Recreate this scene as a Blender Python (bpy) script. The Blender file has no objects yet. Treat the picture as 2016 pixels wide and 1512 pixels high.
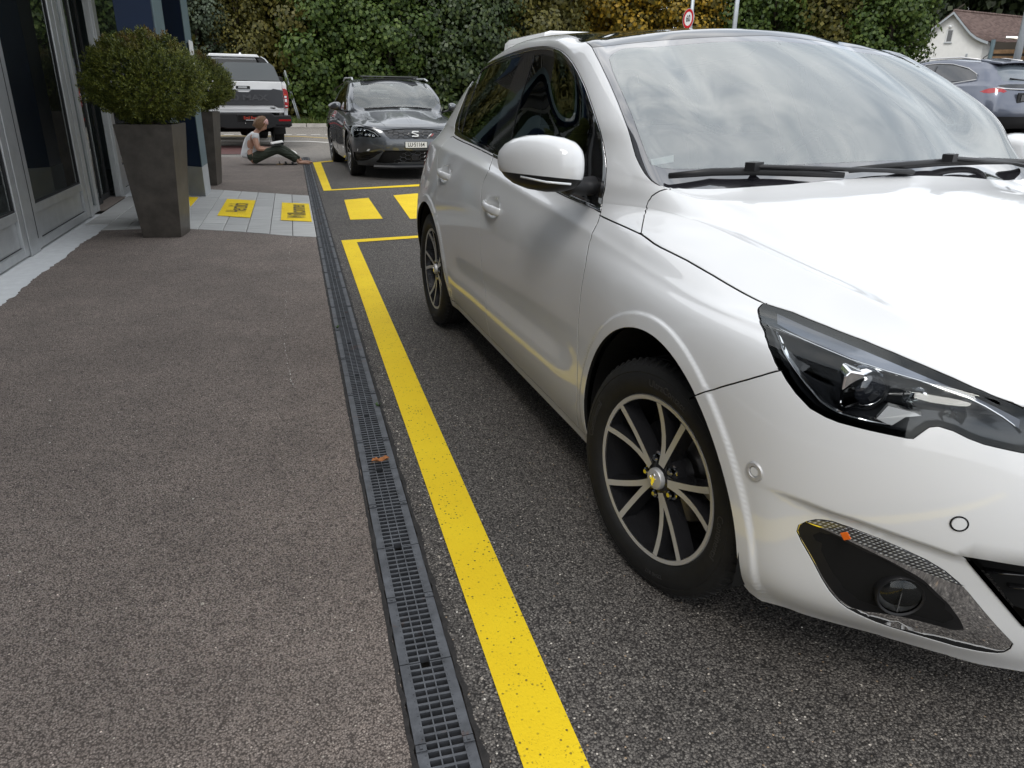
import bpy, bmesh, math, random
import numpy as np
from mathutils import Vector, Matrix, noise
from mathutils.geometry import delaunay_2d_cdt
random.seed(7); RNG = np.random.default_rng(7)
SC = bpy.context.scene
COL = SC.collection
R = math.radians

# ------------------------------------------------------------------ camera
CAM_F, CAM_PITCH, CAM_ROLL, CAM_YAW, CAM_H = 1473.2997, .37036, .01369, .2751, 1.26146
def cam_axes():
    cy, sy = math.cos(CAM_YAW), math.sin(CAM_YAW)
    fwd = Vector((sy*math.cos(CAM_PITCH), cy*math.cos(CAM_PITCH), -math.sin(CAM_PITCH)))
    right = Vector((cy, -sy, 0)); up = right.cross(fwd)
    c, s = math.cos(CAM_ROLL), math.sin(CAM_ROLL)
    return c*right+s*up, c*up-s*right, fwd
cd = bpy.data.cameras.new('camera'); cam = bpy.data.objects.new('camera', cd); COL.objects.link(cam)
_r, _u, _f = cam_axes()
M = Matrix.Identity(4)
for i in range(3):
    M[i][0], M[i][1], M[i][2] = _r[i], _u[i], -_f[i]
M[2][3] = CAM_H
cam.matrix_world = M
cd.sensor_width = 36; cd.lens = 36*CAM_F/2016; cd.clip_start = .05; cd.clip_end = 2000
SC.camera = cam

# ------------------------------------------------------------------ sky, sun, exposure
SUN_EL, SUN_AZ = 52, 215          # degrees; azimuth clockwise from +Y
w = bpy.data.worlds.new('World'); SC.world = w; w.use_nodes = True
nt = w.node_tree; bg = nt.nodes['Background']
sky = nt.nodes.new('ShaderNodeTexSky'); sky.sky_type = 'NISHITA'; sky.sun_disc = False
sky.sun_elevation = R(SUN_EL); sky.sun_rotation = R(SUN_AZ); sky.dust_density = 2.0
tc = nt.nodes.new('ShaderNodeTexCoord')
mp = nt.nodes.new('ShaderNodeMapping'); mp.inputs['Scale'].default_value = (1.0, 1.0, 2.6)
n1 = nt.nodes.new('ShaderNodeTexNoise'); n1.inputs['Scale'].default_value = 2.3; n1.inputs['Detail'].default_value = 9; n1.inputs['Roughness'].default_value = .55; n1.inputs['Distortion'].default_value = .5
nt.links.new(tc.outputs['Generated'], mp.inputs['Vector']); nt.links.new(mp.outputs['Vector'], n1.inputs['Vector'])
cr = nt.nodes.new('ShaderNodeValToRGB'); e = cr.color_ramp.elements
e[0].position = .33; e[0].color = (5.6, 6.2, 7.0, 1); e[1].position = .68; e[1].color = (13.2, 13.2, 13.2, 1)
m_ = e = None
nt.links.new(n1.outputs['Fac'], cr.inputs['Fac'])
mx = nt.nodes.new('ShaderNodeMixRGB'); mx.inputs['Fac'].default_value = .86
nt.links.new(sky.outputs['Color'], mx.inputs[1]); nt.links.new(cr.outputs['Color'], mx.inputs[2])
nt.links.new(mx.outputs['Color'], bg.inputs['Color']); bg.inputs['Strength'].default_value = .1
sl = bpy.data.lights.new('sun', 'SUN'); sl.energy = 1.0; sl.angle = R(22); sl.color = (1.0, .965, .92)
so = bpy.data.objects.new('sun', sl); COL.objects.link(so)
_az, _el = R(SUN_AZ), R(SUN_EL)
so.rotation_euler = Vector((math.sin(_az)*math.cos(_el), math.cos(_az)*math.cos(_el), math.sin(_el))).to_track_quat('Z', 'Y').to_euler()
SC.view_settings.view_transform = 'Standard'; SC.view_settings.look = 'None'
SC.view_settings.gamma = 1; SC.view_settings.use_curve_mapping = False; SC.view_settings.exposure = .72
SC.render.engine = 'CYCLES'; SC.cycles.max_bounces = 8; SC.cycles.transparent_max_bounces = 24
SC.cycles.caustics_reflective = False; SC.cycles.caustics_refractive = False

# ------------------------------------------------------------------ helpers
def tag(o, label=None, cat=None, group=None, kind=None):
    if label: o['label'] = label
    if cat: o['category'] = cat
    if group: o['group'] = group
    if kind: o['kind'] = kind
    return o
def link(o, parent=None):
    COL.objects.link(o)
    if parent is not None: o.parent = parent
    return o
def thing(name, label, cat, loc=(0, 0, 0), rz=0., group=None):
    o = bpy.data.objects.new(name, None); COL.objects.link(o)
    o.location = loc; o.rotation_euler = (0, 0, rz)
    o.empty_display_size = .1
    return tag(o, label, cat, group)
def kids(o): return [c for c in COL.objects if c.parent == o]
CH = {}
def copy_tree(o, parent=None):
    c = o.copy(); COL.objects.link(c)
    if parent is not None:
        c.parent = parent
    for k in kids(o): copy_tree(k, c)
    return c
def mesh_obj(name, verts, faces, mats, parent=None, smooth=False, fm=None, normals=None):
    me = bpy.data.meshes.new(name)
    me.from_pydata([tuple(map(float, v)) for v in verts], [], [tuple(map(int, f)) for f in faces])
    for m in (mats if isinstance(mats, (list, tuple)) else [mats]): me.materials.append(m)
    if fm is not None: me.polygons.foreach_set('material_index', np.asarray(fm, np.int32))
    if smooth: me.polygons.foreach_set('use_smooth', [True]*len(me.polygons))
    me.update()
    if normals is not None: me.normals_split_custom_set_from_vertices([tuple(map(float, n)) for n in normals])
    return link(bpy.data.objects.new(name, me), parent)
class MB:
    """collects shapes and links them as one mesh object"""
    def __init__(s): s.v = []; s.f = []; s.m = []
    def add(s, vs, fs, mi=0):
        b = len(s.v); s.v += [tuple(map(float, v)) for v in vs]; s.f += [tuple(i+b for i in f) for f in fs]; s.m += [mi]*len(fs); return s
    def box(s, c, d, mi=0, rz=0., M=None):
        x, y, z = [a/2 for a in d]
        vs = [Vector((sx*x, sy*y, sz*z)) for sz in (-1, 1) for sx, sy in ((-1, -1), (1, -1), (1, 1), (-1, 1))]
        if M is not None: vs = [M @ v for v in vs]
        elif rz: q = Matrix.Rotation(rz, 3, 'Z'); vs = [q @ v for v in vs]
        vs = [v+Vector(c) for v in vs]
        return s.add(vs, [(0, 3, 2, 1), (4, 5, 6, 7), (0, 1, 5, 4), (1, 2, 6, 5), (2, 3, 7, 6), (3, 0, 4, 7)], mi)
    def bbox(s, a, b, mi=0):
        return s.box([(a[i]+b[i])/2 for i in range(3)], [abs(b[i]-a[i]) for i in range(3)], mi)
    def tube(s, pts, rad, seg=8, mi=0, cap=True, sc=(1, 1)):
        pts = [Vector(p) for p in pts]; n = len(pts)
        rad = rad if isinstance(rad, (list, tuple)) else [rad]*n
        rings = []; up = None
        for i, p in enumerate(pts):
            d = (pts[min(i+1, n-1)]-pts[max(i-1, 0)]).normalized()
            if up is None:
                a = Vector((0, 0, 1)) if abs(d.z) < .9 else Vector((1, 0, 0)); up = (a-d*a.dot(d)).normalized()
            else: up = (up-d*up.dot(d)).normalized()
            sd = d.cross(up)
            rings.append([p+rad[i]*(sc[0]*math.cos(t)*sd+sc[1]*math.sin(t)*up) for t in [2*math.pi*k/seg for k in range(seg)]])
        vs = [v for r in rings for v in r]; fs = []
        for i in range(n-1):
            for k in range(seg):
                a, b = i*seg+k, i*seg+(k+1) % seg; fs.append((a, b, b+seg, a+seg))
        if cap: fs += [tuple(range(seg-1, -1, -1)), tuple(range((n-1)*seg, n*seg))]
        return s.add(vs, fs, mi)
    def lathe(s, prof, seg=32, mi=0, M=None, closed=False):
        """profile of (r, h) round the local Z axis"""
        M = M or Matrix.Identity(4); vs = []; fs = []; n = len(prof)
        for r, h in prof:
            for k in range(seg):
                t = 2*math.pi*k/seg; vs.append(M @ Vector((r*math.cos(t), r*math.sin(t), h)))
        for i in range(n-1 if not closed else n):
            for k in range(seg):
                a, b = i*seg+k, i*seg+(k+1) % seg; c = ((i+1) % n)*seg
                fs.append((a, b, c+(k+1) % seg, c+k))
        return s.add(vs, fs, mi)
    def prism(s, poly, h0, h1, M=None, mi=0):
        """polygon in local XY extruded from h0 to h1 along local Z"""
        M = M or Matrix.Identity(4); n = len(poly)
        vs = [M @ Vector((x, y, h0)) for x, y in poly]+[M @ Vector((x, y, h1)) for x, y in poly]
        ar = sum(poly[i][0]*poly[(i+1) % n][1]-poly[(i+1) % n][0]*poly[i][1] for i in range(n))
        fs = [tuple(range(n-1, -1, -1)), tuple(range(n, 2*n))]+[(i, (i+1) % n, n+(i+1) % n, n+i) for i in range(n)]
        if (ar < 0) != (h1 < h0): fs = [tuple(reversed(f)) for f in fs]
        return s.add(vs, fs, mi)
    def loft(s, rings, mi=0, cap=True, close=True):
        n = len(rings[0]); vs = [v for r in rings for v in r]; fs = []
        for i in range(len(rings)-1):
            for k in range(n if close else n-1):
                a, b = i*n+k, i*n+(k+1) % n; fs.append((a, b, b+n, a+n))
        if cap: fs += [tuple(range(n-1, -1, -1)), tuple(range((len(rings)-1)*n, len(rings)*n))]
        return s.add(vs, fs, mi)
    def sheet(s, quad, z=None, mi=0):
        vs = [(p[0], p[1], z if z is not None else p[2]) for p in quad]
        return s.add(vs, [tuple(range(len(vs)))], mi)
    def build(s, name, mats, parent=None, smooth=False, bevel=0., auto=None):
        o = mesh_obj(name, s.v, s.f, mats, parent, smooth, s.m)
        if bevel:
            b = o.modifiers.new('bevel', 'BEVEL'); b.width = bevel; b.segments = 2; b.limit_method = 'ANGLE'; b.angle_limit = R(35)
        if auto:
            bm = bmesh.new(); bm.from_mesh(o.data)
            for e_ in bm.edges:
                if len(e_.link_faces) == 2 and e_.calc_face_angle(0) > R(auto): e_.smooth = False
            bm.to_mesh(o.data); bm.free()
            o.data.polygons.foreach_set('use_smooth', [True]*len(o.data.polygons))
        return o
def axis_m(o, z, x=None):
    """matrix whose Z column is z, origin o"""
    z = Vector(z).normalized(); x = Vector(x) if x is not None else (Vector((0, 0, 1)) if abs(z.z) < .9 else Vector((1, 0, 0))).cross(z)
    x = (x-z*x.dot(z)).normalized(); y = z.cross(x)
    m = Matrix((x, y, z)).transposed().to_4x4(); m.translation = Vector(o); return m
def text_mesh(body, size=1., extr=.0, align='CENTER', bold=0.):
    c = bpy.data.curves.new('lettering', 'FONT'); c.body = body; c.size = size; c.align_x = align; c.align_y = 'CENTER'; c.extrude = extr; c.offset = bold; c.resolution_u = 3
    o = bpy.data.objects.new('lettering', c); COL.objects.link(o)
    dg = bpy.context.evaluated_depsgraph_get(); ev = o.evaluated_get(dg); me = ev.to_mesh()
    vs = [tuple(v.co) for v in me.vertices]; fs = [tuple(p.vertices) for p in me.polygons]
    ev.to_mesh_clear(); bpy.data.objects.remove(o); bpy.data.curves.remove(c)
    return vs, fs
def lettering(name, body, M, size, mat, parent=None, extr=.001, sx=1., sy=1., bold=0.):
    vs, fs = text_mesh(body, size, extr, bold=bold)
    return mesh_obj(name, [M @ Vector((x*sx, y*sy, z)) for x, y, z in vs], fs, mat, parent)
# ------------------------------------------------------------------ materials
class NT:
    def __init__(s, name):
        s.m = bpy.data.materials.new(name); s.m.use_nodes = True; s.t = s.m.node_tree
        s.b = s.t.nodes['Principled BSDF']; s.out = s.t.nodes['Material Output']
    def n(s, typ, **kw):
        o = s.t.nodes.new(typ)
        for k, v in kw.items():
            if k.startswith('i_'):
                k = k[2:].replace('_', ' ')
                o.inputs[int(k) if k.isdigit() else k].default_value = v
            else: setattr(o, k, v)
        return o
    def l(s, a, b): s.t.links.new(a, b)
    def coord(s, kind='Object', scale=(1, 1, 1)):
        c = s.n('ShaderNodeTexCoord'); m = s.n('ShaderNodeMapping', i_Scale=scale); s.l(c.outputs[kind], m.inputs['Vector']); return m.outputs['Vector']
    def ramp(s, fac, stops, interp='LINEAR'):
        r = s.n('ShaderNodeValToRGB'); r.color_ramp.interpolation = interp; e = r.color_ramp.elements
        while len(e) < len(stops): e.new(.5)
        for el, (p, c) in zip(e, stops): el.position = p; el.color = (*c, 1) if len(c) == 3 else c
        s.l(fac, r.inputs['Fac']); return r.outputs['Color']
    def noise(s, vec, scale, detail=3, rough=.5, out='Fac'):
        n = s.n('ShaderNodeTexNoise', i_Scale=scale, i_Detail=detail, i_Roughness=rough); s.l(vec, n.inputs['Vector']); return n.outputs[out]
    def vor(s, vec, scale, out='Color', feature='F1', rnd=1.):
        n = s.n('ShaderNodeTexVoronoi', feature=feature, i_Scale=scale, i_Randomness=rnd); s.l(vec, n.inputs['Vector']); return n.outputs[out]
    def mix(s, fac, a, b, blend='MIX'):
        n = s.n('ShaderNodeMixRGB', blend_type=blend)
        for i, x in ((0, fac), (1, a), (2, b)):
            if hasattr(x, 'links') or hasattr(x, 'is_linked'): s.l(x, n.inputs[i])
            else: n.inputs[i].default_value = x if i == 0 else ((*x, 1) if len(x) == 3 else x)
        return n.outputs['Color']
    def math(s, op, a, b=0.):
        n = s.n('ShaderNodeMath', operation=op)
        for i, x in ((0, a), (1, b)):
            if hasattr(x, 'is_linked'): s.l(x, n.inputs[i])
            else: n.inputs[i].default_value = x
        return n.outputs[0]
    def bump(s, h, strength=.3, dist=.01):
        b = s.n('ShaderNodeBump', i_Strength=strength, i_Distance=dist); s.l(h, b.inputs['Height']); s.l(b.outputs['Normal'], s.b.inputs['Normal']); return b
    def set(s, col=None, rough=None, metal=None, spec=None, coat=None):
        for k, v in (('Base Color', col), ('Roughness', rough), ('Metallic', metal), ('Specular IOR Level', spec), ('Coat Weight', coat)):
            if v is None: continue
            if hasattr(v, 'is_linked'): s.l(v, s.b.inputs[k])
            else: s.b.inputs[k].default_value = (*v, 1) if k == 'Base Color' else v
        return s
def pbr(name, col, rough=.5, metal=0., spec=.5, var=.0, vscale=8., coat=0., bump=0., bscale=60., rvar=0.):
    t = NT(name); t.set(col, rough, metal, spec, coat); t.b.inputs['Coat Roughness'].default_value = .03
    if var or bump or rvar:
        v = t.coord()
        if var:
            n = t.noise(v, vscale, 4, .6)
            t.set(col=t.ramp(n, [(.3, [c*(1-var) for c in col]), (.7, [min(1, c*(1+var)) for c in col])]))
        if rvar: t.set(rough=t.math('ADD', t.math('MULTIPLY', t.noise(v, vscale*1.7, 3), rvar), rough-rvar/2))
        if bump: t.bump(t.noise(v, bscale, 3), bump, .004)
    return t.m
def thin_glass(name, tint=(.8, .86, .84), ior=1.5, dirt_haze=.0, rough=0., refl=1.):
    """a single pane: tinted see-through plus Fresnel mirror reflection"""
    t = NT(name); t.t.nodes.remove(t.b)
    tr = t.n('ShaderNodeBsdfTransparent'); tr.inputs[0].default_value = (*tint, 1)
    gl = t.n('ShaderNodeBsdfGlossy'); gl.inputs['Roughness'].default_value = rough; gl.inputs['Color'].default_value = (.97, 1.0, .99, 1)
    fr = t.n('ShaderNodeFresnel', i_IOR=ior); mx = t.n('ShaderNodeMixShader')
    t.l(t.math('MULTIPLY', fr.outputs[0], refl), mx.inputs[0]); t.l(tr.outputs[0], mx.inputs[1]); t.l(gl.outputs[0], mx.inputs[2])
    last = mx.outputs[0]
    if dirt_haze:
        df = t.n('ShaderNodeBsdfDiffuse'); df.inputs[0].default_value = (.5, .53, .52, 1); m2 = t.n('ShaderNodeMixShader'); m2.inputs[0].default_value = dirt_haze
        t.l(last, m2.inputs[1]); t.l(df.outputs[0], m2.inputs[2]); last = m2.outputs[0]
    t.l(last, t.out.inputs['Surface']); return t.m
def paint(name, col, rough=.4, flake=0., metal=0.):
    t = NT(name); t.set(col, rough, metal, .5, 1.); t.b.inputs['Coat Roughness'].default_value = .02; t.b.inputs['Coat IOR'].default_value = 1.62
    v = t.coord()
    # faint orange peel in the lacquer and a trace of road dust low down
    b = t.n('ShaderNodeBump', i_Strength=.012, i_Distance=.002); t.l(t.noise(v, 420., 2), b.inputs['Height']); t.l(b.outputs['Normal'], t.b.inputs['Coat Normal'])
    return t.m
def asphalt(name, dark, mid, light, s1=150., s2=320., bump=.6, patch=.12, speck=.05, warm=(.30, .22, .15), rough=.85):
    t = NT(name); v = t.coord('Object')
    c1 = t.n('ShaderNodeSeparateColor'); t.l(t.vor(v, s1), c1.inputs[0]); c2 = t.n('ShaderNodeSeparateColor'); t.l(t.vor(v, s2), c2.inputs[0])
    base = t.ramp(c1.outputs[0], [(0., dark), (.55, mid), (.93, light), (1., [min(1, x*1.5) for x in light])])
    fine = t.ramp(c2.outputs[0], [(0., [x*.62 for x in mid]), (.6, mid), (1., light)])
    col = t.mix(.42, base, fine)
    d1 = t.vor(v, s1, 'Distance')
    # binder shows dark between the stones
    col = t.mix(t.ramp(d1, [(.38, (0, 0, 0)), (.72, (1, 1, 1))]), col, [x*.45 for x in dark])
    # scattered pale and ochre chips
    cc = t.n('ShaderNodeSeparateColor'); vv = t.n('ShaderNodeTexVoronoi', i_Scale=s1*.42); t.l(v, vv.inputs['Vector']); t.l(vv.outputs['Color'], cc.inputs[0])
    near = t.ramp(vv.outputs['Distance'], [(.16, (1, 1, 1)), (.24, (0, 0, 0))])
    pick = t.ramp(cc.outputs[1], [(1-speck-.01, (0, 0, 0)), (1-speck, (1, 1, 1))])
    chip = t.mix(cc.outputs[2], [min(1, x*2.4) for x in light], warm)
    col = t.mix(t.math('MULTIPLY', near, pick), col, chip)
    # large uneven patches and worn tracks
    big = t.noise(v, .55, 5, .6); med = t.noise(v, 3.1, 4, .65); fin = t.noise(v, 26., 4, .7)
    col = t.mix(1., col, t.ramp(fin, [(.28, (.62, .60, .58)), (.45, (1, 1, 1)), (.75, (1.12, 1.1, 1.08))]), 'MULTIPLY')
    col = t.mix(1., col, t.ramp(big, [(.3, [1-patch]*3), (.72, [1+patch*.8]*3)]), 'MULTIPLY')
    col = t.mix(1., col, t.ramp(med, [(.3, [1-patch*.8]*3), (.7, [1+patch*.6, 1+patch*.55, 1+patch*.5])]), 'MULTIPLY')
    t.set(col=col, rough=rough, spec=.35)
    h = t.math('ADD', t.math('MULTIPLY', t.math('SUBTRACT', .6, d1), 1.), t.math('MULTIPLY', t.noise(v, 46., 4, .7), 1.2))
    t.bump(h, bump, .006)
    return t.m
MT = {}
MT['white_paint'] = paint('white_paint', (.70, .71, .715), .5)
MT['black_gloss'] = pbr('black_gloss', (.012, .012, .013), .06, coat=.6)
MT['black_plastic'] = pbr('black_plastic', (.012, .012, .013), .42, spec=.35, rvar=.1)
MT['black_matt'] = pbr('black_matt', (.008, .008, .008), .8, spec=.2)
MT['rubber'] = pbr('rubber', (.011, .011, .011), .62, spec=.35, var=.25, vscale=30., rvar=.15)
MT['rubber_text'] = pbr('rubber_text', (.032, .031, .03), .55)
MT['chrome'] = pbr('chrome', (.86, .86, .87), .05, 1.)
MT['chrome_dark'] = pbr('chrome_dark', (.45, .46, .47), .1, 1.)
MT['alu_face'] = pbr('alu_face', (.60, .60, .60), .42, .55)
MT['rim_dark'] = pbr('rim_dark', (.022, .022, .024), .25, .3, coat=.5)
MT['steel'] = pbr('steel', (.32, .31, .30), .4, 1., var=.2)
MT['side_glass'] = thin_glass('side_glass', (.22, .27, .27), 1.55)
MT['rear_glass'] = thin_glass('rear_glass', (.10, .12, .12), 1.55)
MT['wind_glass'] = thin_glass('wind_glass', (.80, .88, .86), 2.6, dirt_haze=.13, refl=1.3)  # diffuse share puts the pale sky reflection into the pane's colour
MT['lens'] = thin_glass('lens', (.93, .95, .96), 1.45)
MT['frit'] = pbr('frit', (.018, .017, .021), .05, spec=1., coat=1.); MT['frit'].node_tree.nodes['Principled BSDF'].inputs['Coat IOR'].default_value = 2.2
MT['interior_dark'] = pbr('interior_dark', (.035, .037, .04), .7, var=.15)
MT['interior_grey'] = pbr('interior_grey', (.30, .31, .31), .8, var=.1)
MT['red_lens'] = pbr('red_lens', (.32, .008, .012), .12, coat=.8)
MT['orange_lens'] = pbr('orange_lens', (.75, .14, .01), .2, coat=.6)
MT['white_lens'] = pbr('white_lens', (.75, .77, .78), .15, coat=.6)
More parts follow.
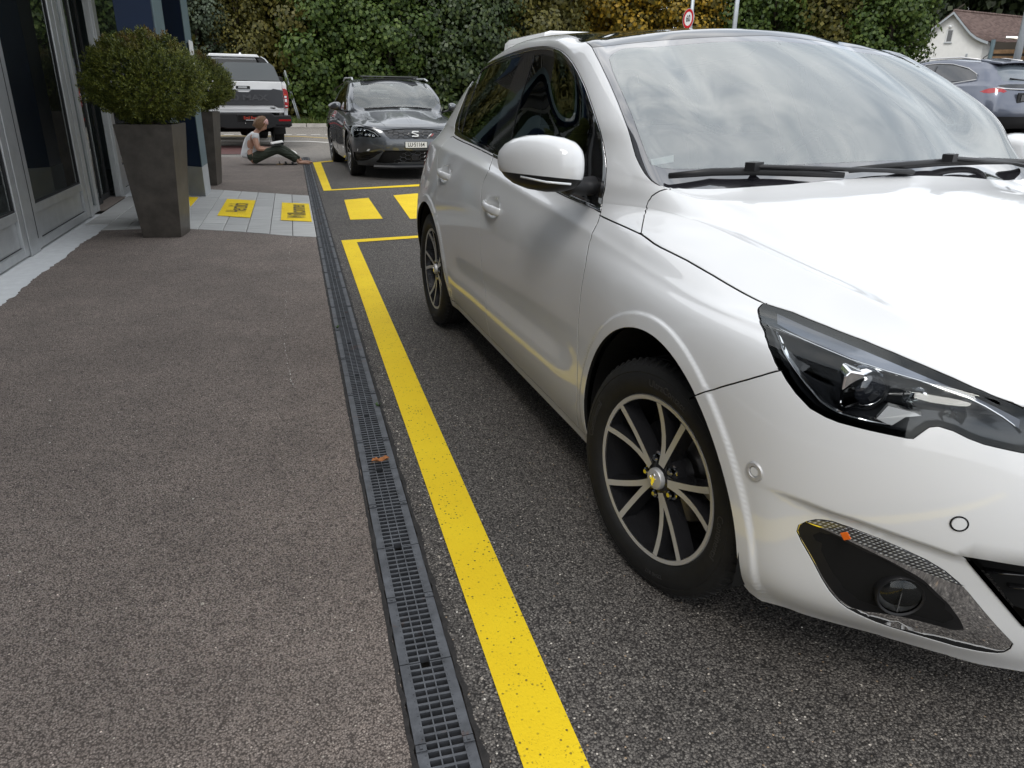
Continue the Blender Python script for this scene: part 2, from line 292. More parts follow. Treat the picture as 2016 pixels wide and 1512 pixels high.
# ------------------------------------------------------------------ smooth car shells
NET=[
[(-0.78,0,0.19),(-0.77,0.18,0.19),(-0.71,0.37,0.19),(-0.61,0.49,0.19),(-0.5,0.6,0.19),(-0.38,0.7,0.19),(-0.2,0.74,0.19),(0,0.75,0.19),(0.3,0.75,0.19),(0.55,0.75,0.19),(0.7,0.75,0.19),(1.0,0.75,0.19),(1.3,0.75,0.19),(1.65,0.75,0.19),(2.05,0.75,0.19),(2.45,0.75,0.19),(2.75,0.75,0.2),(2.98,0.74,0.21),(3.15,0.66,0.23),(3.24,0.5,0.24),(3.28,0.28,0.24),(3.29,0,0.24)],
[(-0.835,0,0.2),(-0.825,0.2,0.2),(-0.765,0.4,0.2),(-0.665,0.53,0.2),(-0.54,0.65,0.2),(-0.4,0.782,0.2),(-0.2,0.845,0.2),(0,0.85,0.2),(0.3,0.85,0.2),(0.55,0.845,0.2),(0.7,0.845,0.2),(1.0,0.845,0.2),(1.3,0.845,0.2),(1.65,0.845,0.2),(2.05,0.845,0.2),(2.45,0.845,0.2),(2.75,0.84,0.21),(3.0,0.82,0.22),(3.2,0.72,0.24),(3.3,0.55,0.25),(3.35,0.3,0.25),(3.36,0,0.25)],
[(-0.865,0,0.29),(-0.855,0.2,0.29),(-0.805,0.42,0.29),(-0.72,0.56,0.29),(-0.6,0.7,0.29),(-0.43,0.835,0.29),(-0.2,0.875,0.29),(0,0.885,0.29),(0.3,0.88,0.29),(0.55,0.872,0.29),(0.7,0.87,0.29),(1.0,0.87,0.29),(1.3,0.87,0.29),(1.65,0.87,0.29),(2.05,0.87,0.29),(2.45,0.875,0.29),(2.75,0.87,0.29),(3.02,0.845,0.3),(3.23,0.74,0.31),(3.33,0.56,0.32),(3.385,0.3,0.32),(3.395,0,0.32)],
[(-0.88,0,0.4),(-0.872,0.2,0.4),(-0.83,0.43,0.4),(-0.75,0.58,0.4),(-0.63,0.72,0.4),(-0.45,0.85,0.4),(-0.2,0.892,0.4),(0,0.9,0.4),(0.3,0.893,0.4),(0.55,0.887,0.4),(0.7,0.887,0.4),(1.0,0.887,0.4),(1.3,0.888,0.4),(1.65,0.889,0.4),(2.05,0.89,0.4),(2.45,0.897,0.4),(2.75,0.893,0.4),(3.03,0.86,0.41),(3.25,0.75,0.42),(3.35,0.57,0.43),(3.4,0.3,0.43),(3.41,0,0.43)],
[(-0.885,0,0.54),(-0.878,0.2,0.54),(-0.84,0.44,0.54),(-0.765,0.6,0.54),(-0.65,0.735,0.54),(-0.45,0.865,0.54),(-0.2,0.9,0.54),(0,0.905,0.54),(0.3,0.898,0.54),(0.55,0.888,0.54),(0.7,0.887,0.54),(1.0,0.887,0.54),(1.3,0.887,0.54),(1.65,0.889,0.54),(2.05,0.892,0.54),(2.45,0.903,0.54),(2.75,0.9,0.54),(3.04,0.87,0.54),(3.26,0.76,0.54),(3.36,0.58,0.54),(3.41,0.3,0.54),(3.42,0,0.54)],
[(-0.86,0,0.66),(-0.852,0.2,0.66),(-0.815,0.44,0.665),(-0.75,0.6,0.67),(-0.64,0.735,0.68),(-0.44,0.862,0.685),(-0.2,0.898,0.69),(0,0.905,0.69),(0.3,0.897,0.69),(0.55,0.886,0.69),(0.7,0.886,0.69),(1.0,0.886,0.69),(1.3,0.886,0.69),(1.65,0.886,0.69),(2.05,0.89,0.69),(2.45,0.9,0.69),(2.75,0.895,0.69),(3.03,0.865,0.68),(3.24,0.76,0.68),(3.33,0.58,0.68),(3.375,0.3,0.68),(3.385,0,0.68)],
[(-0.825,0,0.725),(-0.818,0.2,0.727),(-0.785,0.42,0.735),(-0.725,0.595,0.75),(-0.625,0.715,0.765),(-0.43,0.835,0.78),(-0.2,0.872,0.785),(0,0.88,0.785),(0.3,0.88,0.79),(0.55,0.874,0.79),(0.7,0.874,0.79),(1.0,0.875,0.8),(1.3,0.876,0.81),(1.65,0.878,0.82),(2.05,0.88,0.83),(2.45,0.882,0.83),(2.75,0.868,0.83),(3.02,0.835,0.82),(3.22,0.74,0.81),(3.29,0.58,0.8),(3.33,0.3,0.8),(3.34,0,0.8)],
[(-0.8,0,0.752),(-0.792,0.2,0.755),(-0.76,0.41,0.765),(-0.705,0.59,0.785),(-0.61,0.69,0.8),(-0.42,0.79,0.818),(-0.2,0.832,0.822),(0,0.842,0.828),(0.3,0.842,0.852),(0.5,0.842,0.868),(0.68,0.843,0.881),(1.0,0.845,0.905),(1.3,0.846,0.927),(1.65,0.845,0.95),(2.05,0.842,0.972),(2.45,0.836,0.985),(2.75,0.82,0.99),(3.0,0.785,0.98),(3.17,0.69,0.95),(3.24,0.55,0.93),(3.28,0.3,0.93),(3.29,0,0.93)],
[(-0.765,0,0.787),(-0.757,0.2,0.788),(-0.725,0.4,0.797),(-0.67,0.565,0.81),(-0.575,0.655,0.826),(-0.4,0.722,0.832),(-0.2,0.757,0.847),(0,0.778,0.873),(0.3,0.792,0.91),(0.49,0.8,0.917),(0.67,0.806,0.929),(1.0,0.8,0.952),(1.3,0.8,0.976),(1.65,0.797,1.0),(2.05,0.787,1.028),(2.45,0.772,1.05),(2.75,0.76,1.06),(2.97,0.715,1.055),(3.12,0.62,1.03),(3.19,0.5,1.01),(3.23,0.3,1.005),(3.24,0,1.005)],
[(-0.68,0,0.825),(-0.675,0.18,0.825),(-0.65,0.36,0.83),(-0.62,0.51,0.832),(-0.54,0.597,0.85),(-0.4,0.628,0.877),(-0.19,0.64,0.9),(0,0.655,0.923),(0.24,0.675,0.949),(0.44,0.75,0.962),(0.665,0.803,0.955),(1.02,0.79,0.985),(1.31,0.79,1.01),(1.65,0.785,1.035),(2.05,0.773,1.062),(2.43,0.758,1.085),(2.72,0.742,1.105),(2.93,0.695,1.105),(3.07,0.6,1.075),(3.14,0.48,1.06),(3.18,0.28,1.055),(3.19,0,1.055)],
[(-0.4,0,0.905),(-0.4,0.13,0.904),(-0.39,0.26,0.9),(-0.37,0.38,0.895),(-0.33,0.47,0.89),(-0.26,0.53,0.893),(-0.12,0.57,0.907),(0.06,0.6,0.928),(0.25,0.655,0.958),(0.425,0.738,0.985),(0.665,0.8,0.985),(1.05,0.775,1.035),(1.33,0.772,1.06),(1.66,0.766,1.085),(2.04,0.752,1.11),(2.4,0.735,1.135),(2.68,0.718,1.16),(2.88,0.67,1.165),(3.01,0.58,1.14),(3.08,0.46,1.13),(3.12,0.27,1.125),(3.13,0,1.125)],
[(-0.08,0,0.98),(-0.075,0.12,0.979),(-0.06,0.23,0.976),(-0.04,0.33,0.972),(0,0.41,0.967),(0.05,0.48,0.964),(0.12,0.53,0.965),(0.22,0.57,0.972),(0.31,0.645,0.99),(0.42,0.735,1.012),(0.67,0.796,1.02),(1.04,0.765,1.09),(1.36,0.75,1.12),(1.67,0.744,1.145),(2.03,0.73,1.17),(2.36,0.712,1.195),(2.64,0.69,1.22),(2.83,0.645,1.23),(2.95,0.56,1.21),(3.01,0.45,1.2),(3.05,0.26,1.2),(3.06,0,1.2)],
[(0.24,0,1.052),(0.24,0.1,1.05),(0.25,0.2,1.047),(0.27,0.3,1.042),(0.29,0.38,1.036),(0.32,0.46,1.028),(0.345,0.54,1.02),(0.365,0.615,1.015),(0.385,0.675,1.022),(0.45,0.733,1.056),(0.7,0.788,1.085),(1.08,0.75,1.15),(1.4,0.722,1.19),(1.69,0.716,1.215),(2.02,0.7,1.24),(2.33,0.68,1.265),(2.6,0.655,1.29),(2.78,0.61,1.295),(2.9,0.53,1.275),(2.96,0.43,1.27),(3.0,0.25,1.27),(3.01,0,1.27)],
[(0.59,0,1.28),(0.592,0.11,1.279),(0.6,0.22,1.276),(0.615,0.32,1.271),(0.635,0.41,1.266),(0.625,0.5,1.262),(0.62,0.57,1.257),(0.625,0.63,1.25),(0.635,0.683,1.244),(0.65,0.735,1.237),(0.785,0.772,1.215),(1.2,0.69,1.28),(1.45,0.683,1.305),(1.72,0.676,1.32),(2.01,0.662,1.335),(2.29,0.645,1.34),(2.53,0.62,1.345),(2.7,0.575,1.35),(2.82,0.5,1.345),(2.88,0.4,1.345),(2.92,0.24,1.345),(2.93,0,1.345)],
[(0.95,0,1.466),(0.953,0.1,1.465),(0.96,0.2,1.461),(0.975,0.3,1.452),(0.99,0.38,1.443),(0.97,0.465,1.434),(0.965,0.535,1.426),(0.965,0.58,1.42),(0.965,0.625,1.414),(0.972,0.668,1.407),(1.065,0.7,1.385),(1.28,0.674,1.408),(1.5,0.652,1.425),(1.74,0.641,1.43),(2.0,0.627,1.425),(2.25,0.615,1.41),(2.47,0.595,1.4),(2.62,0.55,1.4),(2.74,0.48,1.4),(2.8,0.38,1.402),(2.84,0.22,1.405),(2.85,0,1.405)],
[(1.08,0,1.49),(1.083,0.09,1.489),(1.09,0.18,1.486),(1.1,0.27,1.48),(1.11,0.34,1.474),(1.12,0.41,1.467),(1.13,0.46,1.461),(1.14,0.5,1.456),(1.15,0.54,1.45),(1.08,0.612,1.441),(1.17,0.636,1.44),(1.34,0.626,1.464),(1.55,0.608,1.475),(1.76,0.6,1.48),(2.0,0.59,1.472),(2.22,0.58,1.452),(2.41,0.555,1.435),(2.54,0.51,1.432),(2.65,0.44,1.432),(2.71,0.35,1.435),(2.75,0.2,1.438),(2.76,0,1.44)],
[(1.28,0,1.512),(1.285,0.07,1.511),(1.29,0.13,1.509),(1.3,0.19,1.506),(1.31,0.24,1.503),(1.315,0.28,1.5),(1.325,0.31,1.498),(1.335,0.335,1.496),(1.35,0.36,1.494),(1.365,0.38,1.493),(1.4,0.4,1.494),(1.5,0.4,1.499),(1.63,0.4,1.503),(1.8,0.4,1.504),(2.0,0.39,1.498),(2.17,0.38,1.487),(2.31,0.36,1.476),(2.4,0.32,1.472),(2.47,0.27,1.472),(2.51,0.21,1.472),(2.54,0.12,1.473),(2.55,0,1.475)],
[(1.55,0,1.52),(1.555,0,1.52),(1.56,0,1.52),(1.57,0,1.52),(1.575,0,1.52),(1.58,0,1.52),(1.585,0,1.52),(1.59,0,1.52),(1.6,0,1.52),(1.61,0,1.52),(1.63,0,1.52),(1.68,0,1.52),(1.75,0,1.52),(1.85,0,1.518),(1.97,0,1.513),(2.07,0,1.508),(2.15,0,1.503),(2.2,0,1.5),(2.24,0,1.498),(2.26,0,1.497),(2.28,0,1.496),(2.3,0,1.495)],
]
def expand(net,tight):
    out=[]
    n=len(net)
    for i in range(n):
        if i in tight:
            t=tight[i]
            out.append(net[i]+(net[i-1]-net[i])*t); out.append(net[i]); out.append(net[i]+(net[i+1]-net[i])*t)
        else: out.append(net[i])
    return np.array(out)
FLIP=np.array([1,-1,1.])
def ghost(N):
    top=N[-2]*FLIP; bot=2*N[0]-N[1]
    N=np.concatenate([bot[None],N,top[None]],0)
    l=N[:,1]*FLIP; r=N[:,-2]*FLIP
    return np.concatenate([l[:,None],N,r[:,None]],1)
def interp_net(N,it=3):
    D=N.copy();Q=N.copy()
    k=np.array([1,4,1])/6.
    for _ in range(it):
        g=ghost(Q)
        a=sum(k[i]*g[i:i+len(Q)] for i in range(3))
        s=sum(k[i]*a[:,i:i+Q.shape[1]] for i in range(3))
        Q=Q+(D-s)*.8
        Q[:,0,1]=0;Q[:,-1,1]=0;Q[-1,:,1]=0
    return ghost(Q)
def bas(t):
    return np.stack([(1-t)**3,3*t**3-6*t**2+4,-3*t**3+3*t**2+3*t+1,t**3],-1)/6
def dbas(t):
    return np.stack([-(1-t)**2,3*t**2-4*t,-3*t**2+2*t+1,t**2],-1)/2
def fair(N):
    # side glass: one even tumblehome from belt to roof rail
    N=np.array(N,float)
    for c in range(11,17):
        xb,yb,zb=N[8,c]; xt,yt,zt=N[14,c]
        for r in range(9,14):
            b=np.array([np.interp(N[r,c,0],N[8,9:18,0],N[8,9:18,k]) for k in (1,2)]); t=np.array([np.interp(N[r,c,0],N[14,9:19,0],N[14,9:19,k]) for k in (1,2)])
            q=(N[r,c,2]-b[1])/(t[1]-b[1]); y=b[0]+(t[0]-b[0])*(q*.80+.20*q*q)
            w={11:.8,16:.5}.get(c,1.)
            N[r,c,1]+= (y-N[r,c,1])*w
    return N
NET=fair(NET)
class Surf:
    x0, x1, zc = -.35, 2.6, .62
    def __init__(s,net,tight,it=3):
        N=expand(np.array(net,float),tight); s.nv,s.nu=N.shape[:2]; s.G=interp_net(N,it)
    def ev(s,u,v,der=False):
        u=np.clip(np.asarray(u,float),0,s.nu-1-1e-9); v=np.clip(np.asarray(v,float),0,s.nv-1-1e-9)
        iu=np.floor(u).astype(int); iv=np.floor(v).astype(int)
        bu=bas(u-iu); bv=bas(v-iv)
        idx=np.arange(4)
        C=s.G[(iv[:,None]+idx)[:,:,None],(iu[:,None]+idx)[:,None,:]]
        P=np.einsum('na,nb,nabc->nc',bv,bu,C)
        if not der: return P
        du=np.einsum('na,nb,nabc->nc',bv,dbas(u-iu),C); dv=np.einsum('na,nb,nabc->nc',dbas(v-iv),bu,C)
        n=np.cross(dv,du); n/=np.linalg.norm(n,axis=1)[:,None]+1e-12
        return P,n
TIGHT={1:.25,7:.30,9:.22,12:.45}
CUR={'doorfront':[(9.5,12.21),(9.45,12.02),(9.32,11.48),(9.26,10.94),(9.19,9.89),(9.07,9.02),(8.88,8.5),(8.75,8.11),(8.71,7.89),(8.69,7.51),(8.7,7.21),(8.71,6.84),(8.72,6.42),(8.71,6.0),(8.68,5.45),(8.68,5.07),(8.69,4.8),(8.75,4.31),(8.81,3.89),(8.86,3.21),(8.76,3.26)],'doormid':[(13.16,12.53),(13.13,11.99),(13.07,11.59),(12.92,10.68),(12.93,9.62),(12.97,9.11),(12.98,8.71),(12.96,8.41),(12.93,8.22),(12.87,7.86),(12.86,7.69),(12.84,7.38),(12.83,6.76),(12.82,6.46),(12.8,6.16),(12.76,5.86),(12.66,5.23),(12.63,5.06),(12.62,4.86),(12.68,3.27)],'doorrear':[(15.1,11.95),(15.22,11.75),(15.28,11.41),(15.29,10.98),(15.25,10.11),(15.32,9.43),(15.32,9.04),(15.23,8.76),(15.13,8.53),(14.97,8.14),(14.9,7.96),(14.86,7.78),(14.86,7.54),(14.88,7.3),(14.87,7.11),(14.85,6.93),(14.79,6.77),(14.76,6.4),(14.46,5.3),(14.36,4.12),(14.46,3.27)],'doorbot':[(8.21,3.24),(8.76,3.26),(10.7,3.27),(12.68,3.27),(14.53,3.27)],'hoodA':[(7.99,18.92),(8.07,18.85),(8.53,17.58),(8.7,17.16),(8.79,16.85),(8.86,16.52),(8.89,15.93),(8.85,15.21),(8.77,13.29),(8.61,12.79),(8.44,12.51),(8.28,12.28),(8.15,12.09),(8.06,11.93)],'hoodside':[(8.06,11.94),(7.76,11.85),(7.65,11.85),(7.26,11.93),(6.85,11.94),(6.28,11.91),(5.94,11.9),(5.59,12.02),(5.18,12.01),(4.74,11.94),(4.42,11.77),(4.11,11.51),(3.8,11.19),(3.47,10.69),(3.22,9.91),(3.04,9.27),(2.46,10.28),(1.76,11.13),(0.99,11.38),(-0.0,11.36)],'seamA':[(9.47,12.0),(8.6,11.93),(8.32,11.92),(8.21,11.92),(8.02,11.93)],'bumpseam':[(6.1,6.53),(5.75,6.89),(5.53,7.14),(5.39,7.32),(5.27,7.5),(5.1,7.8)],'windtop':[(9.06,22.1),(8.8,22.06),(8.47,22.04),(7.7,22.04),(6.59,22.04),(5.92,22.03),(5.13,22.03),(4.43,22.04),(3.98,22.03),(3.56,22.02),(2.67,22.0),(2.16,21.99),(1.8,21.99),(1.41,21.99),(0.79,22.01),(0.0,22.04)],'windside':[(9.06,22.1),(9.03,21.95),(8.99,21.84),(8.93,21.65),(8.85,21.34),(8.82,21.02),(8.83,20.75),(8.85,20.4),(8.93,19.87),(8.96,19.6),(8.94,19.33),(8.89,19.04),(8.77,18.65),(8.57,18.4),(8.36,18.65),(8.07,18.85)],'windbase':[(8.07,18.85),(7.6,19.0),(6.88,19.01),(6.3,18.97),(5.57,18.93),(4.15,18.91),(3.64,18.91),(2.89,18.94),(1.99,18.98),(1.21,18.99),(0.64,19.0),(0.0,18.97)],'frit':[(-0.0,21.8),(0.03,21.86),(1.13,21.85),(1.7,21.85),(2.51,21.86),(3.65,21.86),(3.98,21.86),(4.34,21.86),(4.71,21.86),(5.11,21.86),(5.53,21.88),(6.0,21.89),(6.57,21.9),(7.22,21.87),(7.9,21.8),(8.24,21.72),(8.37,21.49),(8.38,21.37),(8.38,21.26),(8.37,21.11),(8.37,20.95),(8.37,20.83),(8.4,20.55),(8.44,20.36),(8.51,19.77),(8.5,19.59),(8.48,19.51),(8.09,19.54),(7.66,19.56),(7.07,19.56),(6.76,19.55),(5.38,19.49),(3.62,19.45),(2.45,19.44),(0.0,19.44)],'roofblk':[(9.06,22.1),(9.31,22.5),(10.16,23.08),(12.15,23.37),(13.99,23.36),(15.49,23.37),(17.11,23.32),(18.66,23.23),(19.94,23.18),(21.0,23.16)],'chromeO':[(15.32,12.13),(15.46,12.64),(15.6,13.98),(15.75,15.15),(15.89,15.62),(16.0,15.98),(16.21,16.61),(16.32,16.9),(16.47,17.24),(16.77,17.7),(16.74,19.39),(16.7,19.99),(16.74,20.57),(16.63,21.02),(16.59,21.35),(16.47,21.64),(16.43,21.93),(15.79,22.07),(15.34,22.09),(14.99,22.1),(14.68,22.09),(13.92,22.09),(13.21,22.12),(12.73,22.15),(12.03,22.16),(11.54,22.14),(10.97,22.1),(10.72,22.08),(10.51,22.03),(10.34,21.97),(10.2,21.89),(10.11,21.83),(9.94,21.64),(9.84,21.46),(9.79,21.34),(9.76,21.2),(9.72,20.97),(9.7,20.8),(9.68,20.59),(9.66,20.29),(9.65,19.79),(9.66,19.32),(9.67,18.91),(9.67,18.1),(9.69,17.03),(9.69,15.61),(9.67,15.0),(9.65,13.16),(9.59,12.59),(9.52,12.25),(9.78,12.3),(10.11,12.31),(10.5,12.11),(10.87,12.02),(11.17,12.0),(11.5,12.0),(12.35,12.08),(12.98,12.1),(13.37,12.06),(13.79,11.99),(13.93,11.97),(14.11,11.94),(14.48,11.87),(14.89,11.86),(15.11,11.93),(15.32,12.13)],'chromeI':[(15.2,12.3),(15.29,12.88),(15.41,14.62),(15.53,15.28),(15.63,15.71),(15.73,16.05),(15.89,16.66),(15.97,16.95),(16.16,17.73),(16.25,18.24),(16.33,18.8),(16.48,19.43),(16.71,20.08),(16.75,20.61),(16.63,21.02),(16.58,21.33),(16.23,21.58),(15.78,21.71),(15.42,21.8),(14.8,21.88),(14.52,21.89),(14.27,21.9),(13.34,21.94),(12.66,22.0),(12.43,22.01),(12.15,22.02),(11.86,22.02),(11.55,22.01),(11.05,21.98),(10.83,21.97),(10.48,21.88),(10.23,21.76),(10.14,21.69),(10.07,21.61),(10.03,21.55),(9.91,21.32),(9.85,21.1),(9.8,20.86),(9.76,20.55),(9.74,20.24),(9.72,19.73),(9.73,19.07),(9.73,18.44),(9.74,17.28),(9.75,16.98),(9.76,16.0),(9.75,15.59),(9.74,15.01),(9.72,13.18),(9.67,12.59),(10.09,12.8),(10.57,12.45),(10.95,12.32),(11.27,12.29),(11.61,12.29),(12.34,12.35),(13.1,12.36),(13.51,12.31),(13.94,12.22),(14.3,12.13),(14.71,12.09),(15.08,12.15),(15.2,12.3)],'paneR':[(14.77,12.59),(14.51,12.58),(14.05,12.6),(13.84,12.65),(13.63,12.7),(13.29,12.73),(13.29,14.93),(13.3,15.63),(13.31,16.06),(13.32,16.43),(13.31,16.74),(13.29,17.54),(13.27,18.73),(13.25,20.03),(13.23,20.72),(13.21,21.17),(13.19,21.52),(13.15,21.87),(13.74,21.8),(14.54,21.75),(15.0,21.76),(15.56,21.75),(16.21,21.59),(16.35,21.24),(16.04,20.74),(15.73,19.97),(15.55,19.19),(15.37,17.76),(15.28,17.19),(15.19,16.76),(14.99,16.03),(14.9,15.59),(14.82,14.83),(14.77,12.59)],'paneQ':[(14.94,12.73),(15.17,15.14),(15.31,15.64),(15.44,16.0),(15.7,16.63),(15.83,16.96),(15.98,17.47),(16.11,18.15),(16.24,18.94),(16.77,19.96),(16.71,20.76),(16.58,21.32),(16.53,20.9),(16.18,20.26),(15.98,19.44),(15.86,18.69),(15.76,18.03),(15.65,17.43),(15.52,16.98),(15.27,16.29),(15.15,15.96),(15.03,15.56),(14.93,14.91),(14.85,12.77),(14.94,12.73)],'paneF':[(12.42,21.83),(11.95,21.85),(11.65,21.83),(11.08,21.8),(10.76,21.77),(10.51,21.72),(10.33,21.65),(10.2,21.57),(10.12,21.49),(9.99,21.21),(9.91,20.88),(9.88,20.74),(9.85,20.42),(9.88,20.19),(10.03,19.35),(10.08,19.0),(10.11,18.5),(10.15,17.4),(10.14,15.79),(10.23,15.34),(10.34,14.46),(10.76,14.33),(11.18,13.56),(11.84,13.26),(12.6,13.17),(12.61,15.09),(12.61,15.64),(12.62,16.65),(12.61,17.0),(12.59,18.02),(12.56,19.2),(12.54,20.02),(12.5,20.73),(12.49,20.97),(12.47,21.33),(12.42,21.83)],'headlow':[(5.93,11.94),(5.95,11.86),(5.92,11.66),(5.89,11.55),(5.79,11.26),(5.69,10.86),(5.59,10.12),(5.45,8.9),(5.33,8.34),(5.2,7.93),(5.05,7.61),(4.94,7.43),(4.8,7.26),(4.67,7.2),(4.57,7.18),(4.35,7.19),(4.07,7.22),(4.02,7.24),(3.92,7.51),(3.85,7.57),(3.72,7.55),(3.58,7.47),(3.43,7.42),(3.06,7.39),(2.34,7.51),(1.99,7.56),(1.9,8.25),(1.85,10.83)],'fogO':[(4.79,5.36),(4.78,5.48),(4.72,5.58),(4.65,5.66),(4.6,5.69),(4.52,5.72),(4.37,5.71),(4.13,5.66),(3.96,5.6),(3.72,5.5),(3.54,5.38),(3.4,5.24),(3.27,5.07),(2.98,4.64),(2.7,4.24),(2.64,4.14),(2.63,3.97),(2.66,3.78),(2.71,3.7),(2.81,3.63),(2.91,3.59),(3.12,3.56),(3.8,3.74),(3.94,3.81),(4.12,3.96),(4.22,4.06),(4.3,4.18),(4.41,4.4),(4.51,4.64),(4.6,4.87),(4.74,5.2),(4.79,5.36)],'fogB':[(4.78,5.37),(4.77,5.47),(4.73,5.55),(4.62,5.48),(4.45,5.43),(4.27,5.36),(4.01,5.24),(3.77,5.1),(3.68,5.03),(3.6,4.94),(3.37,4.64),(3.22,4.35),(3.17,4.21),(3.13,4.08),(3.21,3.99),(3.26,3.98),(3.38,4.01),(3.64,4.04),(4.06,4.02),(4.15,4.05),(4.19,4.08),(4.32,4.26),(4.43,4.49),(4.5,4.65),(4.62,4.95),(4.76,5.28),(4.78,5.37)],'drl':[(4.72,5.57),(4.65,5.65),(4.6,5.68),(4.52,5.71),(4.37,5.7),(4.13,5.65),(3.92,5.57),(3.72,5.48),(3.53,5.36),(3.41,5.22),(3.32,5.18),(3.46,5.17),(3.64,5.18),(4.0,5.3),(4.22,5.4),(4.37,5.45),(4.52,5.5),(4.72,5.57)],'grille':[(0.0,5.54),(0.99,5.56),(1.41,5.59),(2.89,5.74),(3.22,5.75),(3.46,5.74),(3.32,5.54),(3.12,5.27),(2.88,4.94),(2.65,4.62),(1.5,4.17),(0.98,3.99),(-0.0,3.97)],'ugrille':[(0.0,8.01),(1.0,7.98),(1.67,8.05),(1.4,6.61),(0.99,6.26),(0.0,6.23)],'lip':[(5.6,4.68),(5.43,4.56),(5.4,4.19),(5.32,3.86),(5.3,3.72),(5.26,3.37),(5.2,2.8),(5.15,2.54),(5.11,2.39),(5.01,2.23),(4.86,2.33),(4.76,2.37),(4.71,2.3),(4.62,2.05),(4.52,2.0),(3.82,2.27),(3.76,1.75),(3.42,1.91),(3.08,2.25),(3.01,1.62),(2.72,2.1),(2.58,2.43),(2.44,2.57),(2.3,2.61),(1.84,3.3),(1.23,3.26),(0.0,3.23)],'lipin':[(5.38,3.85),(5.32,0.28)],'bcrease':[(5.04,5.92),(4.89,5.93),(4.74,5.93),(4.5,5.91),(4.36,5.91),(4.22,5.89),(4.01,5.85),(3.74,5.8),(3.49,5.74)],'tlamp':[(16.78,10.38),(17.41,10.25),(18.29,9.61),(19.26,9.31),(19.59,8.49),(19.49,7.96),(18.59,7.87),(17.36,7.83),(16.89,8.28),(16.78,10.38)],'rglass':[(21.0,16.17),(19.95,16.15),(18.93,16.11),(18.29,16.13),(18.0,19.81),(18.67,21.77),(20.11,21.83),(21.0,21.82)]}
SEED={'hood':(4.51,17.17),'wclear':(3.36,20.84),'frit':(8.64,21.41),'roof':(11.33,24.28),'fender':(7.47,7.63),'bumper':(4.69,6.3),'fdoor':(10.72,6.59),'rdoor':(13.72,6.8),'shell':(9.24,17.98),'chrome':(11.55,22.07),'surround':(12.98,19.32),'paneF':(10.66,20.8),'paneR':(13.91,17.29),'paneQ':(15.58,16.48),'head':(4.65,7.86),'fogchrome':(3.07,4.55),'fogB':(4.61,5.04),'drl':(3.9,5.43),'grille':(0.76,4.84),'ugrille':(0.76,6.99),'tlamp':(17.8,8.74),'rglass':(20.21,19.38),'lipbelow':(4.22,0.79),'archF':(6.98,4.99),'archR':(15.54,5.0)}
PT={'s1':(-0.404,0.876,0.548),'s2':(-0.71,0.675,0.569),'proj':(-0.539,0.775,0.778),'reflL':(-0.506,0.797,0.775),'t1':(-0.603,0.723,0.779),'t2':(-0.659,0.686,0.759),'chin':(-0.609,0.749,0.726),'foglamp':(-0.644,0.689,0.353),'amber':(-0.578,0.787,0.481),'wl0':(0.406,0.675,1.041),'wl1':(0.343,0.437,1.051),'wl2':(0.245,0.202,1.046),'wa1':(0.285,0.326,1.046),'wr0':(0.262,0.175,1.057),'wr1':(0.136,0.0,1.025),'wr2':(0.021,0.0,1.003),'stick':(0.438,0.68,1.069)}
WP={'lb':[(0.403,0.677,1.038),(0.383,0.545,1.048),(0.343,0.437,1.051),(0.288,0.323,1.049),(0.241,0.208,1.044)],'la':[(0.346,0.435,1.053),(0.299,0.333,1.052),(0.252,0.197,1.05),(0.234,0.069,1.05),(0.238,-0.026,1.052)],'rb':[(0.258,0.178,1.054),(0.26,0.03,1.063),(0.282,-0.158,1.069),(0.364,-0.437,1.065),(0.422,-0.691,1.055)],'ra':[(0.29,-0.2,1.069),(0.331,-0.38,1.06),(0.405,-0.598,1.051),(0.412,-0.686,1.046)],'sens':[(0.889,0.073,1.436),(0.819,0.167,1.397),(0.75,0.161,1.362),(0.74,0.049,1.361),(0.76,-0.002,1.372),(0.833,0.006,1.41),(0.887,0.012,1.436)],'stick':[(0.467,0.695,1.095),(0.467,0.622,1.106),(0.451,0.629,1.088),(0.45,0.699,1.079)],'mir':[(0.742,-0.024,1.363),(0.787,-0.285,1.367),(0.677,-0.244,1.315),(0.635,-0.059,1.304)]}
HL={'hl_top':[(-0.272,0.791,0.828),(-0.293,0.793,0.826),(-0.323,0.79,0.825),(-0.402,0.778,0.82),(-0.483,0.761,0.813),(-0.516,0.749,0.809),(-0.544,0.735,0.806),(-0.594,0.703,0.802),(-0.657,0.661,0.788),(-0.68,0.643,0.779),(-0.703,0.623,0.764),(-0.715,0.612,0.754),(-0.725,0.603,0.741)],'hl_left':[(-0.285,0.792,0.827),(-0.327,0.814,0.821),(-0.379,0.832,0.798),(-0.419,0.838,0.776),(-0.456,0.835,0.754),(-0.49,0.827,0.732),(-0.508,0.82,0.724),(-0.526,0.811,0.719),(-0.546,0.799,0.718),(-0.597,0.762,0.718)],'chin':[(-0.584,0.758,0.753),(-0.62,0.729,0.75),(-0.628,0.723,0.747),(-0.612,0.742,0.739),(-0.601,0.759,0.718),(-0.578,0.773,0.726)],'hl_band':[(-0.254,0.76,0.839),(-0.33,0.75,0.833),(-0.479,0.723,0.823),(-0.534,0.709,0.817),(-0.566,0.698,0.812),(-0.611,0.68,0.804),(-0.651,0.66,0.795),(-0.686,0.633,0.78),(-0.716,0.6,0.762)],'hl_band2':[(-0.283,0.779,0.831),(-0.337,0.776,0.826),(-0.407,0.767,0.822),(-0.468,0.754,0.817),(-0.537,0.731,0.81),(-0.58,0.71,0.804),(-0.632,0.679,0.794),(-0.656,0.663,0.787),(-0.691,0.636,0.771),(-0.722,0.603,0.749)]}
def sstep(a, b, x): t = np.clip((x-a)/(b-a), 0, 1); return t*t*(3-2*t)
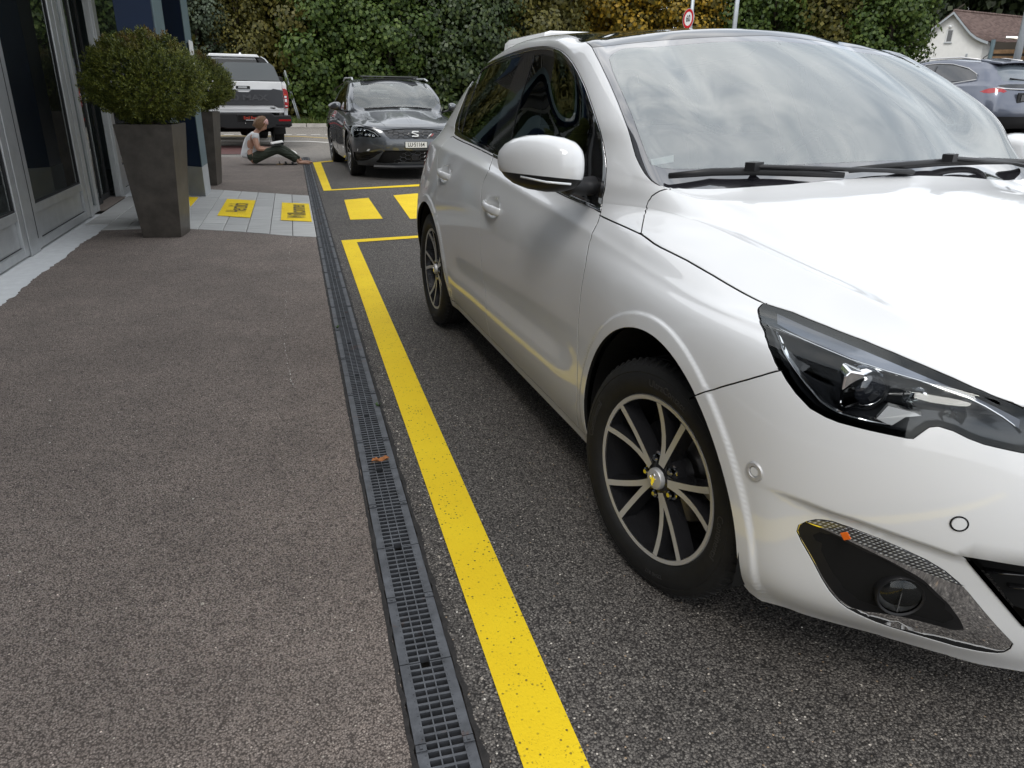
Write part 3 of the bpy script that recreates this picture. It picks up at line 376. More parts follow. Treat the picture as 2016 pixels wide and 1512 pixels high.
class Shell:
    """half a car skin cut along curves drawn on it; the mirror image makes the other half"""
    def __init__(s, surf, curves, seeds, disp=None, ku=8, kv=4, extra=(), step=.11, drop=None):
        s.S = surf; s.disp = disp
        us = np.linspace(0, surf.nu-1, (surf.nu-1)*ku+1)
        vs = np.linspace(0, surf.nv-1, (surf.nv-1)*kv+1)
        g = np.stack(np.meshgrid(us, vs), -1).reshape(-1, 2)
        if drop is not None: g = g[~drop(surf.ev(g[:, 0], g[:, 1]))]
        if len(extra): g = np.vstack([g, np.asarray(extra)])
        ev, ee, samp = [], [], []
        curves = [[tuple(map(float, q)) for q in c] for c in curves]
        segs = [(i, np.array(a), np.array(b)) for i, c in enumerate(curves) for a, b in zip(c[:-1], c[1:])]
        for i, c in enumerate(curves):     # join loose ends to the nearest other line
            if c[0] == c[-1]: continue
            for end in (0, -1):
                p = np.array(c[end])
                if p[0] < .02: c[end] = (0., c[end][1]); continue
                best = (.3, None)
                for j, a, b in segs:
                    if j == i: continue
                    d = b-a; t_ = min(1, max(0, ((p-a)@d)/(d@d+1e-12))); q = a+d*t_; L = np.linalg.norm(q-p)
                    if L < best[0]: best = (L, q)
                if best[1] is not None and best[0] > 1e-7:
                    q = tuple(best[1]+(best[1]-p)*.02)
                    if end == 0: c.insert(0, q)
                    else: c.append(q)
        for c in curves:
            c = np.asarray(c, float)
            for a, b in zip(c[:-1], c[1:]):
                n = max(1, int(np.ceil(np.abs(b-a).max()/step)))
                for k in range(n): samp.append(a+(b-a)*k/n)
                base = len(ev); ev += [tuple(a+(b-a)*k/n) for k in range(n+1)]; ee += [(base+k, base+k+1) for k in range(n)]
        ev = [(min(max(a, 0), surf.nu-1), min(max(b, 0), surf.nv-1)) for a, b in ev]
        samp = np.asarray(samp); keep = np.ones(len(g), bool)
        bx = np.floor(samp*10).astype(int); cells = {}
        for i, k in enumerate(map(tuple, bx)): cells.setdefault(k, []).append(i)
        gk = np.floor(g*10).astype(int)
        for i in range(len(g)):
            for dx in (-1, 0, 1):
                for dy in (-1, 0, 1):
                    for j in cells.get((gk[i, 0]+dx, gk[i, 1]+dy), ()):
                        if abs(g[i, 0]-samp[j, 0]) < .045 and abs(g[i, 1]-samp[j, 1]) < .05: keep[i] = False
            if g[i, 0] in (0, surf.nu-1) and g[i, 1] in (0, surf.nv-1): keep[i] = True
        g = g[keep]
        allv = [Vector(p) for p in ev]+[Vector(p) for p in g]
        r = delaunay_2d_cdt(allv, ee, [], 0, 1e-6, True)
        s.uv = np.array([tuple(v) for v in r[0]]); E = r[1]; F = r[2]; oe = r[4]
        cons = set()
        for e_, o in zip(E, oe):
            if len(o): cons.add((min(e_), max(e_)))
        s.cons = cons
        em = {}
        for i, f in enumerate(F):
            for k in range(3):
                a, b = f[k], f[(k+1) % 3]; em.setdefault((min(a, b), max(a, b)), []).append(i)
        s.F = F; nb = [[] for _ in F]
        for k, fl in em.items():
            if len(fl) == 2 and k not in cons: nb[fl[0]].append(fl[1]); nb[fl[1]].append(fl[0])
        cen = s.uv[np.array(F)].mean(1)
        s.reg = np.full(len(F), -1); s.names = []
        tri = s.uv[np.array(F)]
        for n, q in seeds.items():
            q = np.asarray(q); a, b, c = tri[:, 0], tri[:, 1], tri[:, 2]
            cr_ = lambda p, r_: (r_[:, 0]-p[:, 0])*(q[1]-p[:, 1])-(r_[:, 1]-p[:, 1])*(q[0]-p[:, 0])
            x, y, z = cr_(a, b), cr_(b, c), cr_(c, a)
            hit = np.where(((x >= 0) & (y >= 0) & (z >= 0)) | ((x <= 0) & (y <= 0) & (z <= 0)))[0]
            if not len(hit): print('seed outside', n); continue
            i = int(hit[0]); s.names.append(n); k = len(s.names)-1
            if s.reg[i] >= 0: print('region', n, 'leaks into', s.names[s.reg[i]]); continue
            st = [i]; s.reg[i] = k
            while st:
                j = st.pop()
                for t in nb[j]:
                    if s.reg[t] < 0: s.reg[t] = k; st.append(t)
        s.names.append('rest'); s.reg[s.reg < 0] = len(s.names)-1
        # evaluate
        s.P, s.N = s.eval(s.uv)
    def base(s, uv): 
        P, n = s.S.ev(uv[:, 0], uv[:, 1], True)
        ref = np.stack([np.clip(P[:, 0], s.S.x0, s.S.x1), P[:, 1]*.3, np.full(len(P), s.S.zc)], 1)
        n = n*np.where(((P-ref)*n).sum(1) < 0, -1, 1)[:, None]
        if s.disp is not None: P = P+n*s.disp(P, uv)[:, None]
        return P, n
    def eval(s, uv):
        P, n0 = s.base(uv)
        h = .03
        a = s.base(uv+[h, 0])[0]-s.base(uv-[h, 0])[0]; b = s.base(uv+[0, h])[0]-s.base(uv-[0, h])[0]
        n = np.cross(a, b); L = np.linalg.norm(n, axis=1); bad = L < 1e-9
        n = n/np.maximum(L, 1e-12)[:, None]; n[bad] = n0[bad]
        sg = np.sign((n*n0).sum(1)); sg[sg == 0] = 1; n *= sg[:, None]
        ax = np.abs(P[:, 1]) < 1e-4; n[ax, 1] = 0; n /= np.linalg.norm(n, axis=1)[:, None]+1e-12
        return P, n
    def tris(s, names): 
        ids = [s.names.index(n) for n in names if n in s.names]; return [s.F[i] for i in np.where(np.isin(s.reg, ids))[0]]
    def part(s, names, name, mat, parent, side=0, gap=.002, skirt=.012, off=0., off_fn=None, dark=True):
        F = s.tris(names)
        if not F: print('empty part', name, names); return None
        used = sorted({i for f in F for i in f}); mp_ = {v: i for i, v in enumerate(used)}
        P = s.P[used].copy(); N = s.N[used].copy(); F = [tuple(mp_[i] for i in f) for f in F]
        cnt = {}
        for f in F:
            for k in range(3):
                a, b = f[k], f[(k+1) % 3]; key = (min(a, b), max(a, b)); cnt.setdefault(key, []).append((a, b, f[(k+2) % 3]))
        be = [v[0] for v in cnt.values() if len(v) == 1]
        be = [(a, b, c) for a, b, c in be if not (abs(P[a, 1]) < 1e-4 and abs(P[b, 1]) < 1e-4)]
        inn = np.zeros_like(P)
        for a, b, c in be:
            d = P[b]-P[a]; d /= np.linalg.norm(d)+1e-12; m = P[c]-P[a]; m = m-d*(m@d); m /= np.linalg.norm(m)+1e-12
            inn[a] += m; inn[b] += m
        L = np.linalg.norm(inn, axis=1); bd = L > 1e-9; inn[bd] /= L[bd][:, None]
        P0 = P.copy()
        if gap: P += inn*gap
        if off: P += N*off
        if off_fn is not None: P += N*off_fn(P0, bd)[:, None]
        n0 = len(P); V = [P]; NN = [N]; FF = list(F)
        if skirt:
            bi = sorted({i for a, b, c in be for i in (a, b)}); m2 = {v: n0+i for i, v in enumerate(bi)}; m3 = {v: n0+len(bi)+i for i, v in enumerate(bi)}
            V += [P[bi]-N[bi]*.0014-inn[bi]*.0006, P[bi]-N[bi]*skirt-inn[bi]*.0006]
            o_ = -inn[bi]*.8+N[bi]*.6; o_ /= np.linalg.norm(o_, axis=1)[:, None]+1e-9
            NN += [o_, -inn[bi]]
            nF0 = len(FF)
            for a, b, c in be: FF.append((b, a, m2[a], m2[b]))
            nF1 = len(FF)
            for a, b, c in be: FF.append((m2[b], m2[a], m3[a], m3[b]))
        fm = [0]*len(FF)
        if skirt and dark: fm = [0]*nF1+[1]*(len(FF)-nF1)
        V = np.vstack(V); NN = np.vstack(NN)
        # orientation: faces follow the outward normal
        fa = np.array(F); g = np.cross(P0[fa[:, 1]]-P0[fa[:, 0]], P0[fa[:, 2]]-P0[fa[:, 0]])
        if np.median((g*N[fa[:, 0]]).sum(1)/(np.linalg.norm(g, axis=1)+1e-15)) < 0: FF = [tuple(reversed(f)) for f in FF]
        if side == 1: VV, NV, FV = V, NN, FF
        else:
            Vm = V*[1, -1, 1]; Nm = NN*[1, -1, 1]; Fm = [tuple(reversed(f)) for f in FF]
            if side == -1: VV, NV, FV = Vm, Nm, Fm
            else: VV = np.vstack([V, Vm]); NV = np.vstack([NN, Nm]); FV = FF+[tuple(i+len(V) for i in f) for f in Fm]; fm = fm+fm
        return mesh_obj(name, VV, FV, [mat, MT['black_matt']] if (skirt and dark) else mat, parent, True, fm=fm, normals=NV)
    def strip(s, names, name, mat, parent, side=1, width=.01, off=.001, keep=None, h=.0):
        """a narrow band just inside a region's outline"""
        F = s.tris(names); cnt = {}
        for f in F:
            for k in range(3):
                a, b = f[k], f[(k+1) % 3]; cnt.setdefault((min(a, b), max(a, b)), []).append((a, b, f[(k+2) % 3]))
        be = [v[0] for v in cnt.values() if len(v) == 1]
        inn = {}
        for a, b, c in be:
            d = s.P[b]-s.P[a]; d = d/(np.linalg.norm(d)+1e-12); m = s.P[c]-s.P[a]; m = m-d*(m@d); m /= np.linalg.norm(m)+1e-12
            for i in (a, b): inn[i] = inn.get(i, 0)+m
        V, NN, FF, idx = [], [], [], {}
        for i, m in inn.items():
            m = m/(np.linalg.norm(m)+1e-12); idx[i] = len(V)
            V += [s.P[i]+s.N[i]*(off-.003), s.P[i]+m*width*.12+s.N[i]*(off+h), s.P[i]+m*width*.88+s.N[i]*(off+h), s.P[i]+m*width+s.N[i]*(off-.003)]
            NN += [s.N[i]*.5-m, s.N[i]-m*.3, s.N[i]+m*.3, s.N[i]*.5+m]
        for a, b, c in be:
            if keep is not None and not keep((s.P[a]+s.P[b])/2): continue
            A, B = idx[a], idx[b]
            for k in range(3): FF.append((A+k, B+k, B+k+1, A+k+1))
        V = np.array(V); NN = np.array(NN); NN /= np.linalg.norm(NN, axis=1)[:, None]
        f0 = FF[0]; g = np.cross(V[f0[1]]-V[f0[0]], V[f0[2]]-V[f0[0]])
        if side == -1: V = V*[1, -1, 1]; NN = NN*[1, -1, 1]
        return mesh_obj(name, V, FF, mat, parent, True, normals=NN)
def arc_curve(S, cx, cz, r, a0, a1, guess, n=40):
    """uv curve where the shell's side meets a circle in side view"""
    nu, nv = S.nu, S.nv
    U, Vv = np.meshgrid(np.linspace(guess[0], guess[1], 120), np.linspace(2.5, 10, 90)); P = S.ev(U.ravel(), Vv.ravel()); U = U.ravel(); Vv = Vv.ravel()
    out = []
    for t in np.linspace(a0, a1, n):
        q = np.array([cx+r*math.cos(t), cz+r*math.sin(t)])
        i = ((P[:, [0, 2]]-q)**2).sum(1).argmin(); uv = np.array([U[i], Vv[i]])
        for _ in range(6):
            p0 = S.ev([uv[0]], [uv[1]])[0][[0, 2]]; h = 1e-3
            J = np.stack([(S.ev([uv[0]+h], [uv[1]])[0][[0, 2]]-p0)/h, (S.ev([uv[0]], [uv[1]+h])[0][[0, 2]]-p0)/h], 1)
            uv = np.clip(uv+np.clip(np.linalg.solve(J+1e-9*np.eye(2), q-p0), -.5, .5), [guess[0]-1, .05], [guess[1]+1, 12])
        out.append(tuple(uv))
    return out
# ------------------------------------------------------------------ the white hatchback
def wheel(parent, pos, steer, side, label=None, full=True, nspoke=5, phase=5.2, rimr=.2285, tyrer=.318, width=.212, ylett=True):
    """tyre + rim; local Z of the wheel frame points out of the car"""
    t = bpy.data.objects.new('wheel', None); COL.objects.link(t); t.parent = parent; t.empty_display_size = .1
    if side > 0: X, Y, Z = Vector((-1, 0, 0)), Vector((0, 0, 1)), Vector((0, 1, 0))
    else: X, Y, Z = Vector((1, 0, 0)), Vector((0, 0, 1)), Vector((0, -1, 0))
    rot = Matrix.Rotation(steer, 3, 'Z')
    m = Matrix((rot @ X, rot @ Y, rot @ Z)).transposed().to_4x4(); m.translation = Vector(pos); t.matrix_local = m
    k = rimr/.2285; q = tyrer
    b = MB()
    wd = width
    prof = [(rimr-.004, -.012), (rimr+.003, -.003), (rimr+.012, .006), (rimr+.026, .0115), (rimr+.042, .0125), (rimr+.056, .010), (rimr+.060, .0075), (rimr+.062, .0085), (q-.012, .001), (q-.005, -.008), (q-.001, -.02)]
    x = -.02
    for g in (.045, .085, .13, .17):
        prof += [(q, -g+.005), (q-.006, -g+.004), (q-.006, -g-.003), (q, -g-.004)]
    prof += [(q-.001, -wd+.02), (q-.012, -wd-.001), (rimr+.04, -wd-.012), (rimr, -wd)]
    b.lathe(prof, 96 if full else 40)
    if full:   # shoulder blocks of the tread
        for i in range(72):
            a = 2*math.pi*i/72
            M_ = Matrix.Rotation(a, 4, 'Z') @ Matrix.Translation((q-.006, 0, -.012)) @ Matrix.Rotation(R(-38), 4, 'Y')
            b.box((0, 0, 0), (.008, .0085, .028), M=M_.to_3x3()) if False else b.add([M_ @ Vector((sx*.004, sy*.0045, sz*.014)) for sz in (-1, 1) for sx, sy in ((-1, -1), (1, -1), (1, 1), (-1, 1))], [(0, 3, 2, 1), (4, 5, 6, 7), (0, 1, 5, 4), (1, 2, 6, 5), (2, 3, 7, 6), (3, 0, 4, 7)])
    ty = b.build('tyre', MT['rubber'], t, auto=40)
    b = MB()
    b.lathe([(rimr-.012, -.004), (rimr-.001, -.002), (rimr+.001, -.006), (rimr-.002, -.013), (rimr-.014, -.012)], 96 if full else 40, 0)
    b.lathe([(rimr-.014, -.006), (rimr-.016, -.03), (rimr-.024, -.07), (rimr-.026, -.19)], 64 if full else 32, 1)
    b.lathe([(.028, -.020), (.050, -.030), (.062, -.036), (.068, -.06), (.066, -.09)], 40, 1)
    def spoke(ang, half):
        # two ribs that leave the hub together and part towards the rim, machined face on top
        for sg in (-1, 1):
            n = 7; L, Rr = [], []
            for i in range(n):
                u = i/(n-1); r = .040*k+u*(rimr-.012-.040*k)
                th = R(ang)+sg*R(half)*(u**.8)*(1.0 if u > .05 else .4)+sg*R(2.5)*(1-u)
                wdt = (.0088-.0026*u+.0026*u*u)*k
                c = Vector((r*math.cos(th), r*math.sin(th), 0)); tg = Vector((-math.sin(th), math.cos(th), 0))
                z = -.020+.017*u**1.5-.006*math.sin(math.pi*u)
                L.append((c-tg*wdt, c+tg*wdt, z, tg, wdt))
            rings = [[a+Vector((0, 0, z)), bb+Vector((0, 0, z))] for a, bb, z, _, _ in L]
            b.loft(rings, 2, cap=False, close=False)
            deep = []
            for a, bb, z, tg, wdt in L:
                out_ = tg*.006*sg
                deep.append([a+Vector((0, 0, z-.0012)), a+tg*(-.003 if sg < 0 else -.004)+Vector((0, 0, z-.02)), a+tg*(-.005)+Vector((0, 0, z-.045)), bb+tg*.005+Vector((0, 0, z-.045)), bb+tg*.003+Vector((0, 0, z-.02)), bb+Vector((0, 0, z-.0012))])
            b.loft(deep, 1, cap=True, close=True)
    half = 13.6
    for i in range(nspoke):
        a = phase+72*i if nspoke == 5 else phase+360/nspoke*i
        spoke(a, half)
        # dark web between the two ribs near the hub and the hub's machined cheeks
    for i in range(nspoke):
        a = R(phase+360/nspoke*i)
        pts = []
        for r, da in ((.034, -34), (.060, -14), (.085, -9), (.088, 9), (.060, 14), (.034, 34)):
            pts.append((r*math.cos(a+R(da)), r*math.sin(a+R(da))))
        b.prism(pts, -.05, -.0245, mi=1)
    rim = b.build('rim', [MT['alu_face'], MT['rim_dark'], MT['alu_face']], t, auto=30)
    b = MB()
    for i in range(nspoke):
        a = R(phase+36+360/nspoke*i); M_ = Matrix.Translation((.054*math.cos(a), .054*math.sin(a), -.035))
        b.lathe([(0, .016), (.006, .016), (.0105, .012), (.011, 0), (.0165, -.001)], 6 if not full else 12, 0, M_)
    b.build('wheel_nuts', MT['chrome_dark'], t, auto=30)
    b = MB(); b.lathe([(0, -.004), (.016, -.0045), (.027, -.0075), (.0295, -.012), (.0295, -.03)], 36)
    cap = b.build('hub_cap', MT['alu_face'], t, auto=40)
    if full:
        # rampant animal badge, a flat relief
        lion = [(-.004, -.017), (.003, -.017), (.002, -.009), (.007, -.006), (.006, .001), (.012, .004), (.011, .007), (.004, .006), (.003, .010), (.007, .014), (.003, .018), (-.003, .016), (-.006, .010), (-.003, .004), (-.009, .003), (-.012, .007), (-.014, .004), (-.010, -.002), (-.004, -.003), (-.006, -.010)]
        b = MB(); b.prism(lion, -.0062, -.0028); b.build('badge_relief', MT['chrome'], t)
    b = MB(); b.lathe([(.05, -.10), (.135, -.10), (.138, -.104), (.138, -.118), (.05, -.118)], 48)
    a = R(150 if side > 0 else 30)
    b.build('brake_disc', MT['steel'], t, auto=30)
    b = MB(); b.prism([(r*math.cos(a+d), r*math.sin(a+d)) for r, d in ((.085, -.35), (.150, -.35), (.155, 0), (.150, .35), (.085, .35))], -.13, -.075); b.build('brake_caliper', MT['black_plastic'], t)
    b = MB(); b.lathe([(.001, -.15), (rimr-.02, -.15)], 32); b.build('backing_plate', MT['black_matt'], t)
    if full and ylett:
        def arc_text(txt, a0, size, rad, mat, sx=1.):
            vs, fs = text_mesh(txt, size, .0006, 'LEFT'); o = []
            for x_, y_, z_ in vs:
                th = R(a0)-x_*sx/rad; r = rad+y_
                w_ = .0125-.35*abs(r-(rimr+.040))**1.5*.6
                o.append((r*math.cos(th), r*math.sin(th), w_+z_+.0004))
            return o, fs
        b = MB()
        for a0, txt in ((96, 'UltraContact'), (176, 'Continental'), (8, 'Continental')): b.add(*arc_text(txt, a0, .027, rimr+.039, None, .98))
        for a0, txt in ((-70, '225/45 R17'),): b.add(*arc_text(txt, a0, .015, rimr+.033, None))
        b.build('sidewall_lettering', MT['rubber_text'], t)
    return t

CARYAW = -.04898
HX = np.array([math.sin(CARYAW), math.cos(CARYAW), 0]); HY = np.array([-math.cos(CARYAW), math.sin(CARYAW), 0])
HATCH_LOC = (1.70501, 1.62255, 0.)
SURF = Surf(NET, TIGHT)
def hatch_disp(P, uv):
    x, y, z = P[:, 0], np.abs(P[:, 1]), P[:, 2]; d = np.zeros(len(P)); side = (y > .72) & (z < .80) & (z > .19)
    for cx, cz, r0 in ((.02, .322, .392), (2.62, .322, .372)):
        r = np.hypot(x-cx, z-cz)
        d += np.where(side & (z > .2), .0065*(1-sstep(r0+.036, r0+.045, r)), 0)
    for cx, cz in ((1.455, .822), (2.30, .872)):          # finger cups behind the handles
        e2 = ((x-cx)/.085)**2+((z-cz-.004)/.042)**2
        d += np.where((y > .7), -.020*np.clip(1-e2, 0, 1)**.7, 0)
    # swage along the foot of the doors
    dd = (x > .42) & (x < 2.3) & (y > .7)
    d += np.where(dd, -.010*np.exp(-((z-.47+.03*(x-1.3))/.07)**2)*sstep(.42, .75, x)*sstep(2.3, 1.95, x), 0)
    # undercut below the bumper crease
    bc = np.array(CUR['bcrease']); o = np.argsort(bc[:, 0]); vl = np.interp(uv[:, 0], bc[o, 0], bc[o, 1], left=bc[o[0], 1])
    f = sstep(5.15, 4.6, uv[:, 0])
    t = vl-uv[:, 1]
    d += np.where((uv[:, 1] < 8) & (uv[:, 0] < 5.2), -.013*f*sstep(-.02, .10, t)*(1-sstep(.5, 2.2, t)), 0)
    return d
def hatch_extra():
    e = []
    U, Vv = np.meshgrid(np.linspace(10.5, 16, 300), np.linspace(7, 9, 90)); P = SURF.ev(U.ravel(), Vv.ravel()); uv = np.stack([U.ravel(), Vv.ravel()], 1)
    for cx, cz in ((1.455, .822), (2.30, .872)):
        e2 = ((P[:, 0]-cx)/.095)**2+((P[:, 2]-cz)/.05)**2; s = uv[e2 < 1]; e.append(s[::3])
    for (cx, cz, r0), g in (((.02, .322, .392), (4, 9)), ((2.62, .322, .372), (13, 18))):
        for dr in (.009, .019, .029, .0345, .0375, .0405, .0435, .047, .053, .061): e.append(np.array(arc_curve(SURF, cx, cz, r0+dr, R(-16), R(196), g, 130)))
    bc = np.array(CUR['bcrease'])
    for dv in (-.12, -.04, 0, .04, .09, .2, .4): e.append(np.stack([np.interp(np.linspace(0, 1, 60), np.linspace(0, 1, len(bc)), bc[:, 0]), np.interp(np.linspace(0, 1, 60), np.linspace(0, 1, len(bc)), bc[:, 1])-dv], 1))
    return np.vstack(e)
def surf_at(sh, uv):
    P, n = sh.eval(np.array([uv])); return Vector(P[0]), Vector(n[0])
def hatchback():
    root = thing('hatchback_car', 'white hatchback with black roof parked beside the long yellow line in the foreground', 'car', HATCH_LOC, math.pi/2-CARYAW)
    cur = dict(CUR); cur.pop('bcrease'); cur.pop('lipin')
    arcF = arc_curve(SURF, .02, .322, .392, R(-16), R(196), (4, 9.3), 60); arcR = arc_curve(SURF, 2.62, .322, .372, R(-16), R(196), (13, 18.5), 60)
    cur['arcF'] = arcF; cur['arcR'] = arcR
    cur['sillF'] = [(arcF[0][0], arcF[0][1]), (arcF[0][0]+.1, 0.)]; cur['sillF2'] = [(arcF[-1][0], arcF[-1][1]), (arcF[-1][0]-.15, 0.)]
    cur['sillR'] = [(arcR[0][0], arcR[0][1]), (arcR[0][0]+.1, 0.)]; cur['sillR2'] = [(arcR[-1][0], arcR[-1][1]), (arcR[-1][0]-.1, 0.)]
    sd = dict(SEED); del sd['lipbelow']
    sh = Shell(SURF, list(cur.values()), sd, hatch_disp, extra=hatch_extra(), drop=lambda P: (np.abs(P[:, 1]) > .7) & (P[:, 2] < .80) & (((np.hypot(P[:, 0]-.02, P[:, 2]-.322) < .456) & (np.hypot(P[:, 0]-.02, P[:, 2]-.322) > .39)) | ((np.hypot(P[:, 0]-2.62, P[:, 2]-.322) < .436) & (np.hypot(P[:, 0]-2.62, P[:, 2]-.322) > .37))))
    W = MT['white_paint']
    below = set()
    # everything below the bumper lip is open underneath
    P = sh.P; cen = P[np.array(sh.F)].mean(1); cuv = sh.uv[np.array(sh.F)].mean(1)
    lipc = np.array(CUR['lip']); o = np.argsort(lipc[:, 0]); lv = np.interp(cuv[:, 0], lipc[o, 0], lipc[o, 1])
    i_low = len(sh.names); sh.names.append('low')
    sh.reg[(cuv[:, 0] < 5.7) & (cuv[:, 1] < np.maximum(lv, 4.75*(cuv[:, 0] > 5.2))) & (sh.reg == sh.names.index('rest'))] = i_low
    SHL = sh
    sh.part(['hood'], 'bonnet', W, root, gap=.0026)
    sh.part(['bumper'], 'front_bumper', W, root, gap=.0012, skirt=.02)
    ro = sh.part(['roof'], 'roof_panel', MT['black_gloss'], root, off=-.001)
    sh.part(['shell', 'rest'], 'body_shell', W, root, gap=.0022, skirt=.016)
    fr = {}
    for s in (1, -1):
        sh.part(['fender'], 'front_wing', W, root, s, gap=.0034)
        for dn, reg, pane in (('front_door', 'fdoor', None), ('rear_door', 'rdoor', None)):
            d = sh.part([reg], dn, W, root, s, gap=.0036)
            uvh, tilt = ((12.46, 8.06), 0) if reg == 'fdoor' else ((14.6, 8.27), 0)
            fr[(reg, s)] = d
            # pull handle over its finger cup
            cx, cz, y0 = (1.455, .826, .876) if reg == 'fdoor' else (2.30, .877, .871)
            b = MB(); rings = []
            for i in range(13):
                u = i/12; x = cx-.105+u*.21; bow = math.sin(math.pi*min(1, max(0, (u-.02)/.96)))**.6
                yy = y0-.006+.030*bow; hh = .010+.0075*bow+(.004 if u < .3 else 0); zz = cz+.018*(u-.5)*.9
                th = .006+.004*bow
                rings.append([Vector((x, s*(yy+th*math.cos(t)), zz+hh*math.sin(t))) for t in [2*math.pi*k/10 for k in range(10)]])
            b.loft(rings); b.build('door_handle', W, d, smooth=True)
        for reg, nm in (('paneF', 'window_glass'), ('paneR', 'window_glass'), ('paneQ', 'quarter_glass')):
            sh.part([reg], nm, MT['side_glass'], root, s, gap=.0, skirt=.0, off=-.004)
        sh.part(['surround'], 'window_surround', MT['black_gloss'], root, s, gap=.0, skirt=.01, off=-.001)
        sh.part(['chrome'], 'window_trim', MT['chrome'], root, s, gap=.0008, skirt=.008, off=.003)
        sh.part(['tlamp'], 'tail_lamp', MT['red_lens'], root, s, off=.001)
        # --- headlamp: dark bowl, border, clear lens and what sits inside
        hl = bpy.data.objects.new('headlamp', None); COL.objects.link(hl); hl.parent = root
        F = sh.tris(['head']); bnd = sh.P[list({i for f in F for i in f})]
        cnt = {}
        for f in F:
            for k in range(3):
                key = (min(f[k], f[(k+1) % 3]), max(f[k], f[(k+1) % 3])); cnt[key] = cnt.get(key, 0)+1
        bp = sh.P[list({i for k, c in cnt.items() if c == 1 for i in k})]
        def depth(Pq, bd, D=.075, wd=.05):
            dist = np.sqrt(((Pq[:, None, :]-bp[None])**2).sum(-1)).min(1); return -(.004+D*sstep(0, wd, dist))
        sh.part(['head'], 'lamp_bowl', MT['lamp_black'], hl, s, gap=0, skirt=.01, off_fn=depth)
        sh.part(['head'], 'lamp_lens', MT['lens'], hl, s, gap=.001, skirt=.0, off=-.0005)
        sh.strip(['head'], 'lamp_border', MT['black_gloss'], hl, s, .011, -.0015)
        def inner(p, dep=.02):
            i = ((sh.P-np.array(p))**2).sum(1).argmin(); q = Vector(p)-Vector(sh.N[i])*dep; return Vector((q.x, q.y*s, q.z)), Vector((sh.N[i][0], sh.N[i][1]*s, sh.N[i][2]))
        b = MB(); b.tube([inner(p, .010)[0] for p in HL['hl_top']], .0026, 6); b.build('light_guide', MT['chrome'], hl, smooth=True)
        # pale strip between the two upper lines
        v = []; f = []
        ta = [inner(p, .008)[0] for p in HL['hl_band']]; tb = [inner(p, .013)[0] for p in HL['hl_band2']]
        def resamp(pts, n):
            L = [0]
            for a, c in zip(pts[:-1], pts[1:]): L.append(L[-1]+(c-a).length)
            o_ = []
            for i in range(n):
                q = L[-1]*i/(n-1); j = max(k for k in range(len(L)) if L[k] <= q+1e-9); j = min(j, len(pts)-2); o_.append(pts[j].lerp(pts[j+1], (q-L[j])/max(1e-9, L[j+1]-L[j])))
            return o_
        ta, tb = resamp(ta, 24), resamp(tb, 24)
        b = MB(); b.loft([[a_, c_] for a_, c_ in zip(ta, tb)], cap=False, close=False); b.build('light_strip', MT['drl_strip'], hl, smooth=True)
        b = MB(); L_ = [inner(p, .014)[0] for p in HL['hl_left']]; L2 = [inner(p, .020)[0]+Vector((-.012, 0, .004)) for p in HL['hl_left']]
        b.loft([[a_, c_] for a_, c_ in zip(L_, L2)], cap=False, close=False); b.tube(L_, .0022, 6); b.build('side_reflector', MT['chrome'], hl, smooth=True)
        # projector
        pc, pn = inner(PT['proj'], .036); ax = Vector((-.93, .36*s, -.05)).normalized(); M_ = axis_m(pc, ax)
        b = MB(); b.lathe([(.040, -.03), (.041, .0), (.039, .008), (.035, .010), (.033, .006)], 32, 0, M_); b.build('projector_ring', MT['chrome'], hl, auto=40)
        b = MB(); b.lathe([(.0335, .004), (.028, .012), (.018, .018), (.008, .0205), (0, .021)], 32, 0, M_); b.build('projector_lens', MT['dark_lens'], hl, smooth=True)
        bc_, bn_ = inner(PT['reflL'], .040)
        b = MB()
        pp = [(-.022, -.036), (.004, -.040), (.012, -.03), (.012, .028), (.002, .036), (-.022, .034), (-.026, .02), (-.026, -.022)]
        b.prism(pp, -.03, .012, axis_m(pc+Vector((.012, .035*s, 0)), ax, Vector((.36*s*s, .93*s, 0)))); b.build('projector_bezel', MT['chrome'], hl, bevel=.003)
        for kk, rr in (('t1', .022), ('t2', .021)):
            c_, n_ = inner(PT[kk], .022); Mx = axis_m(c_, Vector((-.90, .40*s, .12)))
            b = MB(); b.lathe([(.006, -.025), (.014, -.014), (rr, .004), (rr+.001, .006), (rr-.001, .006)], 8 if kk == 't2' else 20, 0, Mx); b.build('reflector_cup', MT['chrome_dark'], hl, auto=25)
            b = MB(); b.lathe([(.0065, -.02), (.007, .0), (.005, .008), (0, .011)], 12, 0, Mx); b.build('bulb', MT['lens'], hl, smooth=True)
        q = [inner(p, .016)[0] for p in HL['chin']]
        b = MB(); b.add(q+[x_+Vector((.02, -.02*s, -.004)) for x_ in q], [tuple(range(len(q)))]+[(i, (i+1) % len(q), (i+1) % len(q)+len(q), i+len(q)) for i in range(len(q))]); b.build('chin_reflector', MT['alu_face'], hl)
        # --- fog lamp bay
        fg = bpy.data.objects.new('fog_lamp_bay', None); COL.objects.link(fg); fg.parent = root
        F = sh.tris(['fogB']); cnt = {}
        for f in F:
            for k in range(3):
                key = (min(f[k], f[(k+1) % 3]), max(f[k], f[(k+1) % 3])); cnt[key] = cnt.get(key, 0)+1
        bp2 = sh.P[list({i for k, c in cnt.items() if c == 1 for i in k})]
        def depth2(Pq, bd):
            dist = np.sqrt(((Pq[:, None, :]-bp2[None])**2).sum(-1)).min(1); return -(.010+.055*sstep(0, .07, dist))
        F3 = sh.tris(['fogchrome', 'fogB', 'drl']); cnt = {}
        for f in F3:
            for k in range(3):
                key = (min(f[k], f[(k+1) % 3]), max(f[k], f[(k+1) % 3])); cnt[key] = cnt.get(key, 0)+1
        bp3 = sh.P[list({i for k, c in cnt.items() if c == 1 for i in k})]
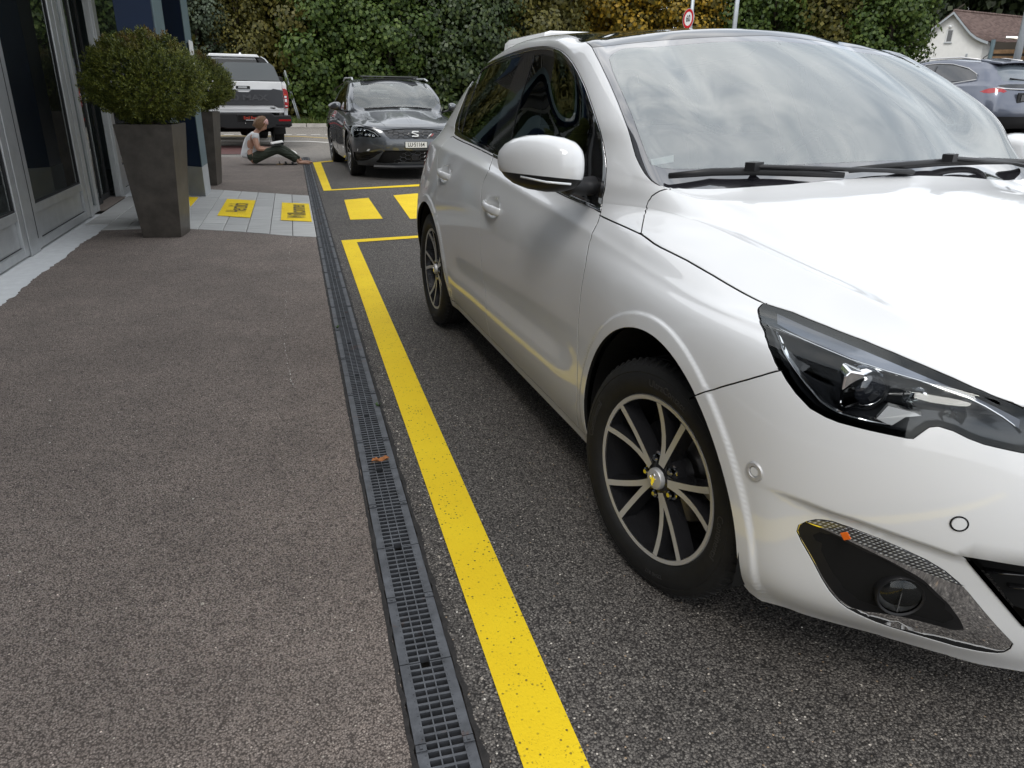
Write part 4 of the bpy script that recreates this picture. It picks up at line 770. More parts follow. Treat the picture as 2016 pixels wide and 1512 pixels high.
        def depth3(Pq, bd):
            dist = np.sqrt(((Pq[:, None, :]-bp3[None])**2).sum(-1)).min(1); return -(.003+.012*sstep(.0, .035, dist))
        def depth2b(Pq, bd):
            d0 = np.sqrt(((Pq[:, None, :]-bp2[None])**2).sum(-1)).min(1); return depth3(Pq, bd)-.055*sstep(0, .07, d0)
        sh.part(['fogchrome'], 'chrome_surround', MT['chrome'], fg, s, gap=.001, skirt=.006, off_fn=depth3)
        sh.part(['fogB'], 'fog_bowl', MT['black_plastic'], fg, s, gap=.0, skirt=.006, off_fn=depth2b)
        dr = sh.part(['drl'], 'running_light', MT['drl_lens'], fg, s, gap=.0008, skirt=.008, off_fn=lambda Pq, bd: depth3(Pq, bd)+.003)
        c_, n_ = inner(PT['foglamp'], .026); ax = Vector((-.86, .5*s, -.02)).normalized(); Mx = axis_m(c_, ax)
        b = MB(); b.lathe([(.044, -.03), (.046, .006), (.043, .010), (.039, .008)], 32, 0, Mx); b.build('fog_ring', MT['black_plastic'], fg, auto=40)
        b = MB(); b.lathe([(.003, -.03), (.018, -.026), (.032, -.014), (.039, .002)], 24, 0, Mx); b.build('fog_reflector', MT['alu_face'], fg, smooth=True)
        b = MB(); b.box((0, 0, 0), (.002, .07, .02), M=Mx.to_3x3()); b.v = [tuple(Vector(v_)+c_) for v_ in b.v]; b.build('fog_shield', MT['chrome_dark'], fg)
        b = MB(); b.lathe([(.0395, .006), (.03, .012), (.015, .0155), (0, .0165)], 28, 0, Mx); b.build('fog_lens', MT['lens'], fg, smooth=True)
        c_, n_ = inner(PT['amber'], .006); b = MB(); b.box((0, 0, 0), (.017, .015, .003), M=axis_m(c_, n_, Vector((-.5, .5*s, -.25))).to_3x3()); b.v = [tuple(Vector(v_)+c_+n_*.001) for v_ in b.v]
        b.build('indicator_lens', MT['orange_lens'], dr, bevel=.004)
        # parking sensors
        for kk, ring in (('s1', 1), ('s2', 0)):
            c_, n_ = inner(PT[kk], -.0005); Mx = axis_m(c_, n_); b = MB()
            if ring:
                b.lathe([(.0115, .001), (.0125, .0035), (.019, .0035), (.0215, .001), (.0215, -.004)], 32, 0, Mx); b.build('sensor_ring', MT['alu_face'], root, auto=40)
                b = MB(); b.lathe([(0, .002), (.009, .002), (.0105, .001), (.0105, -.002)], 24, 0, Mx); b.build('parking_sensor', MT['white_paint'], root, auto=30)
            else:
                b.lathe([(.0125, -.003), (.0125, .0006), (.015, .0006), (.015, -.003)], 28, 0, Mx); b.build('sensor_ring', MT['black_matt'], root)
                b = MB(); b.lathe([(0, .0016), (.0115, .0014), (.0122, -.002)], 24, 0, Mx); b.build('parking_sensor', MT['white_paint'], root, auto=30)
        # --- door mirror
        mr = bpy.data.objects.new('door_mirror', None); COL.objects.link(mr); mr.parent = root
        prof = [(.868, .592, 1.062, .040, .045), (.872, .605, 1.061, .066, .060), (.885, .616, 1.061, .086, .073), (.91, .634, 1.061, .104, .082), (.95, .664, 1.062, .112, .086), (.99, .697, 1.063, .104, .081), (1.02, .728, 1.064, .085, .069), (1.04, .752, 1.065, .062, .052), (1.054, .770, 1.066, .036, .031), (1.060, .778, 1.067, .010, .009)]
        rings = []
        for y_, xc, zc, ax_, az in prof:
            r_ = []
            for k in range(40):
                t_ = 2*math.pi*k/40; c, sn = math.cos(t_), math.sin(t_)
                e = .82; X_ = ax_*(abs(c)**e)*math.copysign(1, c); Z_ = az*(abs(sn)**e)*math.copysign(1, sn)
                if X_ > ax_*.55: X_ = ax_*.55+(X_-ax_*.55)*.35
                if Z_ < 0: Z_ *= 1.0-.12*(1-X_/ax_)*.5
                r_.append(Vector((xc+X_, s*y_, zc+Z_)))
            rings.append(r_)
        b = MB(); b.loft(rings, 0)
        tmp = mesh_obj('mirror_cap', b.v, b.f, [W, MT['black_plastic'], MT['chrome']], mr, True)
        bm = bmesh.new(); bm.from_mesh(tmp.data); bmesh.ops.recalc_face_normals(bm, faces=bm.faces)
        pl = Vector((0, 0, 1.030)); pn_ = Vector((.05, -.10*s, 1)).normalized(); pl = Vector((.62, .9*s, 1.026))
        bmesh.ops.bisect_plane(bm, geom=bm.verts[:]+bm.edges[:]+bm.faces[:], plane_co=pl, plane_no=pn_)
        bm2 = bm.copy()
        bmesh.ops.delete(bm, geom=[f for f in bm.faces if (f.calc_center_median()-pl).dot(pn_) < 0 or f.calc_center_median().x > 9], context='FACES')
        bmesh.ops.delete(bm2, geom=[f for f in bm2.faces if (f.calc_center_median()-pl).dot(pn_) >= 0], context='FACES')
        for v_ in bm2.verts:
            if (v_.co-pl).dot(pn_) < -.001: v_.co = v_.co+(Vector((v_.co.x*0+.68, .95*s, 1.06))-v_.co)*.012
            else: v_.co = v_.co+(Vector((.68, .95*s, v_.co.z))-v_.co)*.014
        bm.to_mesh(tmp.data)
        me2 = bpy.data.meshes.new('mirror_base'); bm2.to_mesh(me2); me2.materials.append(MT['black_plastic'])
        for p_ in me2.polygons: p_.material_index = 0
        mb_ = link(bpy.data.objects.new('mirror_base', me2), mr); bm.free(); bm2.free()
        b = MB(); b.tube([(.625, s*.895, .985), (.63, s*.875, 1.0), (.635, s*.84, .998), (.645, s*.80, .998), (.655, s*.775, 1.0)], [.020, .030, .034, .036, .036], 14, sc=(1, .8)); b.build('mirror_arm', MT['black_plastic'], mr, smooth=True)
        b = MB(); b.tube([(.53, s*.915, 1.018), (.56, s*.98, 1.022), (.64, s*1.032, 1.03)], .0035, 6); b.build('indicator_strip', MT['white_lens'], mr, smooth=True)
        # --- wheel arch liners and wheels
        b = MB()
        for cx, r0, yi in ((.02, .40, .50), (2.62, .382, .50)):
            rings = [[Vector((cx+r0*math.cos(t_), s*y_, .322+r0*math.sin(t_))) for t_ in [R(-12)+R(204)*k/28 for k in range(29)]] for y_ in (.868, yi)]
            b.loft(rings, 0, cap=False, close=False)
            b.add([tuple(v_) for v_ in rings[1]]+[(cx, s*yi, .322)], [(i, i+1, 29) for i in range(28)])
        b.build('arch_liner', MT['black_matt'], root, smooth=False)
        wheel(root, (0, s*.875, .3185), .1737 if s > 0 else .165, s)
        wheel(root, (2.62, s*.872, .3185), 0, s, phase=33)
    # windscreen with printed border
    sh.part(['wclear'], 'windscreen', MT['wind_glass'], root, gap=0, skirt=0, off=-.002)
    sh.part(['frit'], 'windscreen_border', MT['frit'], root, gap=.0012, skirt=.008, off=-.0015)
    sh.part(['rglass'], 'rear_window', MT['black_gloss'], root, off=-.001)
    # grilles
    sh.part(['grille'], 'lower_grille', MT['black_matt'], root, gap=0, skirt=.01, off=-.05)
    sh.part(['ugrille'], 'upper_grille', MT['black_gloss'], root, gap=0, skirt=.01, off=-.012)
    b = MB()
    for i in range(7):
        z_ = .305+i*.028
        wdt = np.interp(z_, [.285, .48], [.33, .62]); pts = []
        for k in range(17):
            y_ = -wdt+2*wdt*k/16; pts.append((-.872+.17*(abs(y_)/.62)**2.2+.03, y_, z_))
        b.tube(pts, .006, 6, sc=(1.6, .6))
    b.build('grille_slats', MT['black_gloss'], root, smooth=True)
    sh.strip(['grille'], 'grille_trim', MT['chrome'], root, 1, .008, .001, keep=lambda p: p[1] > .30 and p[2] < .492, h=.002)
    sh.strip(['grille'], 'grille_trim', MT['chrome'], root, -1, .008, .001, keep=lambda p: p[1] > .30 and p[2] < .492, h=.002)
    # dark inner skin seen through the joints
    sh.part(['hood', 'bumper', 'shell', 'rest', 'fender', 'fdoor', 'rdoor', 'chrome', 'surround', 'roof', 'fogchrome', 'drl', 'fogB'], 'inner_skin', MT['black_matt'], root, gap=.012, skirt=0, off=-.020)
    b = MB(); b.bbox((-.40, -.45, .21), (3.1, .45, .26)); b.bbox((-.45, -.49, .2), (.5, .49, .62)); b.bbox((2.2, -.49, .2), (3.15, .49, .6)); b.bbox((.42, -.80, .20), (2.2, .80, .3)); b.build('underbody', MT['black_matt'], root)
    b = MB(); b.bbox((-.66, -.30, .205), (-.60, .30, .25)); b.build('front_spoiler', MT['black_plastic'], root)
    # wipers
    def wip(pts, arm, nm='wiper'):
        o_ = bpy.data.objects.new(nm, None); COL.objects.link(o_); o_.parent = root
        b = MB(); b.tube(pts, [.008]+[.011]*(len(pts)-2)+[.008], 8, sc=(.7, 1.)); b.build('wiper_blade', MT['black_plastic'], o_, smooth=True)
        b = MB(); b.tube(arm, [.008]+[.009]*(len(arm)-2)+[.012], 8, sc=(1.2, .7)); m_ = Vector(arm[0]); b.box(m_, (.03, .055, .022), rz=.5); b.build('wiper_arm', MT['black_plastic'], o_, auto=40)
    def on(p, h=.022):
        i = ((sh.P-np.array([p[0], abs(p[1]), p[2]]))**2).sum(1).argmin(); n_ = sh.N[i]; return Vector(p)+Vector((n_[0], n_[1]*(1 if p[1] >= 0 else -1), n_[2]))*h
    wip([on(p, .016) for p in WP['lb']], [on(p, h) for p, h in zip(WP['la'], (.032, .030, .026, .022, .012))])
    wip([on(p, .018) for p in WP['rb']], [on(p, h) for p, h in zip(WP['ra'], (.034, .030, .024, .014))])
    # --- cabin
    cb = bpy.data.objects.new('cabin', None); COL.objects.link(cb); cb.parent = root
    b = MB(); dash = []
    for y_ in np.linspace(-.66, .66, 21):
        h = .03*math.exp(-((y_+.36)/.17)**2)
        dash.append([Vector((x_, y_, z_)) for x_, z_ in ((.42, .985), (.55, 1.0), (.72, 1.0+h), (.86, .99+h*1.3), (.93, .955+h), (.95, .90), (.93, .70))])
    b.loft(dash, cap=False, close=False); b.build('dashboard', MT['interior_dark'], cb, smooth=True)
    b = MB(); M_ = axis_m((1.07, -.37, .975), Vector((.93, 0, .36)))
    b.lathe([(.175+.014*math.cos(t_), .014*math.sin(t_)) for t_ in [2*math.pi*k/10 for k in range(10)]], 40, 0, M_, closed=True); b.lathe([(0, .01), (.06, .012), (.075, -.01)], 20, 0, M_)
    for a in (0, 180, 270):
        d_ = M_.to_3x3() @ Vector((math.cos(R(a)), math.sin(R(a)), 0)); b.tube([Vector((1.07, -.37, .975))+d_*.06, Vector((1.07, -.37, .975))+d_*.172], .016, 8)
    b.build('steering_wheel', MT['interior_dark'], cb, auto=40)
    def seat(x_, y_, wdt):
        b = MB()
        for z0, z1, dx0, dx1, ww, dd in ((.55, .62, 0, 0, wdt, .5),):
            b.bbox((x_-.46, y_-wdt/2, .42), (x_+.04, y_+wdt/2, .60))
        rings = [[Vector((x_+.02+.24*u+dx, y_+sx, .58+.52*u)) for dx, sx in ((-.06, -wdt/2*(1-.15*u)), (-.075, 0), (-.06, wdt/2*(1-.15*u)), (.06, wdt/2*(1-.2*u)), (.06, -wdt/2*(1-.2*u)))] for u in (0, .25, .5, .75, .95, 1.0)]
        b.loft(rings); st_ = b.build('seat', MT['interior_dark'], cb, bevel=.03)
        b = MB(); b.box((x_+.29, y_, 1.22), (.09, .25, .17)); b.tube([(x_+.27, y_-.06, 1.08), (x_+.29, y_-.06, 1.16)], .008); b.tube([(x_+.27, y_+.06, 1.08), (x_+.29, y_+.06, 1.16)], .008); b.build('headrest', MT['interior_dark'], cb, bevel=.03)
    for x_, y_, wd in ((1.42, .36, .50), (1.42, -.36, .50), (2.25, .36, .52), (2.25, -.36, .52)): seat(x_, y_, wd)
    b = MB(); b.bbox((.5, -.72, .28), (3.0, .72, .32)); b.bbox((2.6, -.62, .3), (3.0, .62, .98)); b.build('cabin_floor', MT['interior_dark'], cb)
    b = MB()
    for s in (1, -1): b.tube([(1.56, s*.70, .95), (1.68, s*.63, 1.25), (1.74, s*.55, 1.42)], .05, 8); b.tube([(.62, s*.68, 1.0), (.86, s*.62, 1.22), (1.12, s*.55, 1.40)], .022, 8)
    b.build('inner_pillar', MT['interior_grey'], cb, smooth=True)
    sh.part(['roof'], 'headliner', MT['interior_grey'], cb, gap=.02, skirt=0, off=-.05)
    b = MB(); b.box((.985, 0, 1.335), (.03, .23, .065)); b.tube([(.97, 0, 1.36), (.94, 0, 1.42)], .012); b.build('rear_view_mirror', MT['black_plastic'], cb, bevel=.008)
    b = MB(); b.add([on(p, -.006) for p in WP['sens']], [tuple(range(len(WP['sens'])))]); b.build('sensor_cover', MT['frit'], cb)
    b = MB()
    for y_ in (.36, -.36): b.box((1.13, y_, 1.40), (.15, .36, .012), M=Matrix.Rotation(R(-16), 3, 'Y'))
    b.build('sun_visor', MT['interior_grey'], cb, bevel=.004)
    for s in (1, -1):
        b = MB(); b.bbox((.6, s*.74-.02, .35), (2.45, s*.74+.02, .95)); b.build('door_card', MT['interior_dark'], cb)
    # paper slip behind the screen corner
    b = MB(); b.add([on(p, -.008) for p in WP['stick']], [(0, 1, 2, 3)]); b.build('parking_slip', MT['white_lens'], cb)
    return root, sh
def _m():
    t = NT('drl_lens'); v = t.coord('Object', (1, 1, 1)); w1 = t.n('ShaderNodeTexWave', wave_type='BANDS', bands_direction='DIAGONAL', i_Scale=46., i_Distortion=0.)
    w2 = t.n('ShaderNodeTexWave', wave_type='BANDS', bands_direction='DIAGONAL', i_Scale=46., i_Distortion=0.); mm = t.n('ShaderNodeMapping', i_Scale=(1, -1, -1)); t.l(v, mm.inputs[0]); t.l(mm.outputs[0], w2.inputs[0]); t.l(v, w1.inputs[0])
    h = t.math('MULTIPLY', w1.outputs['Fac'], w2.outputs['Fac']); big = t.noise(v, 30., 2)
    c = t.ramp(t.math('ADD', t.math('MULTIPLY', h, .75), t.math('MULTIPLY', big, .3)), [(.12, (.03, .03, .033)), (.45, (.20, .21, .22)), (.9, (.72, .74, .75))]); t.set(col=c, rough=.15, metal=.25, coat=1.); t.bump(h, .5, .003); MT['drl_lens'] = t.m
_m()
MT['lamp_black'] = pbr('lamp_black', (.010, .011, .013), .22, spec=.6, coat=.3)
MT['drl_strip'] = pbr('drl_strip', (.20, .22, .27), .18, .35, coat=.6)
MT['dark_lens'] = pbr('dark_lens', (.02, .022, .028), .02, spec=1., coat=1.)
HATCH, HSH = hatchback()
# ------------------------------------------------------------------ ground, drain, markings, paving
MT['asphalt_left'] = asphalt('asphalt_left', (.200, .166, .145), (.285, .238, .208), (.40, .345, .305), 215, 480, .8, .18, .02, (.36, .28, .20))
MT['asphalt_right'] = asphalt('asphalt_right', (.062, .056, .052), (.122, .111, .102), (.30, .28, .25), 190, 460, .55, .15, .10, (.38, .27, .17))
MT['asphalt_pale'] = asphalt('asphalt_pale', (.19, .175, .155), (.29, .27, .24), (.40, .37, .335), 120, 300, .4, .12, .04)
MT['verge_soil'] = pbr('verge_soil', (.10, .085, .05), .95, var=.4, vscale=2.)
def lane_z(x, y): return .42*float(sstep(3.5, 10., np.array(x)))*float(sstep(8., 17., np.array(y)))
def terrain(name, x0, x1, y0, y1, z, mat, nx=1, ny=1, rise=False):
    v, f = [], []
    for j in range(ny+1):
        for i in range(nx+1):
            x, y = x0+(x1-x0)*i/nx, y0+(y1-y0)*j/ny
            v.append((x, y, z+(lane_z(x, y) if rise else 0)))
    for j in range(ny):
        for i in range(nx):
            a = j*(nx+1)+i; f.append((a, a+1, a+nx+2, a+nx+1))
    return tag(mesh_obj(name, v, f, mat, smooth=True), kind='structure')
DX0, DX1 = .134, .259
terrain('ground', -400, 400, -60, 900, -.35, MT['verge_soil'])
# left apron: its edge along the building is broken, so the outline is irregular there
def ragged(y0, y1, step, amp, x):
    rr = random.Random(3); y = y0; o = []
    while y < y1:
        o.append((x+rr.uniform(-amp, amp)+.012*math.sin(y*5), y)); y += rr.uniform(.4, 1.2)*step
    o.append((x, y1)); return o
PAV_N = [(-1.84, 7.93), (-1.25, 7.93), (-.97, 7.81), (-.73, 7.68), (-.51, 7.55), (-.29, 7.40), (-.08, 7.25), (DX0-.004, 7.15)]
PAV_F = [(-2.1, 11.5), (-1.2, 11.10), (-.96, 10.95), (-.73, 10.77), (-.51, 10.62), (-.30, 10.48), (-.09, 10.32), (DX0-.004, 10.19)]
edge = ragged(-6, 7.93, .045, .012, -1.84)
poly = [(DX0-.004, -6), (DX0-.004, 7.15)]+list(reversed(PAV_N[:-1]))+list(reversed(edge))[1:]
def poly_sheet(name, pts, z, mat, kind='structure', parent=None, thick=.05, sub=None):
    from mathutils.geometry import tessellate_polygon
    v = [(x, y, z) for x, y in pts]; t = tessellate_polygon([[Vector(p) for p in v]]); n = len(v)
    v2 = v+[(x, y, z-thick) for x, y in pts]; ar = sum(pts[i][0]*pts[(i+1) % n][1]-pts[(i+1) % n][0]*pts[i][1] for i in range(n))
    f = []
    for a in t:
        A, B, C_ = [Vector(v[i]) for i in a]; f.append(tuple(a) if (B-A).cross(C_-A).z > 0 else tuple(reversed(a)))
    for i in range(n):
        j = (i+1) % n; f.append((i, i+n, j+n, j) if ar < 0 else (j, j+n, i+n, i))
    o = mesh_obj(name, v2, [tuple(q) for q in f], mat, parent)
    if kind: o['kind'] = kind
    return o
poly_sheet('pavement', poly, 0., MT['asphalt_left'])
poly_sheet('pavement', [(DX0-.004, 10.20)]+[(DX0-.004, 16.35), (-6, 17.3), (-14, 17.3), (-14, 11.5)]+PAV_F[:-1], 0., MT['asphalt_left'])
terrain('paving_bed', -4, DX0-.004, 6.5, 12, -.018, pbr('joint_sand', (.06, .055, .05), .95, var=.3, vscale=40.))
terrain('parking_lot', DX1+.004, 40, -8, 15.3, 0, MT['asphalt_right'], 30, 24, True)
terrain('access_road', -30, 44, 15.3, 30.35, -.004, MT['asphalt_pale'], 40, 20, True)
terrain('parking_lot', 40, 90, -8, 40, .40, MT['asphalt_pale'])
# kerb and verge beyond the road
kerb = thing('kerb_stone_row', 'low pale concrete kerb at the far edge of the road before the grass', 'kerb', (0, 0, 0))
km = pbr('kerb_concrete', (.34, .32, .29), .85, var=.2, vscale=6.)
b = MB(); b.bbox((-.49, -.09, -.1), (.49, .09, .12)); k0 = b.build('kerb_stone', km, kerb, bevel=.012)
k0.location = (-20, 30.45, lane_z(-20, 30.4))
for i in range(1, 46):
    k = k0.copy(); COL.objects.link(k); k.location = (-20+i, 30.45, lane_z(-20+i, 30.4))
terrain('grass_verge', -30, 60, 30.5, 70, .09, MT['verge_soil'], 40, 10, True)
def grass():
    t = NT('grass_blade'); g = t.n('ShaderNodeNewGeometry'); t.set(col=t.ramp(g.outputs['Random Per Island'], [(0, (.035, .065, .012)), (.6, (.075, .12, .025)), (1, (.16, .15, .05))]), rough=.7, spec=.3)
    rr = random.Random(5); v, f = [], []
    for i in range(16000):
        x = rr.uniform(-9, 9); y = 30.55+abs(rr.gauss(0, .75)); h = rr.uniform(.08, .30); a = rr.uniform(0, 6.28); w_ = .012; z = lane_z(x, y)+.09
        dx, dy = math.cos(a)*w_, math.sin(a)*w_; lx, ly = rr.gauss(0, .06), rr.gauss(0, .06); n = len(v)
        v += [(x-dx, y-dy, z), (x+dx, y+dy, z), (x+lx, y+ly, z+h)]; f.append((n, n+1, n+2))
    tag(mesh_obj('grass', v, f, t.m), 'short green grass on the verge below the trees', 'grass', kind='stuff')
grass()
# --- paint
def yellow():
    t = NT('yellow_paint'); v = t.coord(); n = t.noise(v, 2.2, 4, .6)
    col = t.ramp(n, [(.3, (.80, .55, .008)), (.7, (.88, .64, .012))])
    d = t.vor(v, 95., 'Distance'); cc = t.n('ShaderNodeSeparateColor'); t.l(t.vor(v, 95.), cc.inputs[0])
    pit = t.math('MULTIPLY', t.ramp(d, [(.20, (1, 1, 1)), (.34, (0, 0, 0))]), t.ramp(cc.outputs[0], [(.70, (0, 0, 0)), (.74, (1, 1, 1))]))
    d2 = t.vor(v, 260., 'Distance'); c2 = t.n('ShaderNodeSeparateColor'); t.l(t.vor(v, 260.), c2.inputs[0])
    pit2 = t.math('MULTIPLY', t.ramp(d2, [(.2, (1, 1, 1)), (.4, (0, 0, 0))]), t.ramp(c2.outputs[1], [(.72, (0, 0, 0)), (.78, (.8, .8, .8))]))
    w_ = t.ramp(t.noise(v, 7., 5, .7), [(.42, (.25, .25, .25)), (.6, (1, 1, 1))])
    pp = t.math('MINIMUM', t.math('ADD', t.math('MULTIPLY', pit, w_), t.math('MULTIPLY', pit2, t.math('MULTIPLY', w_, .6))), 1.)
    col = t.mix(pp, col, (.07, .055, .025)); t.set(col=col, rough=.7, spec=.3)
    t.bump(t.math('SUBTRACT', t.noise(v, 130., 3), pp), .5, .003); return t.m
MT['yellow'] = yellow()
MT['white_mark'] = pbr('white_mark', (.62, .60, .56), .8, var=.1, vscale=9., bump=.3, bscale=150.)
def marking(name, label, quads, mat, group=None, z=.004, cat='road marking'):
    b = MB()
    for q in quads:
        n = max(1, int(max((Vector(q[1])-Vector(q[0])).length, (Vector(q[2])-Vector(q[1])).length)/.5))
        b.sheet([(x, y, z+lane_z(x, y)) for x, y in q])
    o = b.build(name, mat); tag(o, label, cat, group); return o
W_ = .129
x0 = .3365
marking('bay_marking', 'long yellow bay line running beside the drain under the white hatchback', [[(x0, -3), (x0+W_, -3), (x0+W_, 6.82), (x0, 6.94)], [(x0, 6.94), (x0+W_, 6.82), (1.06, 6.93), (2.6, 7.15), (2.6, 7.28), (1.06, 7.05)]], MT['yellow'], 'yellow parking bay outlines')
marking('bay_marking', 'yellow bay outline in front of and beside the grey estate car', [[(.33, 10.66), (.44, 10.80), (.455, 15.08), (.31, 15.10)], [(.33, 10.66), (1.70, 10.99), (4.2, 11.9), (4.2, 12.1), (1.72, 11.23), (.44, 10.80)], [(.31, 15.10), (.455, 15.08), (.64, 15.26), (2.2, 15.9), (2.2, 16.05), (.64, 15.42)]], MT['yellow'], 'yellow parking bay outlines')
zg = 'yellow crossing bars between the parking bays'
marking('crossing_bar', 'yellow crossing bar nearest to the drain', [[(.50, 8.11), (.84, 8.12), (.85, 9.83), (.54, 9.69)]], MT['yellow'], zg)
marking('crossing_bar', 'second yellow crossing bar, partly behind the rear of the white hatchback', [[(1.12, 8.05), (1.55, 8.06), (1.53, 10.19), (1.19, 10.03)]], MT['yellow'], zg)
for i in (2,): marking('crossing_bar', 'yellow crossing bar hidden behind the white hatchback', [[(.50+.72*i, 8.05), (.86+.72*i, 8.06), (.86+.72*i, 10.2+.2*i), (.52+.72*i, 10.0+.2*i)]], MT['yellow'], zg)
marking('road_line', 'thin white line across the road beside the estate car', [[(-3, 21.9), (.34, 21.46), (.78, 21.01), (3.2, 20.6), (3.2, 20.85), (.78, 21.30), (.34, 21.75), (-3, 22.2)]], MT['white_mark'])
marking('road_line', 'faint yellow line farther out across the road', [[(-6, 24.6), (.1, 23.9), (1.1, 22.7), (4, 22.4), (4, 22.65), (1.1, 22.95), (.1, 24.2), (-6, 24.9)]], pbr('faded_yellow', (.45, .33, .12), .8))
marking('road_line', 'broken white line of small blocks across the road', [[(-2+.42*i, 24.9-.02*i), (-1.72+.42*i, 24.9-.02*i), (-1.72+.42*i, 25.1-.02*i), (-2+.42*i, 25.1-.02*i)] for i in range(14)], MT['white_mark'])
marking('road_arrow', 'pale curved patch of road marking behind the seated reader', [[(-.30, 19.0), (-.17, 18.45), (-.06, 17.16), (.05, 17.2), (.02, 17.9), (-.10, 18.7)]], MT['white_mark'])
marking('bay_patch', 'dull red patch of ground beneath the pickup with the truck shadow in its colour', [[(-2.6, 17.3), (-.85, 17.25), (-.62, 18.0), (-.45, 19.95), (-2.6, 19.99)]], pbr('red_ground', (.11, .045, .040), .8, var=.25, vscale=5.), z=.005)  # reddish ground with the pickup's shadow put into the colour
# --- drain
def cast_iron():
    t = NT('cast_iron'); v = t.coord('Object'); g = t.n('ShaderNodeNewGeometry'); v = g.outputs['Position']
    n = t.noise(v, 18., 5, .65); r = t.ramp(t.noise(v, 7.3, 5, .7), [(.60, (0, 0, 0)), (.72, (1, 1, 1))])
    col = t.mix(r, t.ramp(n, [(.3, (.055, .058, .064)), (.7, (.125, .132, .145))]), (.12, .055, .03))
    t.set(col=col, rough=.5, metal=.45, spec=.5); t.bump(t.noise(v, 220., 3), .25, .002); return t.m
MT['iron'] = cast_iron()
drain = thing('drainage_channel', 'long cast iron slotted drainage channel between the two asphalt surfaces', 'drain', (DX0, 0, 0))
b = MB(); b.bbox((.004, -5, -.14), (.121, 16.3, -.12)); b.bbox((-.004, -5, -.14), (.004, 16.3, -.014)); b.bbox((.121, -5, -.14), (.129, 16.3, -.014))
b.build('channel', pbr('channel', (.035, .03, .026), .9), drain)
def grate_mesh():
    b = MB(); zt, zb = -.001, -.022; L = .2485
    b.bbox((.001, -L, zb), (.024, L, zt)); b.bbox((.101, -L, zb), (.124, L, zt))
    for x in (.0487, .0742): b.bbox((x-.0016, -L, zb), (x+.0016, L, zt-.001))
    n = 23; p = 2*L/n
    for i in range(n+1):
        if 0 < i < n: b.bbox((.024, -L+i*p-.0032, zb), (.101, -L+i*p+.0032, zt-.0012))
    for s_ in (-1, 1):
        for xa, xb in ((.024, .0471), (.0758, .101)): b.bbox((xa, s_*L-.004*(s_ > 0), zb), (xb, s_*L+.004*(s_ < 0), zt-.0012))
    for i in range(n):
        for x in (.0195, .1055):
            y = -L+(i+.5)*p; b.add([(x-.0022, y, zt), (x, y-.0022, zt), (x+.0022, y, zt), (x, y+.0022, zt), (x, y, zt+.0016)], [(0, 1, 4), (1, 2, 4), (2, 3, 4), (3, 0, 4)])
    return b
g0 = None
gm = grate_mesh()
for n in range(-11, 31):
    y = 1.1723+.5*n
    if y > 16.2: break
    if g0 is None:
        g0 = gm.build('grate', MT['iron'], drain, bevel=.0)
        cb_ = MB()
        for x in (.0125, .1125): cb_.bbox((x-.011, -.0075, -.006), (x+.011, .0075, .0004)); cb_.bbox((x-.011, -.0105, -.002), (x+.011, -.0085, .0018)); cb_.bbox((x-.011, .0085, -.002), (x+.011, .0105, .0018))
        c0 = None
        for x in (.0125, .1125):
            q = MB(); q.bbox((x-.0105, -.0075, -.006), (x+.0105, .0075, .0006)); q.bbox((x-.0115, -.0110, -.002), (x+.0115, -.0085, .0022)); q.bbox((x-.0115, .0085, -.002), (x+.0115, .0110, .0022)); q.bbox((x-.003, -.005, 0), (x+.003, .005, .0028))
            q.build('lock_clip', MT['iron'], g0)
        g0.location = (0, y, 0)
    else:
        c = copy_tree(g0, drain); c.location = (0, y, random.uniform(-.0012, .0004))
# crumbled joint on either side of the channel
def joint(xa, amp, wid, y0=-5, y1=16.3):
    rr = random.Random(11); v, f = [], []; y = y0; k = 0
    while y < y1:
        a = xa+rr.uniform(-amp, amp)*.4; c = xa+wid+rr.uniform(-amp, amp); v += [(a, y, .0012), (c, y, .0012)]
        if k: f.append((2*k-2, 2*k-1, 2*k+1, 2*k))
        k += 1; y += rr.uniform(.012, .05)
    return v, f
jm = pbr('bitumen_joint', (.018, .016, .015), .8, var=.5, vscale=40., bump=.6, bscale=90.)
mesh_obj('edge_joint', *joint(.1255, .006, .012), jm, drain); mesh_obj('edge_joint', *joint(-.013, .005, .011), jm, drain)
# --- paving slabs, each its own
def paver_mat():
    t = NT('paver'); v = t.coord('Object'); oi = t.n('ShaderNodeObjectInfo')
    g = t.n('ShaderNodeNewGeometry'); m_ = t.n('ShaderNodeMapping', i_Scale=(2., 26., 2.)); t.l(g.outputs['Position'], m_.inputs['Vector'])
    n = t.noise(m_.outputs['Vector'], 1.6, 5, .6)
    col = t.ramp(n, [(.3, (.34, .34, .33)), (.7, (.52, .52, .505))])
    col = t.mix(1., col, t.ramp(oi.outputs['Random'], [(0, (.86, .86, .86)), (1, (1.08, 1.08, 1.07))]), 'MULTIPLY')
    t.set(col=col, rough=.8, spec=.35); t.bump(t.noise(g.outputs['Position'], 150., 3), .25, .002); return t.m
MT['paver'] = paver_mat()
paving = thing('entrance_paving', 'strip of pale grey paving slabs crossing the apron to the drain', 'paving', (0, 0, 0)); paving['kind'] = 'structure'; del paving['category']
def yN(x): return float(np.interp(x, [p[0] for p in PAV_N], [p[1] for p in PAV_N]))
def yF(x): return float(np.interp(x, [p[0] for p in PAV_F], [p[1] for p in PAV_F]))
xs = [-2.06, -1.84, -1.63, -1.41, -1.195, -.965, -.73, -.51, -.295, -.085, DX0-.006]
